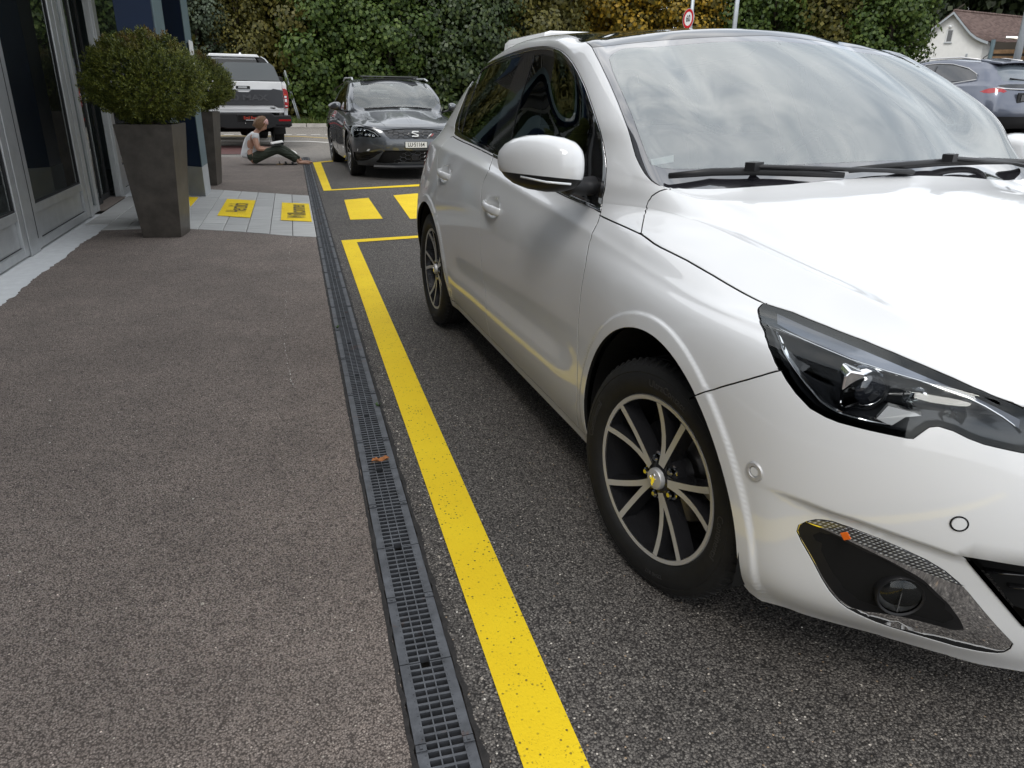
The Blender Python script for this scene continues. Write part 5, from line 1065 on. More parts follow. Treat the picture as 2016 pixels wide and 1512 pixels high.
for i, (xa, xb) in enumerate(zip(xs[:-1], xs[1:])):
    cuts = {0: [9.3, 10.3], 1: [8.6, 9.5, 10.4], 2: [8.9, 9.8], 3: [8.5, 9.45, 10.3], 4: [8.34, 9.2, 10.2], 5: [8.12, 9.0, 10.0], 6: [8.0, 8.9, 9.8], 7: [8.3, 9.3], 8: [8.15, 9.05], 9: [7.95, 8.9, 9.6]}[i]
    n0 = yN if xa > -1.85 else (lambda x: 8.3)
    rows = [None]+cuts+[None]
    for a, c in zip(rows[:-1], rows[1:]):
        g_ = .003; sl = -.55 if xa > -1.3 else -.25
        xm = (xa+xb)/2
        def yy(v_, x, lo): 
            if v_ is None: return (n0(x)+.002 if lo else yF(x)-.002)
            return v_+sl*(x-xm)*.5+(g_ if lo else -g_)
        P4 = [(xa+g_, yy(a, xa, 1)), (xb-g_, yy(a, xb, 1)), (xb-g_, yy(c, xb, 0)), (xa+g_, yy(c, xa, 0))]
        if P4[3][1]-P4[0][1] < .06 or P4[2][1]-P4[1][1] < .06: continue
        dz = random.uniform(-.0012, .0012); b = MB(); e = .004
        cx, cy = sum(p[0] for p in P4)/4, sum(p[1] for p in P4)/4
        top = [(p[0]+(e if p[0] < cx else -e), p[1]+(e if p[1] < cy else -e), .004+dz) for p in P4]; mid = [(p[0], p[1], .001+dz) for p in P4]; bot = [(p[0], p[1], -.04) for p in P4]
        b.add(top+mid+bot, [(0, 1, 2, 3)]+[(4+k, 4+(k+1) % 4, (k+1) % 4, k) for k in range(4)]+[(8+k, 8+(k+1) % 4, 4+(k+1) % 4, 4+k) for k in range(4)])
        b.build('paving_slab', MT['paver'], paving)
MT['ink'] = pbr('ink', (.10, .085, .05), .8, var=.4, vscale=30.)
def welcome(quad, word, box, label):
    o = marking('floor_panel', label, [quad], MT['yellow'], 'yellow welcome panels on the paving', z=.0095, cat='floor sign')
    # letters stand with their tops towards the building and read away from the camera
    (xa, ya), (xb, yb) = box
    vs, fs = text_mesh(word, 1., 0.); x0_, x1_ = min(v[0] for v in vs), max(v[0] for v in vs); y0_, y1_ = min(v[1] for v in vs), max(v[1] for v in vs)
    vv = [(xb-(v[1]-y0_)/(y1_-y0_)*(xb-xa), ya+(v[0]-x0_)/(x1_-x0_)*(yb-ya)-.35*(xb-(v[1]-y0_)/(y1_-y0_)*(xb-xa)-xb), .0125) for v in vs]
    mesh_obj('lettering', vv, fs, MT['ink'], o)
welcome([(-.855, 8.62), (-.51, 8.40), (-.51, 9.79), (-.85, 9.99)], 'Herzlich', ((-.79, 8.80), (-.575, 9.50)), 'yellow floor panel reading Herzlich on the slabs, left of the two')
welcome([(-.20, 8.18), (.108, 8.02), (.108, 9.38), (-.20, 9.54)], 'Willkommen', ((-.135, 8.24), (.058, 9.28)), 'yellow floor panel reading Willkommen on the slabs by the drain')
o_ = marking('floor_panel', 'yellow floor panel half hidden between the planter and the blue columns', [(-1.55, 9.55), (-1.20, 9.38), (-1.20, 10.19), (-1.55, 10.4)] and [[(-1.55, 9.55), (-1.20, 9.38), (-1.20, 10.19), (-1.55, 10.4)]], MT['yellow'], 'yellow welcome panels on the paving', z=.0095, cat='floor sign')
# a long pale scrape across the apron
def scrape():
    rr = random.Random(21); v, f = [], []; P = [(-.04, 8.0), (-.10, 7.0), (-.125, 6.0), (-.135, 4.8), (-.14, 3.9), (-.10, 3.3)]; k = 0
    for a, c in zip(P[:-1], P[1:]):
        for i in range(26):
            u = i/26; x, y = a[0]+(c[0]-a[0])*u+rr.gauss(0, .003), a[1]+(c[1]-a[1])*u
            if rr.random() < .5: continue
            L, w_ = rr.uniform(.008, .025), rr.uniform(.0006, .0018); n = len(v); v += [(x-w_, y, .0022), (x+w_, y, .0022), (x+w_*.7, y+L, .0022), (x-w_*.7, y+L, .0022)]; f.append((n, n+1, n+2, n+3))
    tag(mesh_obj('scrape_mark', v, f, MT['white_mark']), 'thin broken pale scrape running along the left asphalt near the drain', 'scrape mark')
scrape()
# loose grit and a dry leaf
def grit():
    t = NT('grit_stone'); g = t.n('ShaderNodeNewGeometry'); t.set(col=t.ramp(g.outputs['Random Per Island'], [(0, (.10, .09, .08)), (.5, (.28, .25, .22)), (.9, (.5, .45, .38)), (1, (.75, .72, .66))]), rough=.8)
    rr = random.Random(9); v, f = [], []
    for i in range(2600):
        left = rr.random() < .55
        y = 1.0+abs(rr.gauss(0, 2.2)); x = rr.uniform(-1.8, DX0-.02) if left else rr.choice([rr.uniform(DX1+.01, .335), rr.uniform(.47, 1.6)])
        s = rr.uniform(.0012, .0034)*(1.9 if rr.random() < .04 else 1); n = len(v); a = rr.uniform(0, 6.3)
        for k in range(4): v.append((x+s*math.cos(a+k*1.57)*rr.uniform(.7, 1.3), y+s*math.sin(a+k*1.57)*rr.uniform(.7, 1.3), .0004))
        v.append((x+rr.uniform(-.3, .3)*s, y+rr.uniform(-.3, .3)*s, s*rr.uniform(.5, 1.1))); f += [(n+k, n+(k+1) % 4, n+4) for k in range(4)]
    tag(mesh_obj('loose_grit', v, f, t.m), 'loose grit scattered over the asphalt', 'grit', kind='stuff')
grit()
lf = thing('dry_leaf', 'brown curled dry leaf lying across the drain grating', 'leaf', (.205, 2.47, .003), R(8))
v, f = [], []
out = [(-.034, 0), (-.026, .012), (-.022, .009), (-.012, .017), (-.006, .011), (.004, .016), (.012, .012), (.022, .016), (.028, .007), (.034, .002), (.027, -.009), (.020, -.008), (.010, -.016), (.002, -.011), (-.010, -.015), (-.018, -.009), (-.027, -.010)]
v = [(x, y, .006+.010*abs(math.sin(x*70))+.25*abs(y)) for x, y in out]+[(0, 0, .004)]
mesh_obj('leaf_blade', v, [(i, (i+1) % len(out), len(out)) for i in range(len(out))], pbr('dead_leaf', (.36, .13, .035), .7, var=.35, vscale=90.), lf, True)
b = MB(); b.tube([(-.034, 0, .006), (0, 0, .005), (.034, .002, .008)], .0009, 5); b.build('leaf_vein', pbr('leaf_vein', (.45, .26, .12), .7), lf)
# straggling weeds in the gutter
for i, (wx, wy) in enumerate(((.252, 3.02), (.15, 4.22))):
    wt = thing('gutter_weed', ['tiny green weed sprouting in the drain slots nearer the camera', 'tiny green weed sprouting in the drain slots farther along'][i], 'weed', (wx, wy, 0), 0, 'weeds in the drain')
    b = MB(); rr = random.Random(i)
    for k in range(9):
        a = rr.uniform(0, 6.28); l = rr.uniform(.008, .018); b.add([(0, 0, -.01), (math.cos(a)*l*.6-math.sin(a)*.003, math.sin(a)*l*.6+math.cos(a)*.003, l*.5), (math.cos(a)*l, math.sin(a)*l, l*.7), (math.cos(a)*l*.6+math.sin(a)*.003, math.sin(a)*l*.6-math.cos(a)*.003, l*.5)], [(0, 1, 2, 3)])
    b.build('weed_leaves', pbr('weed_green', (.06, .12, .02), .7), wt)
# ------------------------------------------------------------------ showroom front
FX = -2.10
def brushed():
    t = NT('anodised'); g = t.n('ShaderNodeNewGeometry'); m_ = t.n('ShaderNodeMapping', i_Scale=(30., 3., 3.)); t.l(g.outputs['Position'], m_.inputs['Vector'])
    n = t.noise(m_.outputs['Vector'], 3., 4, .6); t.set(col=t.ramp(n, [(.3, (.44, .455, .46)), (.7, (.53, .545, .55))]), rough=.42, metal=.75, spec=.5); return t.m
MT['anod'] = brushed()
MT['gasket'] = pbr('gasket', (.012, .012, .013), .7)
MT['shop_glass'] = thin_glass('shop_glass', (.52, .60, .58), 1.62, dirt_haze=.015, refl=1.1)
MT['limestone'] = pbr('limestone', (.66, .675, .675), .72, var=.07, vscale=14., bump=.15, bscale=120.)
MT['inner_wall'] = pbr('inner_wall', (.16, .17, .18), .8, var=.15, vscale=2.)
MT['navy'] = pbr('navy', (.010, .024, .062), .38, spec=.45, var=.15, vscale=2.)
MT['slate_panel'] = pbr('slate_panel', (.10, .145, .165), .40, spec=.5, var=.1, vscale=3.)
MT['plinth'] = pbr('plinth', (.40, .415, .42), .5, .3, var=.08, vscale=5.)
bld = thing('showroom_building', 'glazed showroom front with aluminium frames along the left edge of the apron', 'building', (0, 0, 0))
TOP = 3.1
def bay(y0, y1, fr0, fr1, mull=True):
    """stiles, rails, kick panel and pane between two posts"""
    D0, D1 = FX-.07, FX
    f = MB()
    f.bbox((D0, y0, .012), (D1, y0+fr0, TOP)); f.bbox((D0, y1-fr1, .012), (D1, y1, TOP))
    f.bbox((D0, y0+fr0, .012), (D1-.003, y1-fr1, .080)); f.bbox((D0, y0+fr0, .290), (D1-.003, y1-fr1, .360)); f.bbox((D0, y0+fr0, TOP-.09), (D1-.003, y1-fr1, TOP))
    wf = f.build('window_frame', MT['anod'], bld, bevel=.004)
    b = MB(); b.bbox((D0+.02, y0+fr0+.004, .084), (D1-.028, y1-fr1-.004, .286)); b.build('kick_panel', MT['anod'], wf)
    g = MB()
    for a, c in ((y0+fr0, y0+fr0+.012), (y1-fr1-.012, y1-fr1)): g.bbox((D1-.040, a, .36), (D1-.012, c, TOP-.09))
    g.bbox((D1-.040, y0+fr0+.012, .36), (D1-.012, y1-fr1-.012, .372)); g.bbox((D1-.045, y0+fr0, .080), (D1-.02, y1-fr1, .084)); g.bbox((D1-.045, y0+fr0, .286), (D1-.02, y1-fr1, .290))
    g.build('glazing_gasket', MT['gasket'], wf)
    p = MB(); p.bbox((D1-.032, y0+fr0+.006, .366), (D1-.024, y1-fr1-.006, TOP-.095)); p.build('window_pane', MT['shop_glass'], wf)
    return wf
bay(3.1, 4.86, .08, .10); bay(4.98, 6.74, .09, .10)
def post(y0, y1):
    b = MB(); b.bbox((FX-.09, y0+.012, 0), (FX+.006, y1-.012, TOP)); b.bbox((FX-.09, y0, .012), (FX-.02, y0+.012, TOP)); b.bbox((FX-.09, y1-.012, .012), (FX-.02, y1, TOP))
    b.build('facade_post', MT['anod'], bld, bevel=.003)
post(4.86, 4.98); post(6.745, 7.005)
b = MB(); b.bbox((FX-.02, 6.985, .1), (FX+.008, 6.997, TOP)); b.build('post_joint', MT['gasket'], bld)
bay(7.01, 8.76, .105, .13); post(8.765, 8.885)
# slim side light beside the doorway
f = MB(); f.bbox((FX-.07, 8.89, .012), (FX, 8.935, TOP)); f.bbox((FX-.07, 9.10, .012), (FX, 9.20, TOP)); f.bbox((FX-.07, 8.935, .012), (FX-.003, 9.10, .085)); sf = f.build('side_light_frame', MT['anod'], bld, bevel=.004)
p = MB(); p.bbox((FX-.032, 8.937, .087), (FX-.024, 9.098, TOP)); p.build('window_pane', MT['shop_glass'], sf)
# recessed sliding doorway
d = bpy.data.objects.new('sliding_door', None); COL.objects.link(d); d.parent = bld
for y0, y1, x in ((9.22, 9.84, FX-.10), (9.80, 10.44, FX-.145)):
    f = MB(); f.bbox((x-.035, y0, .01), (x, y0+.045, 2.35)); f.bbox((x-.035, y1-.045, .01), (x, y1, 2.35)); f.bbox((x-.035, y0+.045, .01), (x-.002, y1-.045, .07)); f.bbox((x-.035, y0+.045, 2.28), (x-.002, y1-.045, 2.35)); fo = f.build('door_leaf', MT['gasket'], d)
    p = MB(); p.bbox((x-.02, y0+.045, .07), (x-.012, y1-.045, 2.28)); p.build('door_pane', MT['shop_glass'], fo)
b = MB(); b.bbox((FX-.2, 9.2, 2.36), (FX, 10.46, TOP)); b.build('door_header', MT['anod'], bld)
b = MB(); b.bbox((FX-1.0, 9.22, .002), (FX+.03, 10.44, .008)); tag(b.build('doormat', pbr('coir_mat', (.20, .165, .14), .95, var=.2, vscale=30., bump=.6, bscale=200.)), 'brown ribbed doormat in the showroom doorway', 'doormat')
post(10.46, 10.60); bay(10.60, 12.3, .09, .09); post(12.3, 12.44); bay(12.44, 14.2, .09, .09)
# plinth of pale stone slabs along the foot of the glazing
for i, (a, c) in enumerate(((-1.5, .9), (.9, 2.9), (2.9, 4.9), (4.9, 6.84), (6.84, 9.05), (10.5, 12.4), (12.4, 14.2))):
    b = MB(); b.bbox((FX-.08, a+.003, -.05), (-1.80 if c < 9.5 else -1.95, c-.003, -.006 if c < 9.5 else .006)); b.build('stone_slab', MT['limestone'], bld, bevel=.004)
# dark interior
b = MB(); b.bbox((-9, -2, -.02), (FX-.11, 14.2, .004)); b.build('showroom_floor', pbr('tile_floor', (.20, .20, .20), .25, var=.1), bld)
b = MB(); b.bbox((-9.1, -2, 0), (-9, 14.2, TOP)); b.bbox((-9, 14.15, 0), (FX-.1, 14.2, TOP)); b.bbox((-9, -2.05, 0), (FX-.1, -2, TOP)); b.build('inner_wall', MT['inner_wall'], bld)
b = MB(); b.bbox((-9.1, -2.05, TOP), (FX+.02, 14.2, TOP+.12)); b.build('ceiling_slab', MT['inner_wall'], bld)
# louvred upper storey
b = MB(); b.bbox((FX-.15, -2, TOP+.12), (FX-.10, 14.2, 7.2)); b.bbox((FX-7, -2.05, 7.2), (FX+.05, 14.25, 7.35)); b.build('upper_wall', pbr('upper_wall', (.05, .055, .06), .6), bld)
lm = MT['anod']
l0 = MB().bbox((FX-.10, -2, -.02), (FX-.02, 14.2, .035)).build('louvre_blade', lm, bld); l0.location = (0, 0, TOP+.25)
for i in range(1, 26):
    l = l0.copy(); COL.objects.link(l); l.location = (0, 0, TOP+.25+i*.155)
# unseen canopy over the navy columns, added for the car's side glass to reflect
b = MB(); b.bbox((FX+.06, 7.2, 3.42), (-.65, 14.2, 3.50)); b.bbox((-.65, 7.15, 3.38), (-.58, 14.25, 3.72)); b.bbox((FX+.06, 7.13, 3.38), (-.58, 7.20, 3.72)); b.bbox((FX+.06, 7.2, 3.66), (-.65, 14.2, 3.72)); b.build('unseen_canopy', MT['navy'], bld)
s0 = MB().bbox((-1.95, -.03, 3.385), (-.68, .03, 3.415)).build('unseen_soffit_slat', MT['anod'], bld); s0.location = (0, 7.4, 0)
for i in range(1, 40): s1 = s0.copy(); COL.objects.link(s1); s1.location = (0, 7.4+.17*i, 0)
# furniture inside: display boards and a desk
def board(y0, y1, x, z0, z1, mat, label):
    t = thing('display_board', label, 'display board', (x, (y0+y1)/2, 0), 0, 'display boards in the showroom'); b = MB(); b.bbox((-.02, -(y1-y0)/2, z0), (.02, (y1-y0)/2, z1)); b.build('panel', mat, t); b = MB(); b.bbox((-.2, -.3, 0.004), (.2, .3, .03)); b.bbox((-.019, -.05, .03), (.019, .05, z0)); b.build('foot', MT['anod'], t)
board(7.5, 8.3, -3.2, .45, 1.9, MT['navy'], 'navy display board standing behind the middle showroom pane')
dk = thing('reception_desk', 'pale reception desk inside the showroom behind the middle pane', 'desk', (-3.9, 8.3, 0)); b = MB(); b.bbox((-.35, -.8, 0.005), (.35, .8, 1.0)); b.build('desk_body', pbr('desk_white', (.55, .55, .53), .6), dk); b = MB(); b.bbox((-.42, -.86, 1.0), (.42, .86, 1.04)); b.build('desk_top', MT['anod'], dk)
# paper notices stuck on the glass of the middle pane
for y, z, hw, hh in ((7.95, .98, .12, .15), (7.93, .66, .08, .06)):
    tg_ = MB(); tg_.bbox((FX-.0335, y-hw, z-hh), (FX-.0325, y+hw, z+hh)); o = tg_.build('paper_notice', MT['inner_wall']); tag(o, 'pale sheet stuck inside the middle showroom pane, %s' % ('the larger upper one' if hw > .1 else 'the smaller lower one'), 'notice', 'notices on the showroom glass')
    b = MB()
    for k in range(3): b.bbox((FX-.0324, y-hw*.6, z+hh*(.5-.45*k)-.006), (FX-.0322, y+hw*(.6-.2*k), z+hh*(.5-.45*k)+.006))
    b.build('print', MT['gasket'], o)
# --- navy columns
def column(name, label, base, hd_, sd_, wid, dep, H=3.4, ph=.36):  # height stops at the canopy
    """base = front corner next to the drain on the ground; hd_ runs along the front face, sd_ along the flank"""
    t = thing(name, label, 'column', base, 0, 'navy clad columns by the entrance'); hd_ = Vector(hd_).normalized(); sd_ = Vector(sd_).normalized()
    def slab(a0, a1, b0, b1, z0, z1, nm, mat):
        P = [hd_*a+sd_*c_ for a, c_ in ((a0, b0), (a1, b0), (a1, b1), (a0, b1))]; b = MB()
        vs = [(p.x, p.y, z) for z in (z0, z1) for p in P]; fl = [(3, 2, 1, 0), (4, 5, 6, 7), (0, 1, 5, 4), (1, 2, 6, 5), (2, 3, 7, 6), (3, 0, 4, 7)]
        ar = sum(P[i].x*P[(i+1) % 4].y-P[(i+1) % 4].x*P[i].y for i in range(4))
        b.add(vs, fl if ar > 0 else [tuple(reversed(q)) for q in fl]); return b.build(nm, mat, t, bevel=.004)
    slab(.012, wid, .004, dep-.004, ph, H, 'front_cladding', MT['navy']); slab(-.002, .0119, 0, dep, ph, H, 'flank_cladding', MT['slate_panel'])
    slab(0, wid+.01, -.008, dep+.008, 0, ph-.001, 'plinth', MT['plinth']); return t
column('clad_column', 'navy clad column directly behind the big bush, nearer of the two', (-1.115, 8.04, 0), (-1, .10, 0), (0.0, 1, 0), .33, .60)
colB = column('clad_column', 'navy clad column with the white sign plate on its edge, farther of the two', (-1.125, 10.30, 0), (-.75, .66, 0), (.02, 1, 0), .34, .56)
sg = thing('sign_plate', 'white notice plate fixed on spacers to the flank of the farther navy column', 'sign', (-1.095, 10.52, 0))
b = MB(); b.bbox((-.002, -.19, 1.47), (.006, .19, 1.80)); b.build('plate', pbr('plate_white', (.74, .76, .77), .35), sg)
b = MB()
for y in (-.16, .16):
    for z in (1.50, 1.77): b.tube([(-.028, y, z), (-.002, y, z)], .009, 8)
b.build('spacer', MT['chrome_dark'], sg)
M_ = axis_m((.0065, 0, 1.68), (1, 0, 0), (0, 1, 0))
lettering('sign_heading', 'Eingang', M_, .07, MT['ink'], sg, .0004)
for k in range(3):
    b = MB(); b.bbox((.006, -.10, 1.625-.026*k), (.0068, .08-.03*k, 1.634-.026*k)); b.build('sign_text_line', MT['ink'], sg)
b = MB(); b.bbox((.006, .0, 1.51), (.0068, .03, 1.525)); b.build('sign_text_line', MT['ink'], sg)
# --- planters
def planter_mat():
    t = NT('planter_bronze'); v = t.coord(); n = t.noise(v, 6., 6, .65); t.set(col=t.ramp(n, [(.3, (.050, .044, .038)), (.7, (.105, .093, .079))]), rough=.42, metal=.35, spec=.5); t.bump(t.noise(v, 40., 4), .08, .004)
    return t.m
MT['planter'] = planter_mat()
def bush_mesh(seed, n=7800, rx=.47, rz=.385):
    rr = random.Random(seed); v, f = [], []
    for i in range(n):
        while True:
            p = Vector((rr.gauss(0, 1), rr.gauss(0, 1), rr.gauss(0, 1)))
            if p.length > .01: break
        d = p.normalized()
        lump = 1+.13*noise.noise(d*2.0+Vector((seed, 0, 0)))+.15*noise.noise(d*5.0+Vector((0, seed, 0)))+.07*noise.noise(d*11.)
        rad = (rr.uniform(.60, 1.0)**.5)*lump
        if d.z < -.35: rad *= 1-.35*(-.35-d.z)
        c = Vector((d.x*rx*rad, d.y*rx*rad, d.z*rz*rad))
        ax = (d*1.0+Vector((0, 0, .55))+Vector((rr.gauss(0, .4), rr.gauss(0, .4), rr.gauss(0, .4)))).normalized()
        M_ = axis_m(c, ax); L = rr.uniform(.026, .064); nn = 9
        for k in range(nn):
            a = k*2.4+rr.uniform(-.3, .3); u = (k+1)/nn; el = R(62-30*u)
            dr = Vector((math.cos(a)*math.sin(el), math.sin(a)*math.sin(el), math.cos(el))); s = Vector((-math.sin(a), math.cos(a), 0)); l = L*.42; w_ = .0056
            o = Vector((0, 0, L*u*.8)); b0 = len(v)
            for q in (o, o+dr*l*.5+s*w_, o+dr*l, o+dr*l*.5-s*w_): v.append(tuple(M_ @ q))
            f.append((b0, b0+1, b0+2, b0+3))
        if rr.random() < .006:   # a few long shoots
            pass
    for k in range(26):
        a, el = rr.uniform(0, 6.28), rr.uniform(-.3, 1.3); d = Vector((math.cos(a)*math.cos(el), math.sin(a)*math.cos(el), math.sin(el)))
        c0 = Vector((d.x*rx, d.y*rx, d.z*rz)); d2 = (d+Vector((0, 0, .25))).normalized(); L = rr.uniform(.03, .085)
        for j in range(int(L/.004)):
            o = c0+d2*j*.004; 
            for q in range(2):
                s = Vector((rr.gauss(0, 1), rr.gauss(0, 1), rr.gauss(0, 1))); s = (s-d2*s.dot(d2)).normalized(); t = d2.cross(s); b0 = len(v); e = o+s*.015+d2*.009; m1 = (o+e)/2
                for p in (o, m1+t*.003, e, m1-t*.003): v.append(tuple(p))
                f.append((b0, b0+1, b0+2, b0+3))
    return v, f
def leaf_mat(name, stops, rough=.5, trans=.25, spec=.35, zt=None):
    t = NT(name); g = t.n('ShaderNodeNewGeometry'); tcn = t.n('ShaderNodeTexCoord')
    n = t.noise(tcn.outputs['Object'], 3.2 if zt is None else 9., 3, .6)
    fac = t.math('ADD', t.math('MULTIPLY', g.outputs['Random Per Island'], .5), t.math('MULTIPLY', n, .55))
    col = t.ramp(fac, stops); 
    if zt is not None:
        sx = t.n('ShaderNodeSeparateXYZ'); t.l(tcn.outputs['Object'], sx.inputs[0])
        k = t.math('MULTIPLY', t.ramp(t.math('ADD', sx.outputs[2], .5), [(zt[0], (0, 0, 0)), (zt[1], (1, 1, 1))]), t.ramp(t.noise(tcn.outputs['Object'], 6., 2), [(.48, (0, 0, 0)), (.66, (1, 1, 1))]))
        col = t.mix(k, col, zt[2])
    t.set(col=col, rough=rough, spec=spec)
    tr = t.n('ShaderNodeBsdfTranslucent'); t.l(col, tr.inputs[0]); mx = t.n('ShaderNodeMixShader'); mx.inputs[0].default_value = trans
    t.l(t.b.outputs[0], mx.inputs[1]); t.l(tr.outputs[0], mx.inputs[2]); t.l(mx.outputs[0], t.out.inputs['Surface']); return t.m
MT['yew'] = leaf_mat('yew', [(.15, (.024, .036, .008)), (.5, (.085, .108, .018)), (.85, (.24, .25, .045))], .45, .2, zt=(.72, .93, (.20, .11, .035)))
def planter(loc, rz, label, blabel, seed):
    t = thing('tapered_planter', label, 'planter', loc, rz, 'tall tapered planters by the entrance')
    a, c, H, w_ = .165, .238, .975, .022
    b = MB(); q = lambda r, z: [(-r, -r, z), (r, -r, z), (r, r, z), (-r, r, z)]
    rings = [q(a, .004), q(c, H), q(c-w_, H), q(c-w_-.004, H-.06)]
    b.loft([[Vector(p) for p in r_] for r_ in rings], cap=False); b.add(q(a, .004), [(3, 2, 1, 0)])
    b.build('pot', MT['planter'], t, bevel=.004)
    b = MB(); b.add(q(c-w_-.003, H-.05), [(0, 1, 2, 3)]); b.build('soil', pbr('potting_soil', (.03, .022, .016), .95, var=.4, vscale=40.), t)
    s = thing('clipped_bush', blabel, 'bush', (loc[0], loc[1], 1.30), 0, 'clipped bushes in the planters')
    v, f = bush_mesh(seed); mesh_obj('foliage', v, f, MT['yew'], s)
    b = MB(); rr = random.Random(seed)
    b.tube([(0, 0, -.38), (.01, .0, -.2), (0, .01, 0)], [.03, .026, .018], 8)
    for k in range(14):
        a_ = k*.9; el = rr.uniform(.2, 1.2); d = Vector((math.cos(a_)*math.cos(el), math.sin(a_)*math.cos(el), math.sin(el))); b.tube([Vector((0, 0, -.2+.02*k)), Vector((0, 0, -.2+.02*k))+d*.18, Vector((0, 0, -.2+.02*k))+d*.34], [.010, .007, .003], 5)
    b.build('stem', pbr('bush_wood', (.07, .05, .035), .9), s)
    return t
planter((-1.205, 7.575, 0), R(-7), 'tall dark tapered planter standing on the asphalt in front of the near navy column', 'dense round evergreen bush with orange tipped top in the nearer planter', 3)
planter((-1.235, 11.72, 0), R(-7), 'dark tapered planter half hidden behind the farther navy column', 'smaller looking round evergreen bush behind the sign plate', 8)
# ------------------------------------------------------------------ other vehicles
def wagon_net():
    N = np.array(NET, float); x = N[..., 0]; y = N[..., 1]; z = N[..., 2]
    N[..., 2] = z*.975
    N[..., 0] = x+.34*sstep(2.1, 3.1, x)
    # sharper nose: the leading edge comes forward a little
    return N
def uvs(S, pts, cache={}):
    key = id(S)
    if key not in cache:
        U, V = np.meshgrid(np.linspace(0, S.nu-1, (S.nu-1)*12+1), np.linspace(0, S.nv-1, (S.nv-1)*9+1)); U, V = U.ravel(), V.ravel(); cache[key] = (U, V, S.ev(U, V))
    U, V, P = cache[key]; o = []
    for p in pts:
        i = ((P-np.array(p))**2).sum(1).argmin(); o.append((float(U[i]), float(V[i])))
    return o
def dense(pts, step=.05):
    o = [tuple(pts[0])]
    for a, b in zip(pts[:-1], pts[1:]):
        a, b = np.array(a, float), np.array(b, float); n = max(1, int(np.linalg.norm(b-a)/step)); o += [tuple(a+(b-a)*k/n) for k in range(1, n+1)]
    return o
SIDEWIN = [(.62, .785, .945), (1.0, .80, .955), (1.62, .80, .99), (2.35, .785, 1.045), (2.75, .745, 1.10), (2.72, .70, 1.20), (2.5, .655, 1.30), (2.1, .64, 1.385), (1.7, .645, 1.405), (1.35, .655, 1.39), (1.10, .69, 1.32), (.85, .745, 1.15), (.62, .785, .945)]
def shell_car(name, label, cat, loc, rz, net, warp, body, loops, mats, group=None, arches=((.02, .322, .385), (2.62, .322, .375)), ku=4, kv=2, wheels=True, wheel_x=(0, 2.62), rimr=.2285, tyrer=.318, wy=.872, gaps=()):
    """a car cut from a warped copy of the shell; loops = {part: (points, seed, material, both_sides_joined, offset)}"""
    root = thing(name, label, cat, loc, rz, group)
    S = Surf(net, TIGHT); S.zc = .62*warp((0, 0, 1))[2]/1. if False else .65
    cur, sd = [], {}
    for k, (pts, seed, mat, joined, off) in loops.items():
        cur.append(uvs(S, dense([warp(p) for p in pts]))); sd[k] = uvs(S, [warp(seed)])[0]
    for cx, cz, r0 in arches:
        a = arc_curve(S, cx, cz, r0, R(-12), R(192), (4, 9.3) if cx < 1 else (13, 18.5), 36); cur += [a, [a[0], (a[0][0]+.1, 0.)], [a[-1], (a[-1][0]-.15, 0.)]]
        sd['arch%d' % len(cur)] = uvs(S, [(cx, .89, cz+.1)])[0]
    sd['body'] = uvs(S, [warp((1.3, .89, .6))])[0]
    sh = Shell(S, cur, sd, ku=ku, kv=kv, step=.2)
    for g_ in gaps: pass
    sh.part(['body', 'rest'], 'body_shell', body, root, gap=.001, skirt=.012)
    for k, (pts, seed, mat, joined, off) in loops.items():
        nm = k.rstrip('0123456789')
        if joined: sh.part([k], nm, mat, root, gap=.001, skirt=.01, off=off)
        else:
            for s in (1, -1): sh.part([k], nm, mat, root, s, gap=.001, skirt=.01, off=off)
    b = MB(); b.bbox((-.6, -.6, .17), (3.1, .6, .26)); b.bbox((-.45, -.5, .2), (.5, .5, .62)); b.bbox((2.2, -.5, .2), (3.1, .5, .6)); b.build('underbody', MT['black_matt'], root)
    if wheels:
        for s in (1, -1):
            for x in wheel_x: wheel(root, (x, s*wy, tyrer+.001), 0, s, full=False, rimr=rimr, tyrer=tyrer, phase=20+40*x)
    for cx, cz, r0 in arches:
        for s in (1, -1):
            b = MB(); rings = [[Vector((cx+(r0+.006)*math.cos(t_), s*y_, cz+(r0+.006)*math.sin(t_))) for t_ in [R(-20)+R(220)*k/18 for k in range(19)]] for y_ in (.86, .52)]
            b.loft(rings, 0, cap=False, close=False); b.add([tuple(v_) for v_ in rings[1]]+[(cx, s*.52, cz)], [(i, i+1, 19) for i in range(18)]); b.build('arch_liner', MT['black_matt'], root)
    return root, sh
def gap_line(S, root, pts, mat, name='panel_joint', r=.003, mirror=True):
    uv = np.array(uvs(S, dense(pts, .04))); P = S.ev(uv[:, 0], uv[:, 1])
    for s in ((1, -1) if mirror else (1,)):
        b = MB(); b.tube([Vector((p[0], p[1]*s, p[2])) for p in P], r, 5); b.build(name, mat, root, smooth=True)
# --- grey estate car facing the camera
GREY = paint('grey_paint', (.085, .092, .102), .35, metal=.55)
def honey(b, y0, y1, z0, z1, x, rad, ind, depth=.02, th=.0045):
    """hexagon mesh of a grille: struts along the cells' edges, clipped to the outline ind(y, z)"""
    w_, h_ = rad, rad*.55; ny = int((y1-y0)/(w_*1.5))+2; nz = int((z1-z0)/(h_*2))+2
    for i in range(-1, ny):
        for j in range(-1, nz):
            cy, cz = y0+i*w_*1.5, z0+j*h_*2+(h_ if i % 2 else 0)
            P = [(cy+w_*math.cos(R(60*k)), cz+h_*1.155*math.sin(R(60*k))) for k in range(4)]
            for a, c in zip(P[:-1], P[1:]):
                m = ((a[0]+c[0])/2, (a[1]+c[1])/2)
                if ind(*a) and ind(*c) : b.tube([(x(*a), a[0], a[1]), (x(*c), c[0], c[1])], th, 4, cap=False)
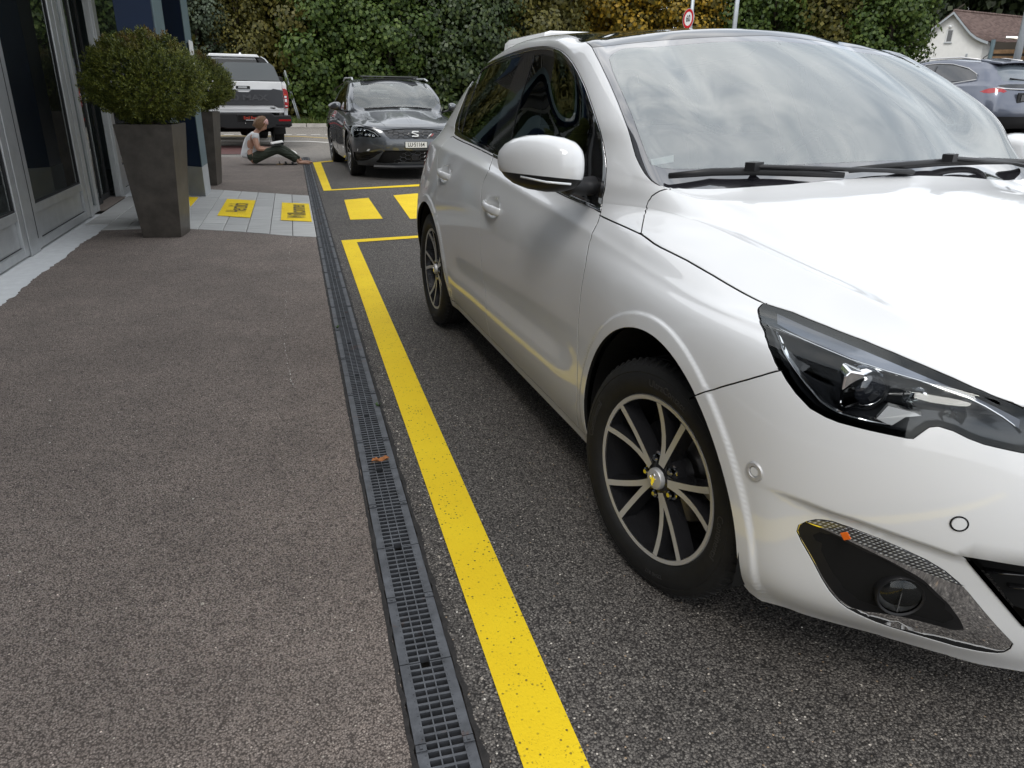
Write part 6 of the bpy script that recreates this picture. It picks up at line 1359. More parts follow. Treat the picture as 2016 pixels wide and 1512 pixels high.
def inside(poly):
    def f(y, z):
        c = False; n = len(poly)
        for i in range(n):
            (y1, z1), (y2, z2) = poly[i], poly[(i+1) % n]
            if (z1 > z) != (z2 > z) and y < (y2-y1)*(z-z1)/(z2-z1)+y1: c = not c
        return c
    return f
def estate():
    N = wagon_net()
    loops = {
     'windscreen': ([(.87, 0, 1.39), (.90, .31, 1.385), (.95, .48, 1.378), (1.02, .575, 1.365), (.78, .645, 1.19), (.54, .675, 1.02), (.45, .62, 1.0), (.33, .50, .995), (.20, .3, 1.005), (.19, 0, 1.015)], (.6, .2, 1.22), MT['wind_glass2'], True, -.002),
     'headlamp': ([(-.10, .885, .745), (-.25, .865, .765), (-.39, .84, .765), (-.66, .68, .745), (-.735, .58, .715), (-.78, .54, .67), (-.81, .49, .62), (-.76, .59, .62), (-.63, .75, .62), (-.46, .86, .60), (-.41, .87, .61), (-.3, .89, .68), (-.10, .885, .745)], (-.6, .73, .68), MT['lens'], False, -.001),
     'upper_grille': ([(-.785, 0, .745), (-.78, .1, .745), (-.78, .35, .735), (-.775, .47, .718), (-.82, .42, .65), (-.85, .36, .595), (-.87, .12, .59), (-.87, 0, .59)], (-.83, .15, .67), MT['black_gloss'], True, -.012),
     'lower_grille': ([(-.885, 0, .435), (-.87, .28, .435), (-.83, .44, .43), (-.78, .52, .34), (-.70, .58, .25), (-.86, .11, .265), (-.865, 0, .265)], (-.86, .1, .35), MT['black_matt'], True, -.015),
     'fog_pocket': ([(-.40, .86, .385), (-.66, .70, .405), (-.81, .48, .425), (-.64, .66, .29), (-.53, .75, .27), (-.36, .84, .265), (-.40, .86, .385)], (-.6, .73, .34), MT['black_plastic'], False, -.02),
     'side_window': (SIDEWIN, (1.5, .72, 1.2), MT['side_glass'], False, -.003),
     'rear_window': ([(3.46, 0, 1.11), (3.44, .28, 1.11), (3.38, .47, 1.12), (3.15, .46, 1.29), (3.1, .22, 1.33), (3.1, 0, 1.33)], (3.3, .1, 1.2), MT['rear_glass'], True, -.002),
    }
    wp = lambda p: p
    root, sh = shell_car('estate_car', 'dark grey estate car with raised sunroof facing the camera in the next bay', 'car', (1.71, 12.73, 0), math.pi/2+.0576, N, wp, GREY, loops, None, ku=6, kv=3, wy=.876)
    S = sh.S
    for p in ([(-.10, .83, .80), (-.39, .80, .785), (-.66, .66, .757), (-.76, .5, .74), (-.77, .36, .752), (-.775, .1, .758), (-.78, 0, .758)], [(-.10, .84, .80), (.06, .80, .845), (.41, .80, .885), (.62, .79, .915), (.94, .80, .93)],
              [(.50, .86, .86), (.46, .885, .65), (.5, .875, .3)], [(1.62, .80, .96), (1.60, .885, .7), (1.56, .875, .3)], [(-.36, .885, .60), (-.30, .89, .63), (-.10, .88, .745)]): gap_line(S, root, p, MT['black_matt'])
    gap_line(S, root, [(-.75, .02, .80), (-.4, .02, .89), (-.05, .015, .955), (.17, .015, 1.0)], GREY, 'bonnet_crease', .002)
    for pr in ([(-.74, .40, .775), (-.4, .50, .86), (0, .56, .92), (.34, .60, .985)],): gap_line(S, root, pr, GREY, 'bonnet_crease', .004)
    # lamp insides
    for s in (1, -1):
        sh.part(['headlamp'], 'lamp_bowl', MT['lamp_black'], root, s, gap=0, skirt=0, off=-.035)
        F = sh.tris(['headlamp']); pts = sh.P[list({i for f in F for i in f})]; nn = sh.N[list({i for f in F for i in f})]
        rr = random.Random(4)
        def q(p, dep):
            i = ((sh.P-np.array(p))**2).sum(1).argmin(); n_ = sh.N[i]; return Vector((p[0]-n_[0]*dep, (p[1]-n_[1]*dep)*s, p[2]-n_[2]*dep))
        b = MB(); b.tube([q(p, .012) for p in ((-.31, .87, .70), (-.43, .855, .625), (-.60, .75, .675))], .006, 6); b.tube([q(p, .012) for p in ((-.66, .69, .735), (-.745, .585, .69), (-.79, .53, .635))], .006, 6); b.build('light_guide', MT['white_lens'], root, smooth=True)
        for k, p in enumerate(((-.45, .84, .73), (-.50, .81, .735), (-.56, .765, .735), (-.62, .715, .73), (-.60, .745, .665), (-.66, .70, .66), (-.71, .65, .655), (-.75, .60, .65))):
            b = MB(); c_ = q(p, .022); b.lathe([(0, .004), (.012, .002), (.020, .012), (.021, .018)], 10, 0, axis_m(c_, Vector((-.9, .35*s, 0)))); b.build('led_unit', MT['chrome'], root)
        b = MB(); b.add([q(p, -.002) for p in ((-.53, .815, .443), (-.72, .65, .452), (-.70, .665, .422), (-.52, .815, .41))], [(0, 1, 2, 3)]); b.build('fog_lamp', MT['white_lens'], root)
        for zz in (.30, .325, .35): b = MB(); b.tube([q(p, .004) for p in ((-.42, .835, zz), (-.56, .755, zz), (-.68, .655, zz))], .004, 4); b.build('pocket_slat', MT['black_gloss'], root)
        # mirrors
        m_ = bpy.data.objects.new('door_mirror', None); COL.objects.link(m_); m_.parent = root
        rings = []
        for y_, xc, zc, ax_, az in ((.90, .55, 1.03, .05, .055), (.94, .56, 1.033, .085, .068), (1.0, .60, 1.037, .085, .062), (1.05, .64, 1.038, .055, .042), (1.085, .67, 1.038, .015, .012)):
            rings.append([Vector((xc+ax_*math.cos(t_)*(1 if math.cos(t_) < 0 else .4), s*y_, zc+az*math.sin(t_)*(1 if math.sin(t_) > 0 else .85))) for t_ in [2*math.pi*k/16 for k in range(16)]])
        b = MB(); b.loft(rings); b.build('mirror_cap', GREY, m_, smooth=True)
        b = MB(); b.tube([(.58, s*.93, .985), (.56, s*.86, .965), (.55, s*.79, .95)], .022, 8, sc=(1.4, .7)); b.loft([[v+Vector((.02, 0, -.012)) for v in r_[8:]] for r_ in rings], cap=False, close=False); b.build('mirror_arm', MT['black_plastic'], m_, smooth=True)
        b = MB(); b.tube([(.95, s*.635, 1.435), (1.1, s*.62, 1.47), (2.2, s*.60, 1.48), (2.55, s*.58, 1.44)], .016, 6); b.build('roof_rail', MT['anod'], root, smooth=True)
        for xx in (1.30, 2.1): b = MB(); b.tube([(xx-.09, s*.895, .80), (xx, s*.915, .81), (xx+.09, s*.895, .82)], .012, 6); b.build('door_handle', GREY, root, smooth=True)
    # honeycomb grilles, badge, plate
    up = [(-.47, .715), (-.35, .735), (0, .742), (.35, .735), (.47, .715), (.42, .65), (.36, .60), (0, .592), (-.36, .60), (-.42, .65)]
    b = MB(); honey(b, -.48, .48, .58, .75, lambda y, z: -.868+.16*(abs(y)/.47)**2*.5+.42*max(0, z-.62)*.6, .05, inside(up)); b.build('grille_mesh', MT['chrome_dark2'], root)
    lo = [(-.43, .43), (0, .432), (.43, .43), (.51, .345), (.56, .27), (0, .27), (-.56, .27), (-.51, .345)]
    b = MB(); honey(b, -.57, .57, .25, .44, lambda y, z: -.876+.19*(abs(y)/.52)**2.2, .05, inside(lo)); b.build('grille_mesh', MT['chrome_dark2'], root)
    b = MB()
    for y in np.linspace(-.4, .4, 9): b.tube([(-.868+.1*(y/.45)**2, y-.04, .562), (-.868+.1*(y/.45)**2, y+.03, .562)], .006, 4)
    b.build('slot_row', MT['black_matt'], root)
    b = MB(); b.bbox((-.885, -.055, .285), (-.865, .055, .375)); b.build('radar_cover', MT['black_gloss'], root, bevel=.004)
    M_ = axis_m((-.868, -.015, .672), Vector((-1, 0, .12)), Vector((0, -1, 0)))
    b = MB()
    for poly in ([(-.052, .012), (-.052, .032), (-.040, .042), (.052, .042), (.052, .024), (-.03, .024), (-.03, .017), (.052, -.010), (.052, -.030), (.038, -.042), (-.052, -.042), (-.052, -.024), (.028, -.024), (.028, -.016)],): b.prism(poly, 0, .008, M_)
    b.build('badge', MT['white_lens'], root)
    b = MB(); Mx = axis_m((-.845, .27-.0-.53, .655), Vector((-1, 0, .1)), Vector((0, -1, 0)))
    b.prism([(-.04, -.02), (-.02, -.02), (.02, .02), (0, .02)], 0, .006, Mx, 0); b.prism([(-.012, -.02), (.02, -.02), (.05, .02), (.03, .02)], 0, .006, Mx, 1); b.build('grille_emblem', [MT['white_lens'], MT['red_lens']], root)
    pl = bpy.data.objects.new('number_plate', None); COL.objects.link(pl); pl.parent = root; pl.location = (-.898, -.02, .515)
    b = MB(); b.bbox((0, -.172, -.052), (.012, .172, .048)); b.build('plate_holder', MT['black_plastic'], pl, bevel=.002)
    b = MB(); b.bbox((-.004, -.165, -.040), (-.0005, .165, .044)); b.build('plate', pbr('plate_face', (.72, .72, .70), .5), pl)
    lettering('plate_lettering', 'LU·51164', axis_m((-.0045, 0, .002), (-1, 0, 0), (0, -1, 0)), .082, MT['black_matt'], pl, .0006, sx=.80, bold=.0012)
    # tilted glass sunroof panel with its deflector
    b = MB(); b.box((1.16, 0, 1.505), (.30, .98, .022), M=Matrix.Rotation(R(-5), 3, 'Y')); b.build('sunroof_panel', MT['black_gloss'], root, bevel=.008)
    b = MB(); b.bbox((1.0, -.46, 1.455), (1.02, .46, 1.475))
    for y in np.linspace(-.4, .4, 6): b.tube([(1.02, y, 1.46), (1.10, y, 1.495)], .012, 5)
    b.build('sunroof_deflector', MT['black_plastic'], root)
    b = MB(); b.add([(.905, .13, 1.378), (.905, -.13, 1.378), (.83, -.12, 1.335), (.80, 0, 1.318), (.83, .12, 1.335)], [(0, 1, 2, 3, 4)]); b.build('sensor_cover', MT['frit'], root)
    b = MB(); b.add([(.862, .035, 1.362), (.862, -.035, 1.362), (.885, 0, 1.376)], [(0, 1, 2)]); b.build('sensor_window', MT['white_lens'], root)
    for pts in ([(.34, .55, 1.0), (.25, .3, 1.02), (.21, .0, 1.03)], [(.25, .1, 1.03), (.26, -.3, 1.025), (.36, -.56, 1.0)]): b = MB(); b.tube(pts, .012, 6); b.build('wiper', MT['black_plastic'], root)
    b = MB(); b.bbox((.35, -.6, .6), (.95, .6, .93)); b.build('dashboard', MT['interior_dark'], root)
    for y in (.35, -.35):
        b = MB(); b.box((1.62, y, .95), (.14, .48, .62), M=Matrix.Rotation(R(14), 3, 'Y')); b.box((1.74, y, 1.28), (.09, .25, .17)); b.build('seat', MT['interior_dark'], root, bevel=.03)
    b = MB(); b.lathe([(.175+.014*math.cos(t_), .014*math.sin(t_)) for t_ in [2*math.pi*k/8 for k in range(8)]], 28, 0, axis_m((1.02, -.37, .97), Vector((.93, 0, .36))), closed=True); b.build('steering_wheel', MT['interior_dark'], root)
    b = MB(); b.bbox((.9, -.7, .25), (3.2, .7, .3)); b.bbox((2.9, -.6, .3), (2.95, .6, 1.0)); b.build('cabin_floor', MT['interior_dark'], root)
    b = MB(); b.tube([(-.80, .62, .20), (-.86, .3, .19), (-.87, 0, .19), (-.86, -.3, .19), (-.80, -.62, .20)], .03, 6); b.build('lip_spoiler', MT['black_plastic'], root)
    return root
MT['wind_glass2'] = thin_glass('wind_glass2', (.72, .82, .82), 1.75, dirt_haze=.08, refl=1.3)
MT['chrome_dark2'] = pbr('grille_black', (.04, .04, .042), .3, .2, coat=.5)
estate()
# --- pickup seen from behind
def pickup():
    wp = MT['white_paint']; dk = pbr('tailgate_insert', (.035, .037, .042), .5, var=.1); bl = MT['black_plastic']
    root = thing('pickup_truck', 'white pickup with black tailgate insert parked tail on beyond the navy columns', 'truck', (-1.0, 19.0, 0), R(8))
    Z = lambda zy: 1.44-(zy-335)*.00166
    X = lambda zx: (zx-347)*.00163
    # bed sides and tailgate
    b = MB()
    for s in (1, -1):
        prof = [(-.03, .60), (.0, .95), (.0, 1.38), (-.03, 1.445), (-.10, 1.45), (-.10, .60)]
        r0 = [Vector((s*(.955+x), .06, z)) for x, z in prof]; r1 = [Vector((s*(.955+x), 1.60, z)) for x, z in prof]; b.loft([r0, r1])
    b.build('bed_side', wp, root, bevel=.01)
    tg_ = bpy.data.objects.new('tailgate', None); COL.objects.link(tg_); tg_.parent = root
    b = MB(); b.bbox((-.845, 0, Z(735)), (.845, .09, 1.44)); b.build('tailgate_skin', wp, tg_, bevel=.012)
    b = MB(); b.bbox((-.845, -.006, Z(450)), (.845, 0.002, Z(432))); b.build('tailgate_shadow_line', pbr('shadow_line_grey', (.42, .44, .46), .4), tg_)  # shadow line put into the grey of this strip
    ins = [(-.845, Z(470)), (-.60, Z(440)), (X(240), Z(440)), (X(290), Z(470)), (X(415), Z(470)), (X(460), Z(440)), (.60, Z(440)), (X(745), Z(425)), (.845, Z(445)), (.845, Z(668)), (X(800), Z(668)), (X(730), Z(640)), (-X(730), Z(640)), (-X(800), Z(668)), (-.845, Z(668))]
    Mv = Matrix(((1, 0, 0, 0), (0, 0, -1, 0), (0, 1, 0, 0), (0, 0, 0, 1)))
    b = MB(); b.prism(ins, 0, .016, Mv); b.build('tailgate_insert', dk, tg_, bevel=.003)
    lettering('embossed_name', 'T60 MAX', Matrix.Translation((.0, -.018, Z(545))) @ Mv, .175, pbr('emboss', (.060, .062, .068), .35), tg_, .009, sx=1.45, bold=.004)
    lettering('trim_badge', 'T80', Matrix.Translation((X(717), -.004, Z(676))) @ Mv, .045, MT['black_gloss'], tg_, .003, sx=1.6, bold=.002)
    b = MB(); b.bbox((X(255), -.012, Z(432)), (X(440), 0, Z(394))); h = b.build('tailgate_handle', bl, tg_, bevel=.006)
    b = MB(); b.bbox((X(285), -.02, Z(425)), (X(400), -.012, Z(402))); b.build('handle_grip', MT['anod'], h, bevel=.004)
    b = MB(); b.bbox((-.845, -.004, Z(700)), (.845, 0, Z(690))); b.build('tailgate_crease_shade', pbr('white_shade', (.5, .51, .52), .5), tg_)  # crease shade drawn as a strip in a darker white
    for s in (1, -1):
        l = bpy.data.objects.new('tail_lamp', None); COL.objects.link(l); l.parent = root
        pf = [(.855, Z(420)), (.93, Z(425)), (.965, Z(470)), (.972, Z(560)), (.965, Z(640)), (.93, Z(675)), (.875, Z(675)), (.872, Z(560))]
        b = MB(); b.prism([(s*x, z) for x, z in pf], -.10, .022, Mv); b.build('lamp_body', MT['red_lens'], l, bevel=.006)
        for z0, z1, m, nm in ((515, 540, MT['white_lens'], 'indicator_lens'), (555, 592, MT['white_lens'], 'reversing_lens'), (640, 652, MT['white_lens'], 'lens_bar'), (497, 505, MT['orange_lens'], 'lens_bar')):
            b = MB(); b.bbox((s*.882, -.027, Z(z1)), (s*.930, -.02, Z(z0))); b.build(nm, m, l)
    # bumper
    b = MB(); pf = [(-.97, Z(770)), (-.62, Z(770)), (-.56, Z(740)), (.56, Z(740)), (.62, Z(770)), (.97, Z(765)), (.99, Z(800)), (.985, Z(900)), (.93, Z(925)), (.55, Z(925)), (.45, Z(940)), (-.45, Z(940)), (-.55, Z(925)), (-.93, Z(925)), (-.985, Z(900)), (-.99, Z(800))]
    b.prism(pf, -.16, .12, Mv); bp = b.build('rear_bumper', bl, root, bevel=.02)
    for s in (1, -1):
        b = MB(); b.bbox((s*.70, -.126, Z(842)), (s*.965, -.118, Z(818))); b.build('reflector', MT['red_lens'], bp)
        b = MB(); b.bbox((s*.62, -.124, Z(905)), (s*.985, -.118, Z(885))); b.build('bumper_strip', MT['black_gloss'], bp)
    pl = bpy.data.objects.new('number_plate', None); COL.objects.link(pl); pl.parent = root; pl.location = (X(400), -.13, Z(800))
    b = MB(); b.bbox((-.285, 0, -.075), (.285, .012, .075)); b.build('plate_holder', MT['black_gloss'], pl, bevel=.003)
    b = MB(); b.bbox((-.265, -.003, -.055), (.265, .0, .06)); b.build('plate', MT['black_matt'], pl)
    red = pbr('plate_red', (.62, .06, .03), .5); M_ = Matrix.Translation((0, -.004, .0)) @ Mv
    lettering('plate_script', 'Emil Frey', M_, .095, red, pl, .001, sx=.85)
    b = MB(); b.bbox((-.11, -.005, -.05), (.11, -.003, -.038)); b.build('plate_strip', MT['white_lens'], pl)
    for s in (-1, 1): b = MB(); b.lathe([(0, 0), (.012, 0), (.012, .02)], 10, 0, Matrix.Translation((s*.13, -.005, -.105)) @ Mv); b.build('plate_lamp', MT['chrome'], pl)
    # cab with rear window, black surround and sail panels
    cz = 2.02
    b = MB(); secs = [(1.62, .62, 1.30, .90, .86), (1.62, 1.30, 1.30, .90, .86)]
    ring = lambda y, z0, z1, w0, w1, zr: [Vector((-w0, y, z0)), Vector((w0, y, z0)), Vector((w0, y, z1)), Vector((w1, y, zr-.10)), Vector((w1-.12, y, zr)), Vector((-w1+.12, y, zr)), Vector((-w1, y, zr-.10)), Vector((-w0, y, z1))]
    b.loft([ring(1.66, .5, 1.35, .90, .66, 1.99), ring(1.75, .5, 1.36, .91, .68, 2.03), ring(2.6, .5, 1.36, .94, .69, 2.05), ring(3.4, .5, 1.3, .94, .66, 1.98)]); b.build('cab', wp, root, bevel=.02)
    b = MB(); b.loft([ring(3.4, .5, 1.2, .94, .72, 1.98), ring(4.1, .5, 1.15, .94, .93, 1.27), ring(5.0, .55, 1.1, .92, .91, 1.2)]); b.build('bonnet', wp, root, bevel=.02)
    b = MB(); b.prism([(-.74, 1.38), (.74, 1.38), (.60, 1.90), (.50, 1.945), (-.50, 1.945), (-.60, 1.90)], -1.66, -1.64, Mv); b.build('rear_surround', MT['black_gloss'], root)
    b = MB(); b.prism([(-.60, 1.44), (.60, 1.44), (.50, 1.72), (.42, 1.78), (-.42, 1.78), (-.50, 1.72)], 1.658, 1.664, Mv); b.build('rear_window', MT['wind_glass3'], root)
    for s in (1, -1):
        sail = [(.05, 1.445, .90), (1.66, 1.445, .86), (1.66, 2.0, .66), (1.45, 1.94, .70), (.75, 1.61, .845), (.55, 1.565, .865), (.22, 1.555, .875), (.10, 1.52, .89)]
        A = [Vector((s*x, y, z)) for y, z, x in sail]; B_ = [Vector((s*(x-.16), y, z-.01)) for y, z, x in sail]; n_ = len(A); b = MB()
        b.add(A+B_, [tuple(range(n_)), tuple(range(2*n_-1, n_-1, -1))]+[(i, (i+1) % n_, n_+(i+1) % n_, n_+i) for i in range(n_)]); b.build('sail_panel', MT['black_matt'], root)
        b = MB(); b.tube([(s*.64, 1.66, 2.01), (s*.70, 1.45, 1.955), (s*.80, 1.0, 1.745), (s*.845, .75, 1.625)], .014, 6); b.build('sail_trim', MT['anod'], root)
        for y, tx in ((1.12, 0), (4.35, 0)): pass
        b = MB(); b.bbox((s*.66, .62, .28), (s*.93, .64, .60)); b.build('mud_flap', MT['rubber'], root, bevel=.01)
    b = MB(); b.lathe([(.001, 0), (.02, .01), (.03, .05), (.012, .07)], 10, 0, Matrix.Translation((.22, 2.3, 2.05))); b.build('roof_aerial', wp, root)
    b = MB(); b.prism([(-.60, 1.99), (.60, 1.99), (.54, 2.055), (-.54, 2.055)], -2.0, -1.55, Mv); b.build('roof_spoiler', wp, root, bevel=.015)
    b = MB(); b.bbox((-.8, .1, .78), (.8, 1.62, .82)); b.bbox((-.5, .2, .45), (-.35, 4.5, .62)); b.bbox((.35, .2, .45), (.5, 4.5, .62)); b.tube([(-.75, 1.12, .38), (.75, 1.12, .38)], .07, 10); b.lathe([(.001, -.15), (.14, -.1), (.16, 0), (.14, .1), (.001, .15)], 14, 0, Matrix.Translation((0.05, 1.12, .38)) @ Matrix.Rotation(R(90), 4, 'Y')); b.build('chassis', MT['black_matt'], root)
    for s in (1, -1):
        for y in (1.12, 4.35):
            t = bpy.data.objects.new('wheel', None); COL.objects.link(t); t.parent = root; t.location = (s*.90, y, .385); t.rotation_euler = (0, R(90*s), 0)
            b = MB(); b.lathe([(.22, 0), (.235, .012), (.30, .018), (.36, .005), (.382, -.02), (.385, -.06), (.378, -.062), (.378, -.07), (.385, -.072), (.385, -.12), (.378, -.122), (.378, -.13), (.385, -.132), (.385, -.19), (.37, -.22), (.30, -.24), (.22, -.22)], 40)
            for k in range(40):
                M2 = Matrix.Rotation(2*math.pi*k/40, 4, 'Z') @ Matrix.Translation((.384, 0, -.1)); b.box((0, 0, 0), (.01, .028, .19), M=M2.to_3x3()); n_ = 8
                for i_ in range(-8, 0): b.v[i_] = tuple(Vector(b.v[i_])+M2.translation)
            b.build('tyre', MT['rubber'], t, auto=40); b = MB(); b.lathe([(.225, -.005), (.2, -.03), (.08, -.03), (.06, -.01), (0, -.01)], 30); b.build('rim', MT['rim_dark'], t, auto=30)
    return root
MT['wind_glass3'] = pbr('tinted_pane', (.06, .075, .08), .05, coat=1.)
pickup()
# --- two blue grey sport utilities, a white one and a pale saloon on the rising ground at the right
def suvnet():
    N = np.array(NET, float); x, y, z = N[..., 0].copy(), N[..., 1].copy(), N[..., 2].copy()
    for i in range(N.shape[0]):
        for j in range(N.shape[1]): N[i, j] = suvw((x[i, j], y[i, j], z[i, j]))
    return N
def suvw(p):
    x, y, z = p; zz = .24+(z-.19)*1.09; return (x+.22*float(sstep(2.2, 3.2, np.array(x)))-.05*float(sstep(-.2, -.9, np.array(x))), y*1.02, zz)
BLUEGREY = paint('bluegrey_paint', (.105, .118, .155), .35, metal=.5)
def suv_loops(front=False):
    L = {
     'windscreen': ([(.93, 0, 1.45), (.95, .3, 1.44), (1.02, .57, 1.40), (.78, .645, 1.22), (.54, .675, 1.05), (.33, .50, 1.03), (.25, 0, 1.045)], (.6, .2, 1.26), MT['wind_glass3'], True, -.002),
     'side_window': (SIDEWIN, (1.5, .72, 1.2), MT['side_dark'], False, -.003),
     'rear_window': ([(3.18, 0, 1.07), (3.17, .3, 1.07), (3.12, .52, 1.08), (2.98, .53, 1.20), (2.88, .48, 1.30), (2.86, .25, 1.325), (2.87, 0, 1.325)], (3.05, .1, 1.18), MT['glass_sky'], True, -.002),
     'tail_band': ([(3.28, 0, .95), (3.25, .40, .95), (3.18, .62, .96), (3.14, .66, 1.0), (3.2, .45, 1.02), (3.23, 0, 1.03)], (3.26, .1, .99), MT['black_gloss'], True, -.001),
     'tail_lamp': ([(2.92, .815, .87), (3.02, .79, .93), (3.14, .70, .945), (3.22, .60, .935), (3.27, .52, .90), (3.25, .60, .87), (3.1, .77, .85), (2.92, .815, .87)], (3.12, .73, .90), MT['red_lens'], False, .001),
     'lower_bumper': ([(3.41, 0, .46), (3.36, .5, .46), (3.2, .76, .45), (3.0, .85, .42), (3.0, .83, .24), (3.2, .72, .245), (3.34, .4, .25), (3.36, 0, .25)], (3.38, .2, .36), MT['black_plastic'], True, .001),
    }
    if front:
        L['upper_grille'] = ([(-.77, 0, .77), (-.765, .3, .772), (-.735, .48, .76), (-.80, .46, .66), (-.865, .3, .56), (-.88, 0, .55)], (-.84, .1, .67), MT['black_gloss'], True, -.012)
        L['headlamp'] = ([(-.42, .80, .79), (-.56, .72, .785), (-.69, .58, .765), (-.735, .52, .745), (-.77, .52, .70), (-.70, .64, .70), (-.56, .78, .70), (-.42, .85, .72), (-.42, .80, .79)], (-.62, .68, .74), MT['white_lens'], False, -.002)
        L['lower_grille'] = ([(-.885, 0, .44), (-.86, .35, .44), (-.74, .60, .42), (-.66, .6, .28), (-.83, .3, .27), (-.86, 0, .27)], (-.87, .1, .36), MT['black_plastic'], True, -.012)
    return L
MT['side_dark'] = pbr('privacy_glass', (.02, .022, .026), .04, coat=1.)
MT['glass_sky'] = pbr('rear_pane', (.10, .12, .14), .05, coat=1.)
def suv(label, loc, rz, body, front=False, group=None, name='utility_car', rails=True):
    root, sh = shell_car(name, label, 'car', loc, rz, suvnet(), suvw, body, suv_loops(front), None, group, arches=((-.0, .40, .40), (2.7, .40, .40)), wheel_x=(0, 2.7), rimr=.24, tyrer=.355, wy=.885)
    S = sh.S; W_ = lambda *p: Vector(suvw(p))
    for s in (1, -1):
        if rails: b = MB(); b.tube([W_(1.05, s*.63, 1.44), W_(1.3, s*.60, 1.51), W_(2.2, s*.58, 1.515), W_(2.6, s*.54, 1.46)], .017, 6); b.build('roof_rail', MT['alu_face'], root, smooth=True)
        b = MB(); b.tube([W_(.62, s*.80, .94), W_(1.62, s*.815, .985), W_(2.35, s*.80, 1.04), W_(2.76, s*.76, 1.10), W_(2.72, s*.715, 1.2), W_(2.5, s*.67, 1.31), W_(2.1, s*.655, 1.395), W_(1.7, s*.66, 1.415), W_(1.35, s*.67, 1.40), W_(1.1, s*.705, 1.33), W_(.85, s*.76, 1.15)], .008, 5); b.build('window_trim', MT['alu_face'], root, smooth=True)
        b = MB(); b.box(W_(1.66, s*.735, 1.19), (.05, .03, .40), M=Matrix.Rotation(s*R(22), 3, 'X')); b.build('door_pillar', MT['black_gloss'], root)
        rings = [[Vector((xc+ax_*math.cos(t_)*(1 if math.cos(t_) < 0 else .4), s*y_, zc+az*math.sin(t_))) for t_ in [2*math.pi*k/14 for k in range(14)]] for y_, xc, zc, ax_, az in ((.88, .6, 1.12, .06, .06), (.93, .61, 1.12, .1, .085), (1.0, .66, 1.12, .09, .075), (1.06, .7, 1.12, .03, .03))]
        b = MB(); b.loft(rings); b.build('mirror_cap', body, root, smooth=True)
        for xx in (1.30, 2.15): b = MB(); b.tube([W_(xx-.1, s*.895, .85), W_(xx, s*.912, .86), W_(xx+.1, s*.895, .87)], .013, 6); b.build('door_handle', body, root, smooth=True)
    b = MB(); b.tube([W_(3.17, .70, .955), W_(3.26, .5, .935), W_(3.30, .25, .93), W_(3.31, 0, .93), W_(3.30, -.25, .93), W_(3.26, -.5, .935), W_(3.17, -.70, .955)], .014, 6); b.build('tail_trim', MT['alu_face'], root, smooth=True)
    b = MB(); c = W_(3.36, 0, .78); b.bbox((c.x-.02, -.34, c.z-.10), (c.x+.012, .34, c.z+.10)); b.build('plate_recess', MT['black_plastic'], root, bevel=.01)
    b = MB(); b.bbox((c.x+.012, -.26, c.z-.06), (c.x+.02, .26, c.z+.06)); b.build('plate', MT['black_gloss'], root)
    lettering('plate_script', 'Emil Frey', axis_m((c.x+.021, 0, c.z), (1, 0, 0), (0, 1, 0)), .09, bpy.data.materials['plate_red'], root, .001, sx=.8)
    sp = [[W_(2.55+.0, y, 1.50-.03*(abs(y)/.5)**2), W_(2.98, y*.96, 1.425-.03*(abs(y)/.5)**2), W_(2.98, y*.96, 1.395-.03*(abs(y)/.5)**2), W_(2.6, y, 1.44-.03*(abs(y)/.5)**2)] for y in np.linspace(-.5, .5, 11)]
    b = MB(); b.loft(sp); b.build('roof_spoiler', body, root, bevel=.01)
    b = MB(); b.tube([W_(3.16, .05, 1.09), W_(3.15, -.15, 1.10), W_(3.13, -.38, 1.12)], .014, 6); b.box(W_(3.17, .05, 1.09), (.05, .07, .03)); b.build('rear_wiper', MT['black_plastic'], root)
    if front:
        b = MB()
        for k in range(4):
            z = .59+.045*k; b.tube([W_(-.875+.10*(y/.42)**2+max(0, z-.66)*.55, y, z) for y in np.linspace(-.42, .42, 11)], .010, 5, sc=(1.6, .7))
        b.build('grille_bars', MT['anod'], root, smooth=True)
        b = MB(); M_ = axis_m(W_(-.885, 0, .66), Vector((-1, 0, .15)), Vector((0, -1, 0))); b.lathe([(.052, 0), (.060, .008), (.068, 0), (.060, -.004)], 24, 0, M_, closed=True); b.prism([(-.04, .02), (-.01, -.035), (.01, -.035), (.04, .02), (.02, .02), (0, -.015), (-.02, .02)], -.002, .006, M_); b.build('round_badge', MT['chrome'], root)
    return root
g_ = 'cars parked on the right hand side'
suv('blue grey sport utility car seen tail on before the white gable house', (14.55, 16.5, .42), R(270), BLUEGREY, group=g_)
suv('second blue grey sport utility car, the one farther right at the picture edge', (17.2, 16.9, .42), R(270), BLUEGREY, group=g_)
suv('white sport utility car with black barred grille at the right picture edge', (12.6, 9.45, lane_z(12, 10)+.12), R(-5), MT['white_paint'], True, g_)
LILAC = paint('lilac_silver_paint', (.42, .41, .46), .35, metal=.4)
suv('pale lilac silver car, only its bonnet showing beside the windscreen pillar', (10.45, 7.35, lane_z(10, 7.5)), R(-14), LILAC, True, g_, rails=False)
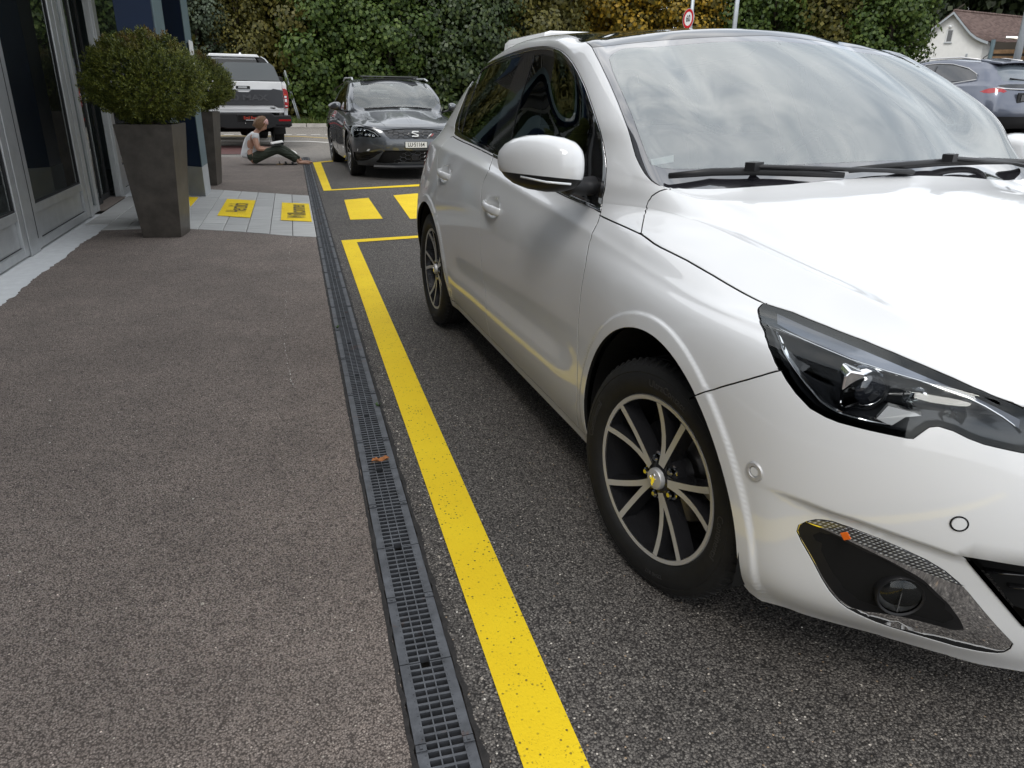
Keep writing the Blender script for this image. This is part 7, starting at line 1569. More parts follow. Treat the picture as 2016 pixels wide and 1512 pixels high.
# --- white panel van
def van():
    root = thing('panel_van', 'white high roofed panel van parked behind the white hatchback, its rear brake light showing', 'van', (7.40, 20.6, lane_z(7.4, 21)-.02), 0)
    wp = MT['white_paint']; H = 2.56
    ring = lambda y, w0, w1, z1, H_: [Vector((-w0, y, .35)), Vector((w0, y, .35)), Vector((w0+.02, y, 1.0)), Vector((w1+.01, y, z1)), Vector((w1-.05, y, H_-.05)), Vector((w1-.20, y, H_)), Vector((-w1+.20, y, H_)), Vector((-w1+.05, y, H_-.05)), Vector((-w1-.01, y, z1)), Vector((-w0-.02, y, 1.0))]
    b = MB(); b.loft([ring(0, .93, .84, 2.1, H-.03), ring(.06, .95, .86, 2.1, H), ring(3.6, .96, .87, 2.1, H+.01), ring(4.1, .96, .85, 2.0, H-.06), ring(4.35, .96, .82, 1.8, H-.30)]); b.build('body_shell', wp, root, bevel=.02)
    b = MB(); b.loft([ring(4.35, .96, .80, 1.4, H-.32), ring(4.95, .95, .80, 1.2, 1.52), ring(5.5, .92, .86, 1.0, 1.2)]); b.build('cab_front', wp, root, bevel=.02)
    b = MB(); b.bbox((-.16, -.03, H-.17), (.16, .0, H-.085)); hb = b.build('high_brake_light', MT['black_gloss'], root, bevel=.01)
    b = MB(); b.bbox((-.10, -.036, H-.15), (.10, -.031, H-.105)); b.build('brake_lens', MT['red_lens'], hb)
    b = MB()
    b.bbox((-.006, -.004, .5), (.006, .01, H-.25)); b.bbox((-.80, -.004, H-.24), (.80, .01, H-.232)); b.build('door_seam', MT['black_matt'], root)
    for s in (1, -1):
        b = MB(); b.bbox((s*.86, -.02, 1.0), (s*.95, .03, 1.7)); b.build('tail_lamp', MT['red_lens'], root, bevel=.01)
        b = MB(); b.bbox((s*.12, -.008, 1.25), (s*.72, -.002, 1.95)); b.build('rear_window', MT['side_dark'], root, bevel=.004)
        b = MB(); b.tube([(s*.90, .1, H-.20), (s*.905, 2, H-.19), (s*.90, 3.6, H-.19)], .012, 5); b.build('roof_gutter', wp, root)
        for y in (.95, 4.4):
            t = bpy.data.objects.new('wheel', None); COL.objects.link(t); t.parent = root; t.location = (s*.92, y, .34); t.rotation_euler = (0, R(90*s), 0)
            b = MB(); b.lathe([(.2, 0), (.22, .012), (.28, .015), (.33, 0), (.34, -.03), (.34, -.18), (.32, -.2), (.2, -.19)], 28); b.build('tyre', MT['rubber'], t, auto=40); b = MB(); b.lathe([(.205, 0), (.18, -.02), (.05, -.02), (.0, 0)], 24); b.build('rim', MT['steel'], t)
    return root
van()
# ------------------------------------------------------------------ the seated reader
def skin_body(name, nodes, edges, mat, parent, sub=2, root=0):
    """nodes: {key: (x, y, z, radius or (rx, ry))}"""
    keys = list(nodes); me = bpy.data.meshes.new(name); me.from_pydata([nodes[k][:3] for k in keys], [(keys.index(a), keys.index(b)) for a, b in edges], [])
    o = link(bpy.data.objects.new(name, me), parent); me.materials.append(mat)
    m = o.modifiers.new('skin', 'SKIN'); m.use_smooth_shade = True
    for i, k in enumerate(keys):
        r = nodes[k][3]; sv = me.skin_vertices[0].data[i]; sv.radius = (r, r) if not isinstance(r, tuple) else r; sv.use_root = (i == root)
    s = o.modifiers.new('sub', 'SUBSURF'); s.levels = s.render_levels = sub
    return o
def reader():
    t = thing('person', 'woman in white T-shirt and dark green trousers sitting barefoot on the ground reading', 'person', (-.80, 14.85, 0))
    skin = pbr('skin', (.52, .29, .20), .5, var=.06, vscale=10.); shirt = NT('white_cotton'); v = shirt.coord(); shirt.set(col=(.70, .70, .70), rough=.85); shirt.bump(shirt.noise(v, 9., 4, .6), .9, .03); shirt = shirt.m
    tr = NT('green_linen'); v = tr.coord(); tr.set(col=tr.ramp(tr.noise(v, 6., 3), [(.3, (.028, .036, .024)), (.7, (.050, .060, .040))]), rough=.85); m_ = tr.n('ShaderNodeMapping', i_Scale=(3, 10, 16)); tr.l(v, m_.inputs[0]); tr.bump(tr.noise(m_.outputs[0], 2.2, 3), .9, .05); tr = tr.m
    hair = NT('brown_hair'); v = hair.coord('Object', (14, 14, 60)); hair.set(col=hair.ramp(hair.noise(v, 4., 4), [(.3, (.10, .048, .02)), (.7, (.26, .14, .065))]), rough=.55); hair.bump(hair.noise(v, 6., 3), .6, .01); hair = hair.m
    band = NT('pink_band'); v = band.coord(); band.set(col=band.ramp(band.noise(v, 40., 2), [(.4, (.62, .30, .27)), (.62, (.72, .50, .46))]), rough=.8); band = band.m
    # one continuous body; x runs the way she faces, -y is the camera's side
    N = {'pelvis': (.02, 0, .115, .09), 'waist': (.015, 0, .27, (.09, .075)), 'chest': (.085, 0, .42, (.125, .09)), 'neck0': (.165, 0, .545, .052), 'neck1': (.205, 0, .595, .046), 'head0': (.24, 0, .635, .07)}
    E = [('pelvis', 'waist'), ('waist', 'chest'), ('chest', 'neck0'), ('neck0', 'neck1'), ('neck1', 'head0')]
    for s, k in ((-1, 'r'), (1, 'l')):
        ko = .0 if s < 0 else .07
        N.update({k+'sh': (.135, s*.155, .505, .058), k+'el': (.165, s*.215, .275, .040), k+'wr': (.335, s*.085, .262, .027), k+'pa': (.385, s*.045, .270, .026),
                  k+'hip': (.06, s*.095, .105, .095), k+'kn': (.505+ko, s*.11, .275+.02*(s > 0), .058), k+'an': (.845+ko*.6, s*.10, .062, .033), k+'he': (.845+ko*.6, s*.10, .030, .030), k+'ft': (.955+ko*.6, s*.115, .028, .026), k+'to': (1.035+ko*.6, s*.125, .022, .018)})
        E += [('chest', k+'sh'), (k+'sh', k+'el'), (k+'el', k+'wr'), (k+'wr', k+'pa'), ('pelvis', k+'hip'), (k+'hip', k+'kn'), (k+'kn', k+'an'), (k+'an', k+'he'), (k+'he', k+'ft'), (k+'ft', k+'to')]
    for s, k in ((-1, 'r'), (1, 'l')):   # fingers curl round, toes spread
        for i, (dx, dy, dz, l) in enumerate(((.0, .022, .016, .9), (.012, .010, .010, 1.), (.014, -.002, .002, .95), (.012, -.012, -.006, .8))):
            p = N[k+'pa']; a = (p[0]+.016+dx*.5, p[1]-s*dy*.4, p[2]+dz, .0095); c = (a[0]+.026*l, a[1]-s*(-.012), a[2]+.006, .0085); d = (c[0]+.016*l, c[1]+s*.014*-1, c[2]-.012, .007)
            N.update({f'{k}f{i}a': a, f'{k}f{i}b': c, f'{k}f{i}c': d}); E += [(k+'pa', f'{k}f{i}a'), (f'{k}f{i}a', f'{k}f{i}b'), (f'{k}f{i}b', f'{k}f{i}c')]
        p = N[k+'pa']; N.update({k+'tha': (p[0]+.0, p[1]-s*.018, p[2]+.022, .010), k+'thb': (p[0]+.03, p[1]-s*.028, p[2]+.030, .008)}); E += [(k+'wr', k+'tha'), (k+'tha', k+'thb')]
        q = N[k+'to']
        for i in range(4): N[f'{k}t{i}'] = (q[0]+.026-.005*i, q[1]+(-.018+.013*i)*(1 if s > 0 else -1), .012, .0085-.001*i); E.append((k+'to', f'{k}t{i}'))
    skin_body('body', N, E, skin, t)
    # head
    hd = bpy.data.objects.new('head', None); COL.objects.link(hd); hd.parent = t; hd.location = (.262, 0, .690); hd.rotation_euler = (0, R(36), 0)
    S_, v, f = 28, [], []
    for i in range(S_+1):
        th = math.pi*i/S_
        for j in range(S_):
            ph = 2*math.pi*j/S_; d = Vector((math.sin(th)*math.cos(ph), math.sin(th)*math.sin(ph), math.cos(th)))
            p = Vector((d.x*.098, d.y*.077, d.z*.122))
            if d.z < 0: p.x *= 1+.12*d.z if d.x > 0 else 1+.55*d.z; p.y *= 1+.42*d.z*abs(d.z); 
            if d.x > .3 and abs(d.z) < .45: p.x = min(p.x, .088)
            g = lambda y, z, sy, sz: math.exp(-((p.y-y)/sy)**2-((p.z-z)/sz)**2) if d.x > 0 else 0
            p.x += .026*g(0, -.022, .013, .018)+.012*g(0, .002, .009, .022)-.010*(g(.032, .012, .016, .012)+g(-.032, .012, .016, .012))+.008*g(0, -.058, .022, .008)+.006*g(0, -.072, .022, .007)+.010*g(0, -.10, .022, .018)+.006*g(0, .034, .05, .012)
            v.append(p)
    for i in range(S_):
        for j in range(S_):
            f.append((i*S_+j, (i+1)*S_+j, (i+1)*S_+(j+1) % S_, i*S_+(j+1) % S_))
    mesh_obj('face', v, f, skin, hd, True)
    for s in (1, -1):
        b = MB(); b.lathe([(0, .011), (.006, .0095), (.0105, .004), (.011, 0)], 12, 0, axis_m((.071, s*.031, .010), (1, s*.1, -.25))); b.build('eye', pbr('eye_white', (.6, .58, .55), .2), hd, smooth=True)
        b = MB(); b.tube([(.083, s*.018, .016), (.086, s*.031, .013), (.078, s*.044, .011)], .003, 5); b.build('eyelid', pbr('lash', (.06, .03, .02), .6), hd)
        b = MB(); b.tube([(.088, s*.016, .034), (.088, s*.032, .038), (.078, s*.048, .033)], .0028, 5); b.build('eyebrow', hair, hd)
        b = MB(); b.loft([[Vector((-.006+r*math.cos(a_)*.017, s*(.076+.012*(1-r)), -.008+r*math.sin(a_)*.03)) for a_ in [2*math.pi*k/12 for k in range(12)]] for r in (1, .8, .3)]); b.build('ear', skin, hd, smooth=True)
    b = MB(); b.tube([(.082, -.020, -.064), (.0915, 0, -.062), (.082, .020, -.064)], [.003, .0055, .003], 6); b.build('lips', pbr('lips', (.45, .16, .13), .45), hd, smooth=True)
    # bobbed hair, behind the band
    v, f = [], []
    for i in range(19):
        u = i/18
        for j in range(25):
            w_ = j/24; ph = R(62)+w_*R(236); th = .02+u*2.25
            d = Vector((math.sin(th)*math.cos(ph), math.sin(th)*math.sin(ph), math.cos(th))); r = 1.14+.05*math.sin(ph*9+th*3)+.06*math.sin(ph*17-th*5)*u
            p = Vector((d.x*.103*r-.006, d.y*.088*r, d.z*.128*r))
            if u > .55: p.z -= .02*(u-.55); p.x -= .012*(u-.55); p.y *= 1+.22*(u-.55)
            v.append(p)
    for i in range(18):
        for j in range(24): a = i*25+j; f.append((a, a+25, a+26, a+1))
    h = mesh_obj('hair', v, f, hair, hd, True); h.modifiers.new('thick', 'SOLIDIFY').thickness = .018
    rings = []
    for k in range(29):
        a = R(-98)+R(196)*k/28; row = []
        for el, q in ((26, 1.0), (28, 1.09), (45, 1.12), (62, 1.14), (76, 1.12), (78, 1.0)):
            wv = Vector((math.cos(R(el)), 0, math.sin(R(el)))); d = wv*math.cos(a)+Vector((-.12*abs(math.sin(a)), math.sin(a), .10*abs(math.sin(a)))); d.normalize()
            row.append(Vector((d.x*.104*q, d.y*.086*q, d.z*.126*q)))
        rings.append(row)
    b = MB(); b.loft(rings); b.build('headband', band, hd, smooth=True)
    # T-shirt with short sleeves
    C = {'h': (-.01, 0, .10, (.150, .155)), 'p': (-.01, 0, .165, (.150, .145)), 'w': (.0, 0, .25, (.128, .108)), 'c': (.075, 0, .40, (.148, .112)), 'u': (.13, 0, .50, (.115, .075)), 'n': (.155, 0, .535, .066)}
    CE = [('h', 'p'), ('p', 'w'), ('w', 'c'), ('c', 'u'), ('u', 'n')]
    for s, k in ((-1, 'r'), (1, 'l')):
        C[k+'s'] = (.135, s*.145, .500, .068); C[k+'e'] = (.145, s*.185, .425, .062); CE += [('u', k+'s'), (k+'s', k+'e')]
    skin_body('shirt', C, CE, shirt, t)
    b = MB(); b.box((.225, -.02, .40), (.004, .06, .012), M=Matrix.Rotation(R(20), 3, 'Y')); b.box((.222, .0, .375), (.004, .05, .01)); b.build('shirt_print', MT['ink'], t)
    T = {'p': (.02, 0, .118, .140), 'w': (.005, 0, .20, (.128, .115))}; TE = [('w', 'p')]
    for s, k in ((-1, 'r'), (1, 'l')):
        ko = .0 if s < 0 else .07
        T.update({k+'h': (.09, s*.095, .115, .108), k+'t': (.28+ko*.5, s*.105, .195+.01*(s > 0), .094), k+'k': (.50+ko, s*.11, .262+.02*(s > 0), .076), k+'m': (.66+ko*.8, s*.105, .178, .072), k+'a': (.80+ko*.6, s*.10, .085, .062), k+'c': (.825+ko*.6, s*.10, .066, .058)})
        TE += [('p', k+'h'), (k+'h', k+'t'), (k+'t', k+'k'), (k+'k', k+'m'), (k+'m', k+'a'), (k+'a', k+'c')]
    skin_body('trousers', T, TE, tr, t)
    # book and sandals are things of their own
    bk = thing('open_book', 'open book with dark cover resting on the knees of the seated woman', 'book', (-.80+.50, 14.80, .378), R(6)); bk.rotation_euler = (0, R(-9), R(6))
    b = MB(); b.bbox((-.115, -.155, -.012), (.115, .155, -.006)); b.build('cover', MT['black_plastic'], bk, bevel=.002)
    for s in (1, -1):
        rings = [[Vector((x, s*y, z)) for x in (-.105, .105) for z in ((-.006, .006+.016*math.sin(math.pi*min(1, y/.15))) if x < 0 else (.006+.016*math.sin(math.pi*min(1, y/.15)), -.006))] for y in np.linspace(.001, .147, 9)]
        b = MB(); b.loft(rings); b.build('pages', pbr('paper', (.74, .73, .69), .8), bk)
    for i, (x, y, a) in enumerate(((-.80+.58, 14.72, 8), (-.80+.70, 14.66, -10))):
        sd_ = thing('sandal', ['tan soled flat sandal lying by the woman, the one nearer her hips', 'dark strapped flat sandal lying by the woman, the one nearer her feet'][i], 'sandal', (x, y, 0), R(a), 'pair of sandals beside the woman')
        ol = [(.125, 0), (.115, .032), (.06, .044), (0, .034), (-.06, .03), (-.11, .030), (-.125, 0), (-.11, -.030), (-.06, -.03), (0, -.034), (.06, -.044), (.115, -.032)]
        b = MB(); b.prism(ol, .002, .018); b.build('sole', pbr('tan_sole', (.30, .20, .09), .7) if i == 0 else MT['rubber'], sd_, bevel=.003)
        b = MB(); b.tube([(.05, -.042, .016), (.045, -.02, .05), (.045, .02, .05), (.05, .042, .016)], .010, 6, sc=(1.6, .5)); b.tube([(-.06, -.03, .016), (-.07, 0, .06), (-.06, .03, .016)], .007, 6); b.build('strap', MT['rubber'], sd_, smooth=True)
reader()
# ------------------------------------------------------------------ trees, house, signs and posts
BARK = pbr('bark', (.055, .045, .035), .95, var=.4, vscale=8., bump=.6, bscale=20.)
def crown_mesh(seed, n, rx, ry, rz, leaf, lobes=14, hollow=.55, droop=.2):
    rr = random.Random(seed); L = []
    for k in range(lobes):
        a = k*2.4+rr.uniform(-.3, .3); u = (k+.5)/lobes; zc = rz*(1-2*u)*.92; rad = math.sqrt(max(.05, 1-(zc/rz)**2)); q = rr.uniform(.35, .72)
        L.append((Vector((math.cos(a)*rx*rad*q, math.sin(a)*ry*rad*q, zc)), rr.uniform(.34, .56)*min(rx, ry)*1.15))
    v = np.empty((n*4, 3)); k = 0
    while k < n:
        c, r_ = rr.choice(L); d = Vector((rr.gauss(0, 1), rr.gauss(0, 1), rr.gauss(0, 1))).normalized()
        rad = r_*(rr.random()**.45)*(1+.22*noise.noise(d*2.5+c))
        p = c+Vector((d.x*rad, d.y*rad, d.z*rad*.85))
        if rr.random() < .10: p += d*rr.uniform(0, .22)*r_
        out = (d+Vector((p.x/rx, p.y/ry, .6*p.z/rz))*.6+Vector((rr.gauss(0, .45), rr.gauss(0, .45), rr.gauss(.25, .4)))).normalized()
        t = Vector((rr.gauss(0, 1), rr.gauss(0, 1), rr.gauss(-droop*2, .7))); t = (t-out*t.dot(out)).normalized(); s = out.cross(t); l = leaf*rr.uniform(.65, 1.25); w_ = l*rr.uniform(.36, .5)
        q = [p-t*l*.5, p+s*w_+out*l*.06, p+t*l*.5-out*l*.05, p-s*w_+out*l*.06]
        for j in range(4): v[k*4+j] = q[j]
        k += 1
    me = bpy.data.meshes.new('crown'); me.vertices.add(n*4); me.loops.add(n*4); me.polygons.add(n)
    me.vertices.foreach_set('co', v.ravel()); me.loops.foreach_set('vertex_index', np.arange(n*4, dtype=np.int32)); me.polygons.foreach_set('loop_start', np.arange(0, n*4, 4, dtype=np.int32)); me.polygons.foreach_set('loop_total', np.full(n, 4, np.int32)); me.update(); me.validate()
    return me
def trunk_mesh(seed, h, r0, spread):
    rr = random.Random(seed); b = MB(); pts = [(0, 0, -.1)]; x = y = 0
    for k in range(1, 7): x += rr.uniform(-.08, .08); y += rr.uniform(-.08, .08); pts.append((x, y, h*k/6))
    b.tube(pts, [r0*(1-.13*k) for k in range(7)], 8)
    for k in range(11):
        i = rr.randint(1, 5); p = Vector(pts[i]); a = rr.uniform(0, 6.28); up = rr.uniform(.3, 1.0); d = Vector((math.cos(a), math.sin(a), up)).normalized(); l = spread*rr.uniform(.5, .95)
        b.tube([p, p+d*l*.5+Vector((0, 0, .05)), p+d*l+Vector((rr.uniform(-.2, .2), rr.uniform(-.2, .2), .2))], [r0*.45, r0*.28, r0*.08], 5)
    me = bpy.data.meshes.new('trunk'); me.from_pydata([tuple(q) for q in b.v], [], b.f); me.materials.append(BARK); me.polygons.foreach_set('use_smooth', [True]*len(me.polygons)); return me
LM = {
 'deep': leaf_mat('leaf_deep', [(.2, (.010, .020, .006)), (.55, (.030, .052, .012)), (.9, (.075, .098, .022))], .45, .2, .4),
 'maple': leaf_mat('leaf_maple', [(.15, (.018, .036, .008)), (.5, (.050, .088, .016)), (.85, (.12, .165, .034))], .5, .28, .35),
 'olive': leaf_mat('leaf_olive', [(.15, (.030, .034, .008)), (.5, (.085, .082, .018)), (.85, (.17, .145, .030))], .5, .25, .3),
 'grey': leaf_mat('leaf_grey', [(.15, (.016, .026, .014)), (.5, (.042, .062, .034)), (.9, (.10, .13, .080))], .5, .2, .4),
 'autumn': leaf_mat('leaf_autumn', [(.15, (.045, .040, .008)), (.45, (.12, .098, .016)), (.62, (.30, .20, .022)), (.9, (.52, .31, .03))], .5, .3, .3),
 'dark': leaf_mat('leaf_dark', [(.2, (.006, .011, .005)), (.6, (.018, .028, .009)), (.95, (.045, .058, .018))], .55, .15, .3),
}
CM = {k: crown_mesh(*a) for k, a in {
 'hedge': (1, 15000, 1.75, 1.45, 3.6, .155, 26), 'hedge2': (2, 15000, 1.8, 1.5, 3.4, .145, 26), 'fine': (3, 16000, 1.6, 1.4, 3.6, .10, 26), 'tall': (4, 14000, 2.6, 2.3, 3.6, .19, 22), 'far': (5, 9000, 3.6, 3.2, 4.6, .34, 22)}.items()}
TMs = {'s': trunk_mesh(1, 5.5, .13, 1.5), 'm': trunk_mesh(2, 6.5, .19, 2.2), 'l': trunk_mesh(3, 8., .28, 3.0)}
XM = {}
def crown_share(crown, mat):
    if (crown, mat) not in XM: m = CM[crown].copy(); m.materials.append(LM[mat]); XM[(crown, mat)] = m
    return XM[(crown, mat)]
def tree(label, loc, crown, mat, scale, zc, tk='s', group=None, name='tree', rz=None):
    t = thing(name, label, 'tree', loc, random.uniform(0, 6.28) if rz is None else rz, group)
    c = link(bpy.data.objects.new('crown', crown_share(crown, mat)), t); c.location = (0, 0, zc); c.scale = scale
    k = link(bpy.data.objects.new('trunk', TMs[tk]), t); k.scale = (1, 1, max(.6, zc/4.2))
    return t
def hill_z(x, y): return .35+3.0*float(sstep(36, 54, np.array(math.hypot(x, y))))*float(sstep(8, 26, np.array(x)))
def hill():
    v, f, n = [], [], 30
    for j in range(n+1):
        for i in range(n+1):
            x, y = 22+80*i/n, 18+70*j/n; v.append((x, y, hill_z(x, y)-.05))
    for j in range(n):
        for i in range(n): a = j*(n+1)+i; f.append((a, a+1, a+n+2, a+n+1))
    tag(mesh_obj('hillside', v, f, MT['verge_soil'], smooth=True), kind='structure')
hill()
gh = 'trees lining the far side of the road'
rows = [(-9.6, 32.2, 'hedge', 'olive'), (-7.6, 31.9, 'fine', 'grey'), (-6.0, 32.2, 'hedge', 'maple'), (-4.6, 31.8, 'hedge2', 'olive'), (-3.1, 32.0, 'fine', 'grey'), (-1.6, 31.9, 'fine', 'olive'), (-.2, 32.3, 'hedge', 'olive'), (1.1, 31.7, 'hedge', 'maple'), (2.5, 32.1, 'hedge2', 'maple'), (3.9, 31.8, 'hedge', 'maple'), (5.3, 32.2, 'hedge2', 'deep'), (6.7, 31.8, 'hedge', 'deep'), (8.1, 32.2, 'hedge2', 'deep'), (9.4, 32.6, 'hedge', 'olive')]
names = {'olive': 'yellowing olive green leafy tree', 'grey': 'fine leaved grey green tree', 'maple': 'bright mid green maple tree', 'deep': 'dense dark green broadleaf tree'}
spots = ['far left, mostly behind the showroom', 'just beyond the showroom end', 'behind the navy columns', 'seen right of the navy columns above the pickup cab', 'behind the middle of the pickup', 'above the sloping edge of the pickup cab', 'behind the leaning sign post', 'just right of the leaning sign post', 'left of the estate car roof', 'directly above the estate car roof', 'above the right mirror of the estate car', 'between the estate car and the white hatchback', 'just behind the rear pillar of the white hatchback', 'next to the panel van roof']
for (x, y, c, m), sp in zip(rows, spots):
    tree(names[m]+' '+sp, (x, y, .05), c, m, (random.uniform(.95, 1.12), 1., random.uniform(1.0, 1.15)), 3.75, 's', gh)
for i, x in enumerate(np.linspace(-8.5, 8.6, 9)):
    tree('tall dark tree in the second row behind the roadside trees, number from the left unseen' if False else ['dark tree standing in the second row behind the showroom end', 'dark tree in the second row behind the navy columns', 'dark tree in the second row behind the pickup cab', 'dark tree in the second row behind the pickup tailgate', 'dark tree in the second row behind the leaning sign post', 'dark tree in the second row left of the estate car', 'dark tree in the second row above the estate car', 'dark tree in the second row right of the estate car', 'dark tree in the second row beside the panel van'][i], (x, 35.2+random.uniform(-.5, .5), 0), 'tall', 'deep' if i % 2 else 'maple', (.8, .85, 1.75), 6.6, 'm', 'second row of trees across the road')
ga = 'autumn trees above the hatchback roof'
for i, (x, y, m, s, z, lb) in enumerate(((11.6, 36.5, 'olive', 1.0, 5.2, 'loose olive and yellow tree right of the pale building'), (13.4, 38.5, 'autumn', .95, 5.4, 'golden yellow leaved tree above the panel van brake light'), (16.2, 37.5, 'autumn', 1.05, 5.0, 'yellow and green mottled tree left of the speed limit sign'), (18.6, 36., 'autumn', .9, 4.8, 'golden tree directly behind the speed limit sign'), (20.8, 37, 'maple', 1.05, 5.0, 'green tree around the slim lamp post'), (23.4, 36, 'maple', 1.1, 5.2, 'green tree above the middle of the hatchback windscreen'), (25.6, 34.5, 'olive', 1.0, 5.0, 'olive green tree above the right half of the windscreen'), (27.0, 32.0, 'maple', .95, 4.9, 'rounded green tree ending left of the white gable'))):
    tree(lb, (x, y, .3), 'tall', m, (s, s, s), z, 'm', ga)
for i, (x, y, s, lb) in enumerate(((46, 52, 1.1, 'dark forest tree left of the white gable'), (53, 50, 1.2, 'dark forest tree right behind the white gable'), (60, 47, 1.2, 'dark forest tree above the tiled roof'), (66, 43, 1.2, 'dark forest tree above the right end of the tiled roof'), (70, 38, 1.2, 'dark forest tree beyond the right picture edge'), (38, 54, 1.2, 'dark forest tree behind the rounded green tree'), (20, 50, 1.2, 'dark forest tree far behind the lamp post'), (14.5, 52, 1.2, 'dark forest tree far behind the golden trees'), (74, 33, 1.2, 'dark forest tree at the far right'), (42, 60, 1.3, 'dark forest tree over the left eave of the white gable'), (49, 58, 1.3, 'dark forest tree over the peak of the white gable'), (44.5, 50, .9, 'dark forest tree close to the left eave of the white gable'), (57, 54, 1.3, 'dark forest tree over the ridge of the tiled roof'))):
    tree(lb, (x, y, hill_z(x, y)), 'far', 'dark' if i != 5 else 'deep', (s*1.25, s*1.2, s*1.6), 7.4, 'l', 'dark forest behind the house')
tag(mesh_obj('far_woodland', *(lambda P: (P, [(i, i+1, i+len(P)//2+1, i+len(P)//2) for i in range(len(P)//2-1)]))([(-70+3*i, 85+6*math.sin(i*.7), -.3) for i in range(70)]+[(-70+3*i+1.2*math.sin(i*2.1), 88+6*math.sin(i*.7), 3.0+1.2*math.sin(i*1.3)+.9*math.sin(i*2.9)) for i in range(70)]), LM['dark']), 'distant low dark woodland closing the view', 'woodland', kind='stuff')
# --- pale building between the trees
pb = thing('pale_building', 'pale grey rendered building glimpsed between the autumn trees', 'building', (15.8, 55, 0))
b = MB(); b.bbox((-4, -4, -.2), (3.2, 4, 7.5)); b.build('wall', pbr('render_grey', (.42, .42, .45), .85, var=.05), pb)
b = MB(); b.bbox((-4.3, -4.3, 7.5), (3.5, 4.3, 7.75)); b.build('roof', pbr('roof_edge', (.25, .25, .27), .7), pb)
for i in range(3):
    for z in (2.2, 5.0):
        b = MB(); b.bbox((-3.2+2.2*i, -4.04, z), (-2.2+2.2*i, -3.98, z+1.5)); f_ = b.build('window', pbr('window_frame_grey', (.3, .3, .32), .5), pb); b = MB(); b.bbox((-3.12+2.2*i, -4.06, z+.08), (-2.28+2.2*i, -4.045, z+1.42)); b.build('pane', MT['side_dark'], f_)
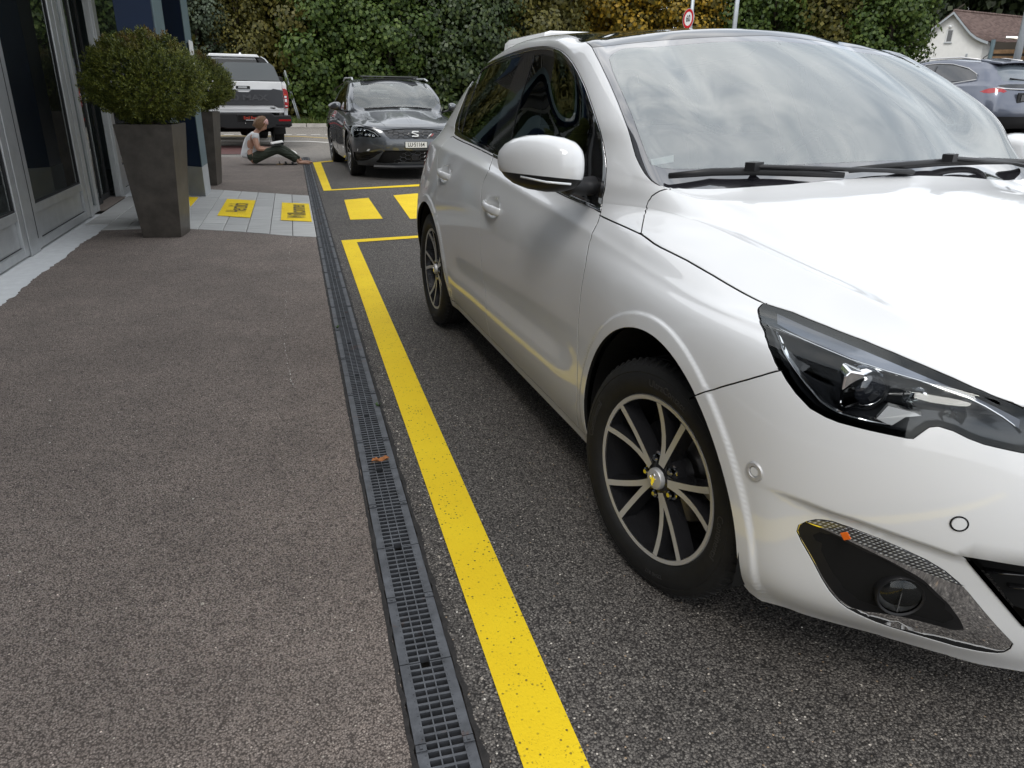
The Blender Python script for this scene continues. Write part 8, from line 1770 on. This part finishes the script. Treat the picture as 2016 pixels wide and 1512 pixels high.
# --- house with the flared gable
def house():
    az = R(43.4); D = 58.; c = Vector((D*math.sin(az), D*math.cos(az), 2.75)); t = thing('gabled_house', 'white rendered gable house with flared brown tiled roof at the right', 'house', c, -az); t.scale = (.75,)*3
    # local x to the right of the view, y away; ridge runs to the right and away
    rd = Vector((.80, .60, 0)); gd = Vector((.80, -.60, 0)) if False else Vector((1, 0, 0))
    white = pbr('render_white', (.66, .66, .64), .85, var=.05, vscale=3., bump=.1, bscale=60.); tile = NT('roof_tile'); oi = tile.n('ShaderNodeNewGeometry'); tile.set(col=tile.ramp(oi.outputs['Random Per Island'], [(0, (.095, .062, .055)), (1, (.165, .115, .10))]), rough=.8); tile = tile.m
    trim = pbr('barge_board', (.30, .33, .35), .6)
    # gable outline (x, z): half heights taken from the eaves' flare
    roofL = [(0, 4.75), (-.5, 4.30), (-1.0, 3.85), (-1.5, 3.38), (-2.0, 2.95), (-2.6, 2.58), (-3.2, 2.30), (-4.0, 2.02), (-4.6, 1.88)]
    roofR = [(0, 4.75), (.5, 4.22), (1.0, 3.68), (1.5, 3.18), (2.0, 2.82), (2.5, 2.60), (2.9, 2.46)]
    zr = lambda x: float(np.interp(x, [p[0] for p in reversed(roofL)]+[p[0] for p in roofR[1:]], [p[1] for p in reversed(roofL)]+[p[1] for p in roofR[1:]]))
    wall = [(-2.9, -.5), (2.6, -.5)]+[(x, zr(x)-.14) for x in (2.6, 2.2, 1.8, 1.4, 1.0, .5, 0, -.5, -1., -1.5, -2., -2.5, -2.9)]
    Mv = Matrix(((1, 0, 0, 0), (0, 0, -1, 0), (0, 1, 0, 0), (0, 0, 0, 1)))
    b = MB(); b.prism(wall, -.25, 0, Mv); gw = b.build('gable_wall', white, t)
    dv = Vector((.55, .83, 0)).normalized()
    L = 11.
    def ext(x, z, d, off=-.45): return Vector((x, off, z))+dv*d
    # roof slopes as courses of tiles
    for nm, prof in (('roof_left', roofL), ('roof_right', roofR)):
        pts = []
        n = 26
        xs = np.array([p[0] for p in prof]); zs = np.array([p[1] for p in prof]); s_ = np.concatenate([[0], np.cumsum(np.hypot(np.diff(xs), np.diff(zs)))])
        b = MB()
        for k in range(n):
            a, c_ = s_[-1]*k/n, s_[-1]*(k+1)/n; xa, za, xb, zb = np.interp(a, s_, xs), np.interp(a, s_, zs), np.interp(c_, s_, xs), np.interp(c_, s_, zs)
            for j in range(36):
                d0, d1 = L*j/36, L*(j+1)/36-.02; rise = .03*math.sin(j*2.1+k)*.2
                q = [ext(xa, za+.01, d0), ext(xa, za+.01, d1), ext(xb, zb+.055+rise, d1), ext(xb, zb+.055+rise, d0)]; q2 = [p-Vector((0, 0, .05)) for p in q]
                b.add(q+q2, [(0, 1, 2, 3) if xb < xa else (3, 2, 1, 0), (2, 6, 7, 3), (0, 3, 7, 4)])
        o = b.build('roof_tiles', tile, t); o['kind'] = 'stuff'
        b = MB(); P = [ext(x, z-.04, -.02) for x, z in prof]; Q = [ext(x, z-.24, -.02) for x, z in prof]
        b.loft([[p, q, q+Vector((0, .07, 0)), p+Vector((0, .07, 0))] for p, q in zip(P, Q)]); b.build('barge_board', trim, t)
    b = MB()
    for j in range(30): b.tube([ext(0, 4.80, L*j/30), ext(0, 4.80, L*(j+1)/30-.03)], [.10, .09], 6)
    o = b.build('ridge_tiles', tile, t); o['kind'] = 'stuff'
    b = MB(); b.add([Vector((2.6, 0, -.5)), Vector((2.6, 0, zr(2.6)-.14)), Vector((2.6, 0, zr(2.6)-.14))+dv*L, Vector((2.6, 0, -.5))+dv*L], [(0, 1, 2, 3)]); b.build('side_wall', white, t)
    w_ = MB(); w_.bbox((-.25, -.05, 2.42), (.25, -.001, 3.42)); wo = w_.build('gable_window', pbr('window_white', (.55, .56, .56), .5), t); w_ = MB(); w_.bbox((-.14, -.06, 2.50), (.20, -.051, 3.34)); w_.build('pane', MT['side_dark'], wo); w_ = MB(); w_.bbox((-.30, -.10, 2.36), (.30, -.001, 2.42)); w_.build('sill', trim, wo)
    b = MB(); b.lathe([(0, .1), (.09, .08), (.13, 0), (.09, -.08), (0, -.1)], 14, 0, Matrix.Translation((-.05, -.16, 3.62))); b.tube([(-.05, 0, 3.66), (-.05, -.16, 3.62)], .02, 6); b.build('wall_lamp', MT['white_lens'], t, smooth=True)
    for x in (-1.45, 1.55): b = MB(); b.bbox((x-.07, -.08, 1.32), (x+.07, -.001, 1.55)); b.build('meter_box', trim, t)
    # carport with awning on the right
    cp = thing('carport', 'open carport with cream awning beside the gable house', 'carport', c+Vector((2.2*math.cos(az), -2.2*math.sin(az), 0)), -az); cp.scale = (.75,)*3
    b = MB(); b.tube([(.3, -.6, -.4), (.3, -.6, 2.55)], .17, 10); b.build('post', MT['slate_panel'], cp)
    b = MB(); b.tube([(1.1, -.65, 2.68), (7.5, -.3, 2.4)], .12, 8); b.build('awning_roll', MT['alu_face'], cp)
    b = MB(); b.add([(1.1, -.65, 2.72), (8, -.3, 2.45), (8, -1.6, 2.10), (3.5, -1.7, 2.15)], [(0, 1, 2, 3)]); b.build('awning', pbr('awning_cream', (.62, .57, .48), .9), cp)
    b = MB(); b.bbox((.4, .3, -.4), (9, .5, 2.4)); b.build('back_wall', pbr('carport_dark', (.045, .038, .03), .9), cp)
    for z in (1.55, 1.05): b = MB(); b.bbox((.5, .2, z), (9, .29, z+.30)); b.build('timber_board', pbr('timber', (.20, .12, .06), .8, var=.3, vscale=4.), cp)
    b = MB(); b.tube([(4.0, -1.0, -.4), (4.0, -1.0, 2.35)], .03, 6); b.build('awning_prop', MT['white_lens'], cp)
    b = MB(); b.tube([(-.2, -.45, .6), (-.15, -.5, 1.2), (.15, -.5, 1.45), (.2, -.45, 1.9), (.1, -.4, 2.4)], .04, 6); b.build('rain_pipe', MT['black_plastic'], cp)
house()
# --- posts and signs
galv = pbr('galvanised', (.42, .45, .47), .5, .6, var=.12, vscale=4.)
def post_thing(name, label, cat, loc, h, r, group=None, top=True):
    t = thing(name, label, cat, loc, 0, group); b = MB(); b.tube([(0, 0, -.3), (0, 0, h)], [r, r*.8], 12); b.build('mast', galv, t, smooth=True)
    b = MB(); b.lathe([(r*1.8, 0), (r*1.8, .03), (r*1.1, .05)], 12); b.build('base_flange', galv, t)
    if top: b = MB(); b.box((0, -.35, h), (.18, .8, .08)); b.build('lamp_head', galv, t, bevel=.02)
    return t
post_thing('lamp_post', 'slim galvanised lamp post among the trees right of the speed limit sign', 'lamp post', (15.6, 26.5, .42), 7.5, .09, 'lamp posts')
post_thing('lamp_post', 'leaning looking galvanised lamp post in front of the tiled roof', 'lamp post', (16.1, 14.9, .42), 6.5, .085, 'lamp posts')
sp = thing('speed_sign', 'round red ringed 60 speed limit sign on a grey pole above the hatchback roof', 'sign', (12.50, 24.1, .42), 0)
b = MB(); b.tube([(.13, .05, -.3), (.13, .05, 5.2)], .055, 10); b.build('pole', galv, sp, smooth=True)
nrm = Vector((-.985, -.12, 0)).normalized(); Ms = axis_m((0, 0, 3.14), nrm, Vector((0, 0, 1)).cross(nrm))
b = MB(); b.lathe([(0, -.012), (.30, -.012), (.30, .0), (.29, .004), (.0, .004)], 40, 0, Ms); b.build('sign_disc', pbr('sign_white', (.74, .74, .73), .4), sp)
b = MB(); b.lathe([(.205, .0045), (.205, .0065), (.285, .0065), (.285, .0045)], 40, 0, Ms); b.build('red_ring', pbr('sign_red', (.50, .015, .02), .35), sp)
lettering('sign_number', '60', Ms @ Matrix.Translation((0, 0, .006)), .27, MT['black_matt'], sp, .0008, sx=.82, bold=.006)
b = MB(); b.lathe([(.296, .0042), (.296, .006), (.305, .006), (.305, -.012)], 40, 0, Ms); b.build('sign_rim', galv, sp)
ls = thing('leaning_sign', 'narrow grey sign board leaning on its post at the roadside verge', 'sign', (.32, 30.9, .09)); ls.rotation_euler = (R(-3), R(-12.5), R(14))
b = MB(); b.tube([(0, 0, -.2), (0, 0, 1.9)], .03, 8); b.tube([(0, .22, -.2), (0, .22, 1.1)], .025, 8); b.build('post', galv, ls, smooth=True)
b = MB(); b.bbox((-.012, -.05, .85), (.012, .30, 1.85)); b.build('board', pbr('sign_back', (.30, .34, .32), .5, .3), ls, bevel=.004)
# a dead stem in the grass and verge shrubs
for i, (x, y, s) in enumerate(((2.1, 30.9, .35), (-1.2, 31.0, .3), (5.2, 30.9, .4))):
    t = thing('verge_shrub', ['low green shrub on the verge left of the estate car', 'low green shrub on the verge behind the pickup', 'low green shrub on the verge behind the estate car'][i], 'shrub', (x, y, .09), 0, 'shrubs on the verge')
    c = link(bpy.data.objects.new('crown', crown_share('fine', 'maple')), t); c.scale = (s*.6, s*.4, s*.28); c.location = (0, 0, s*.9)
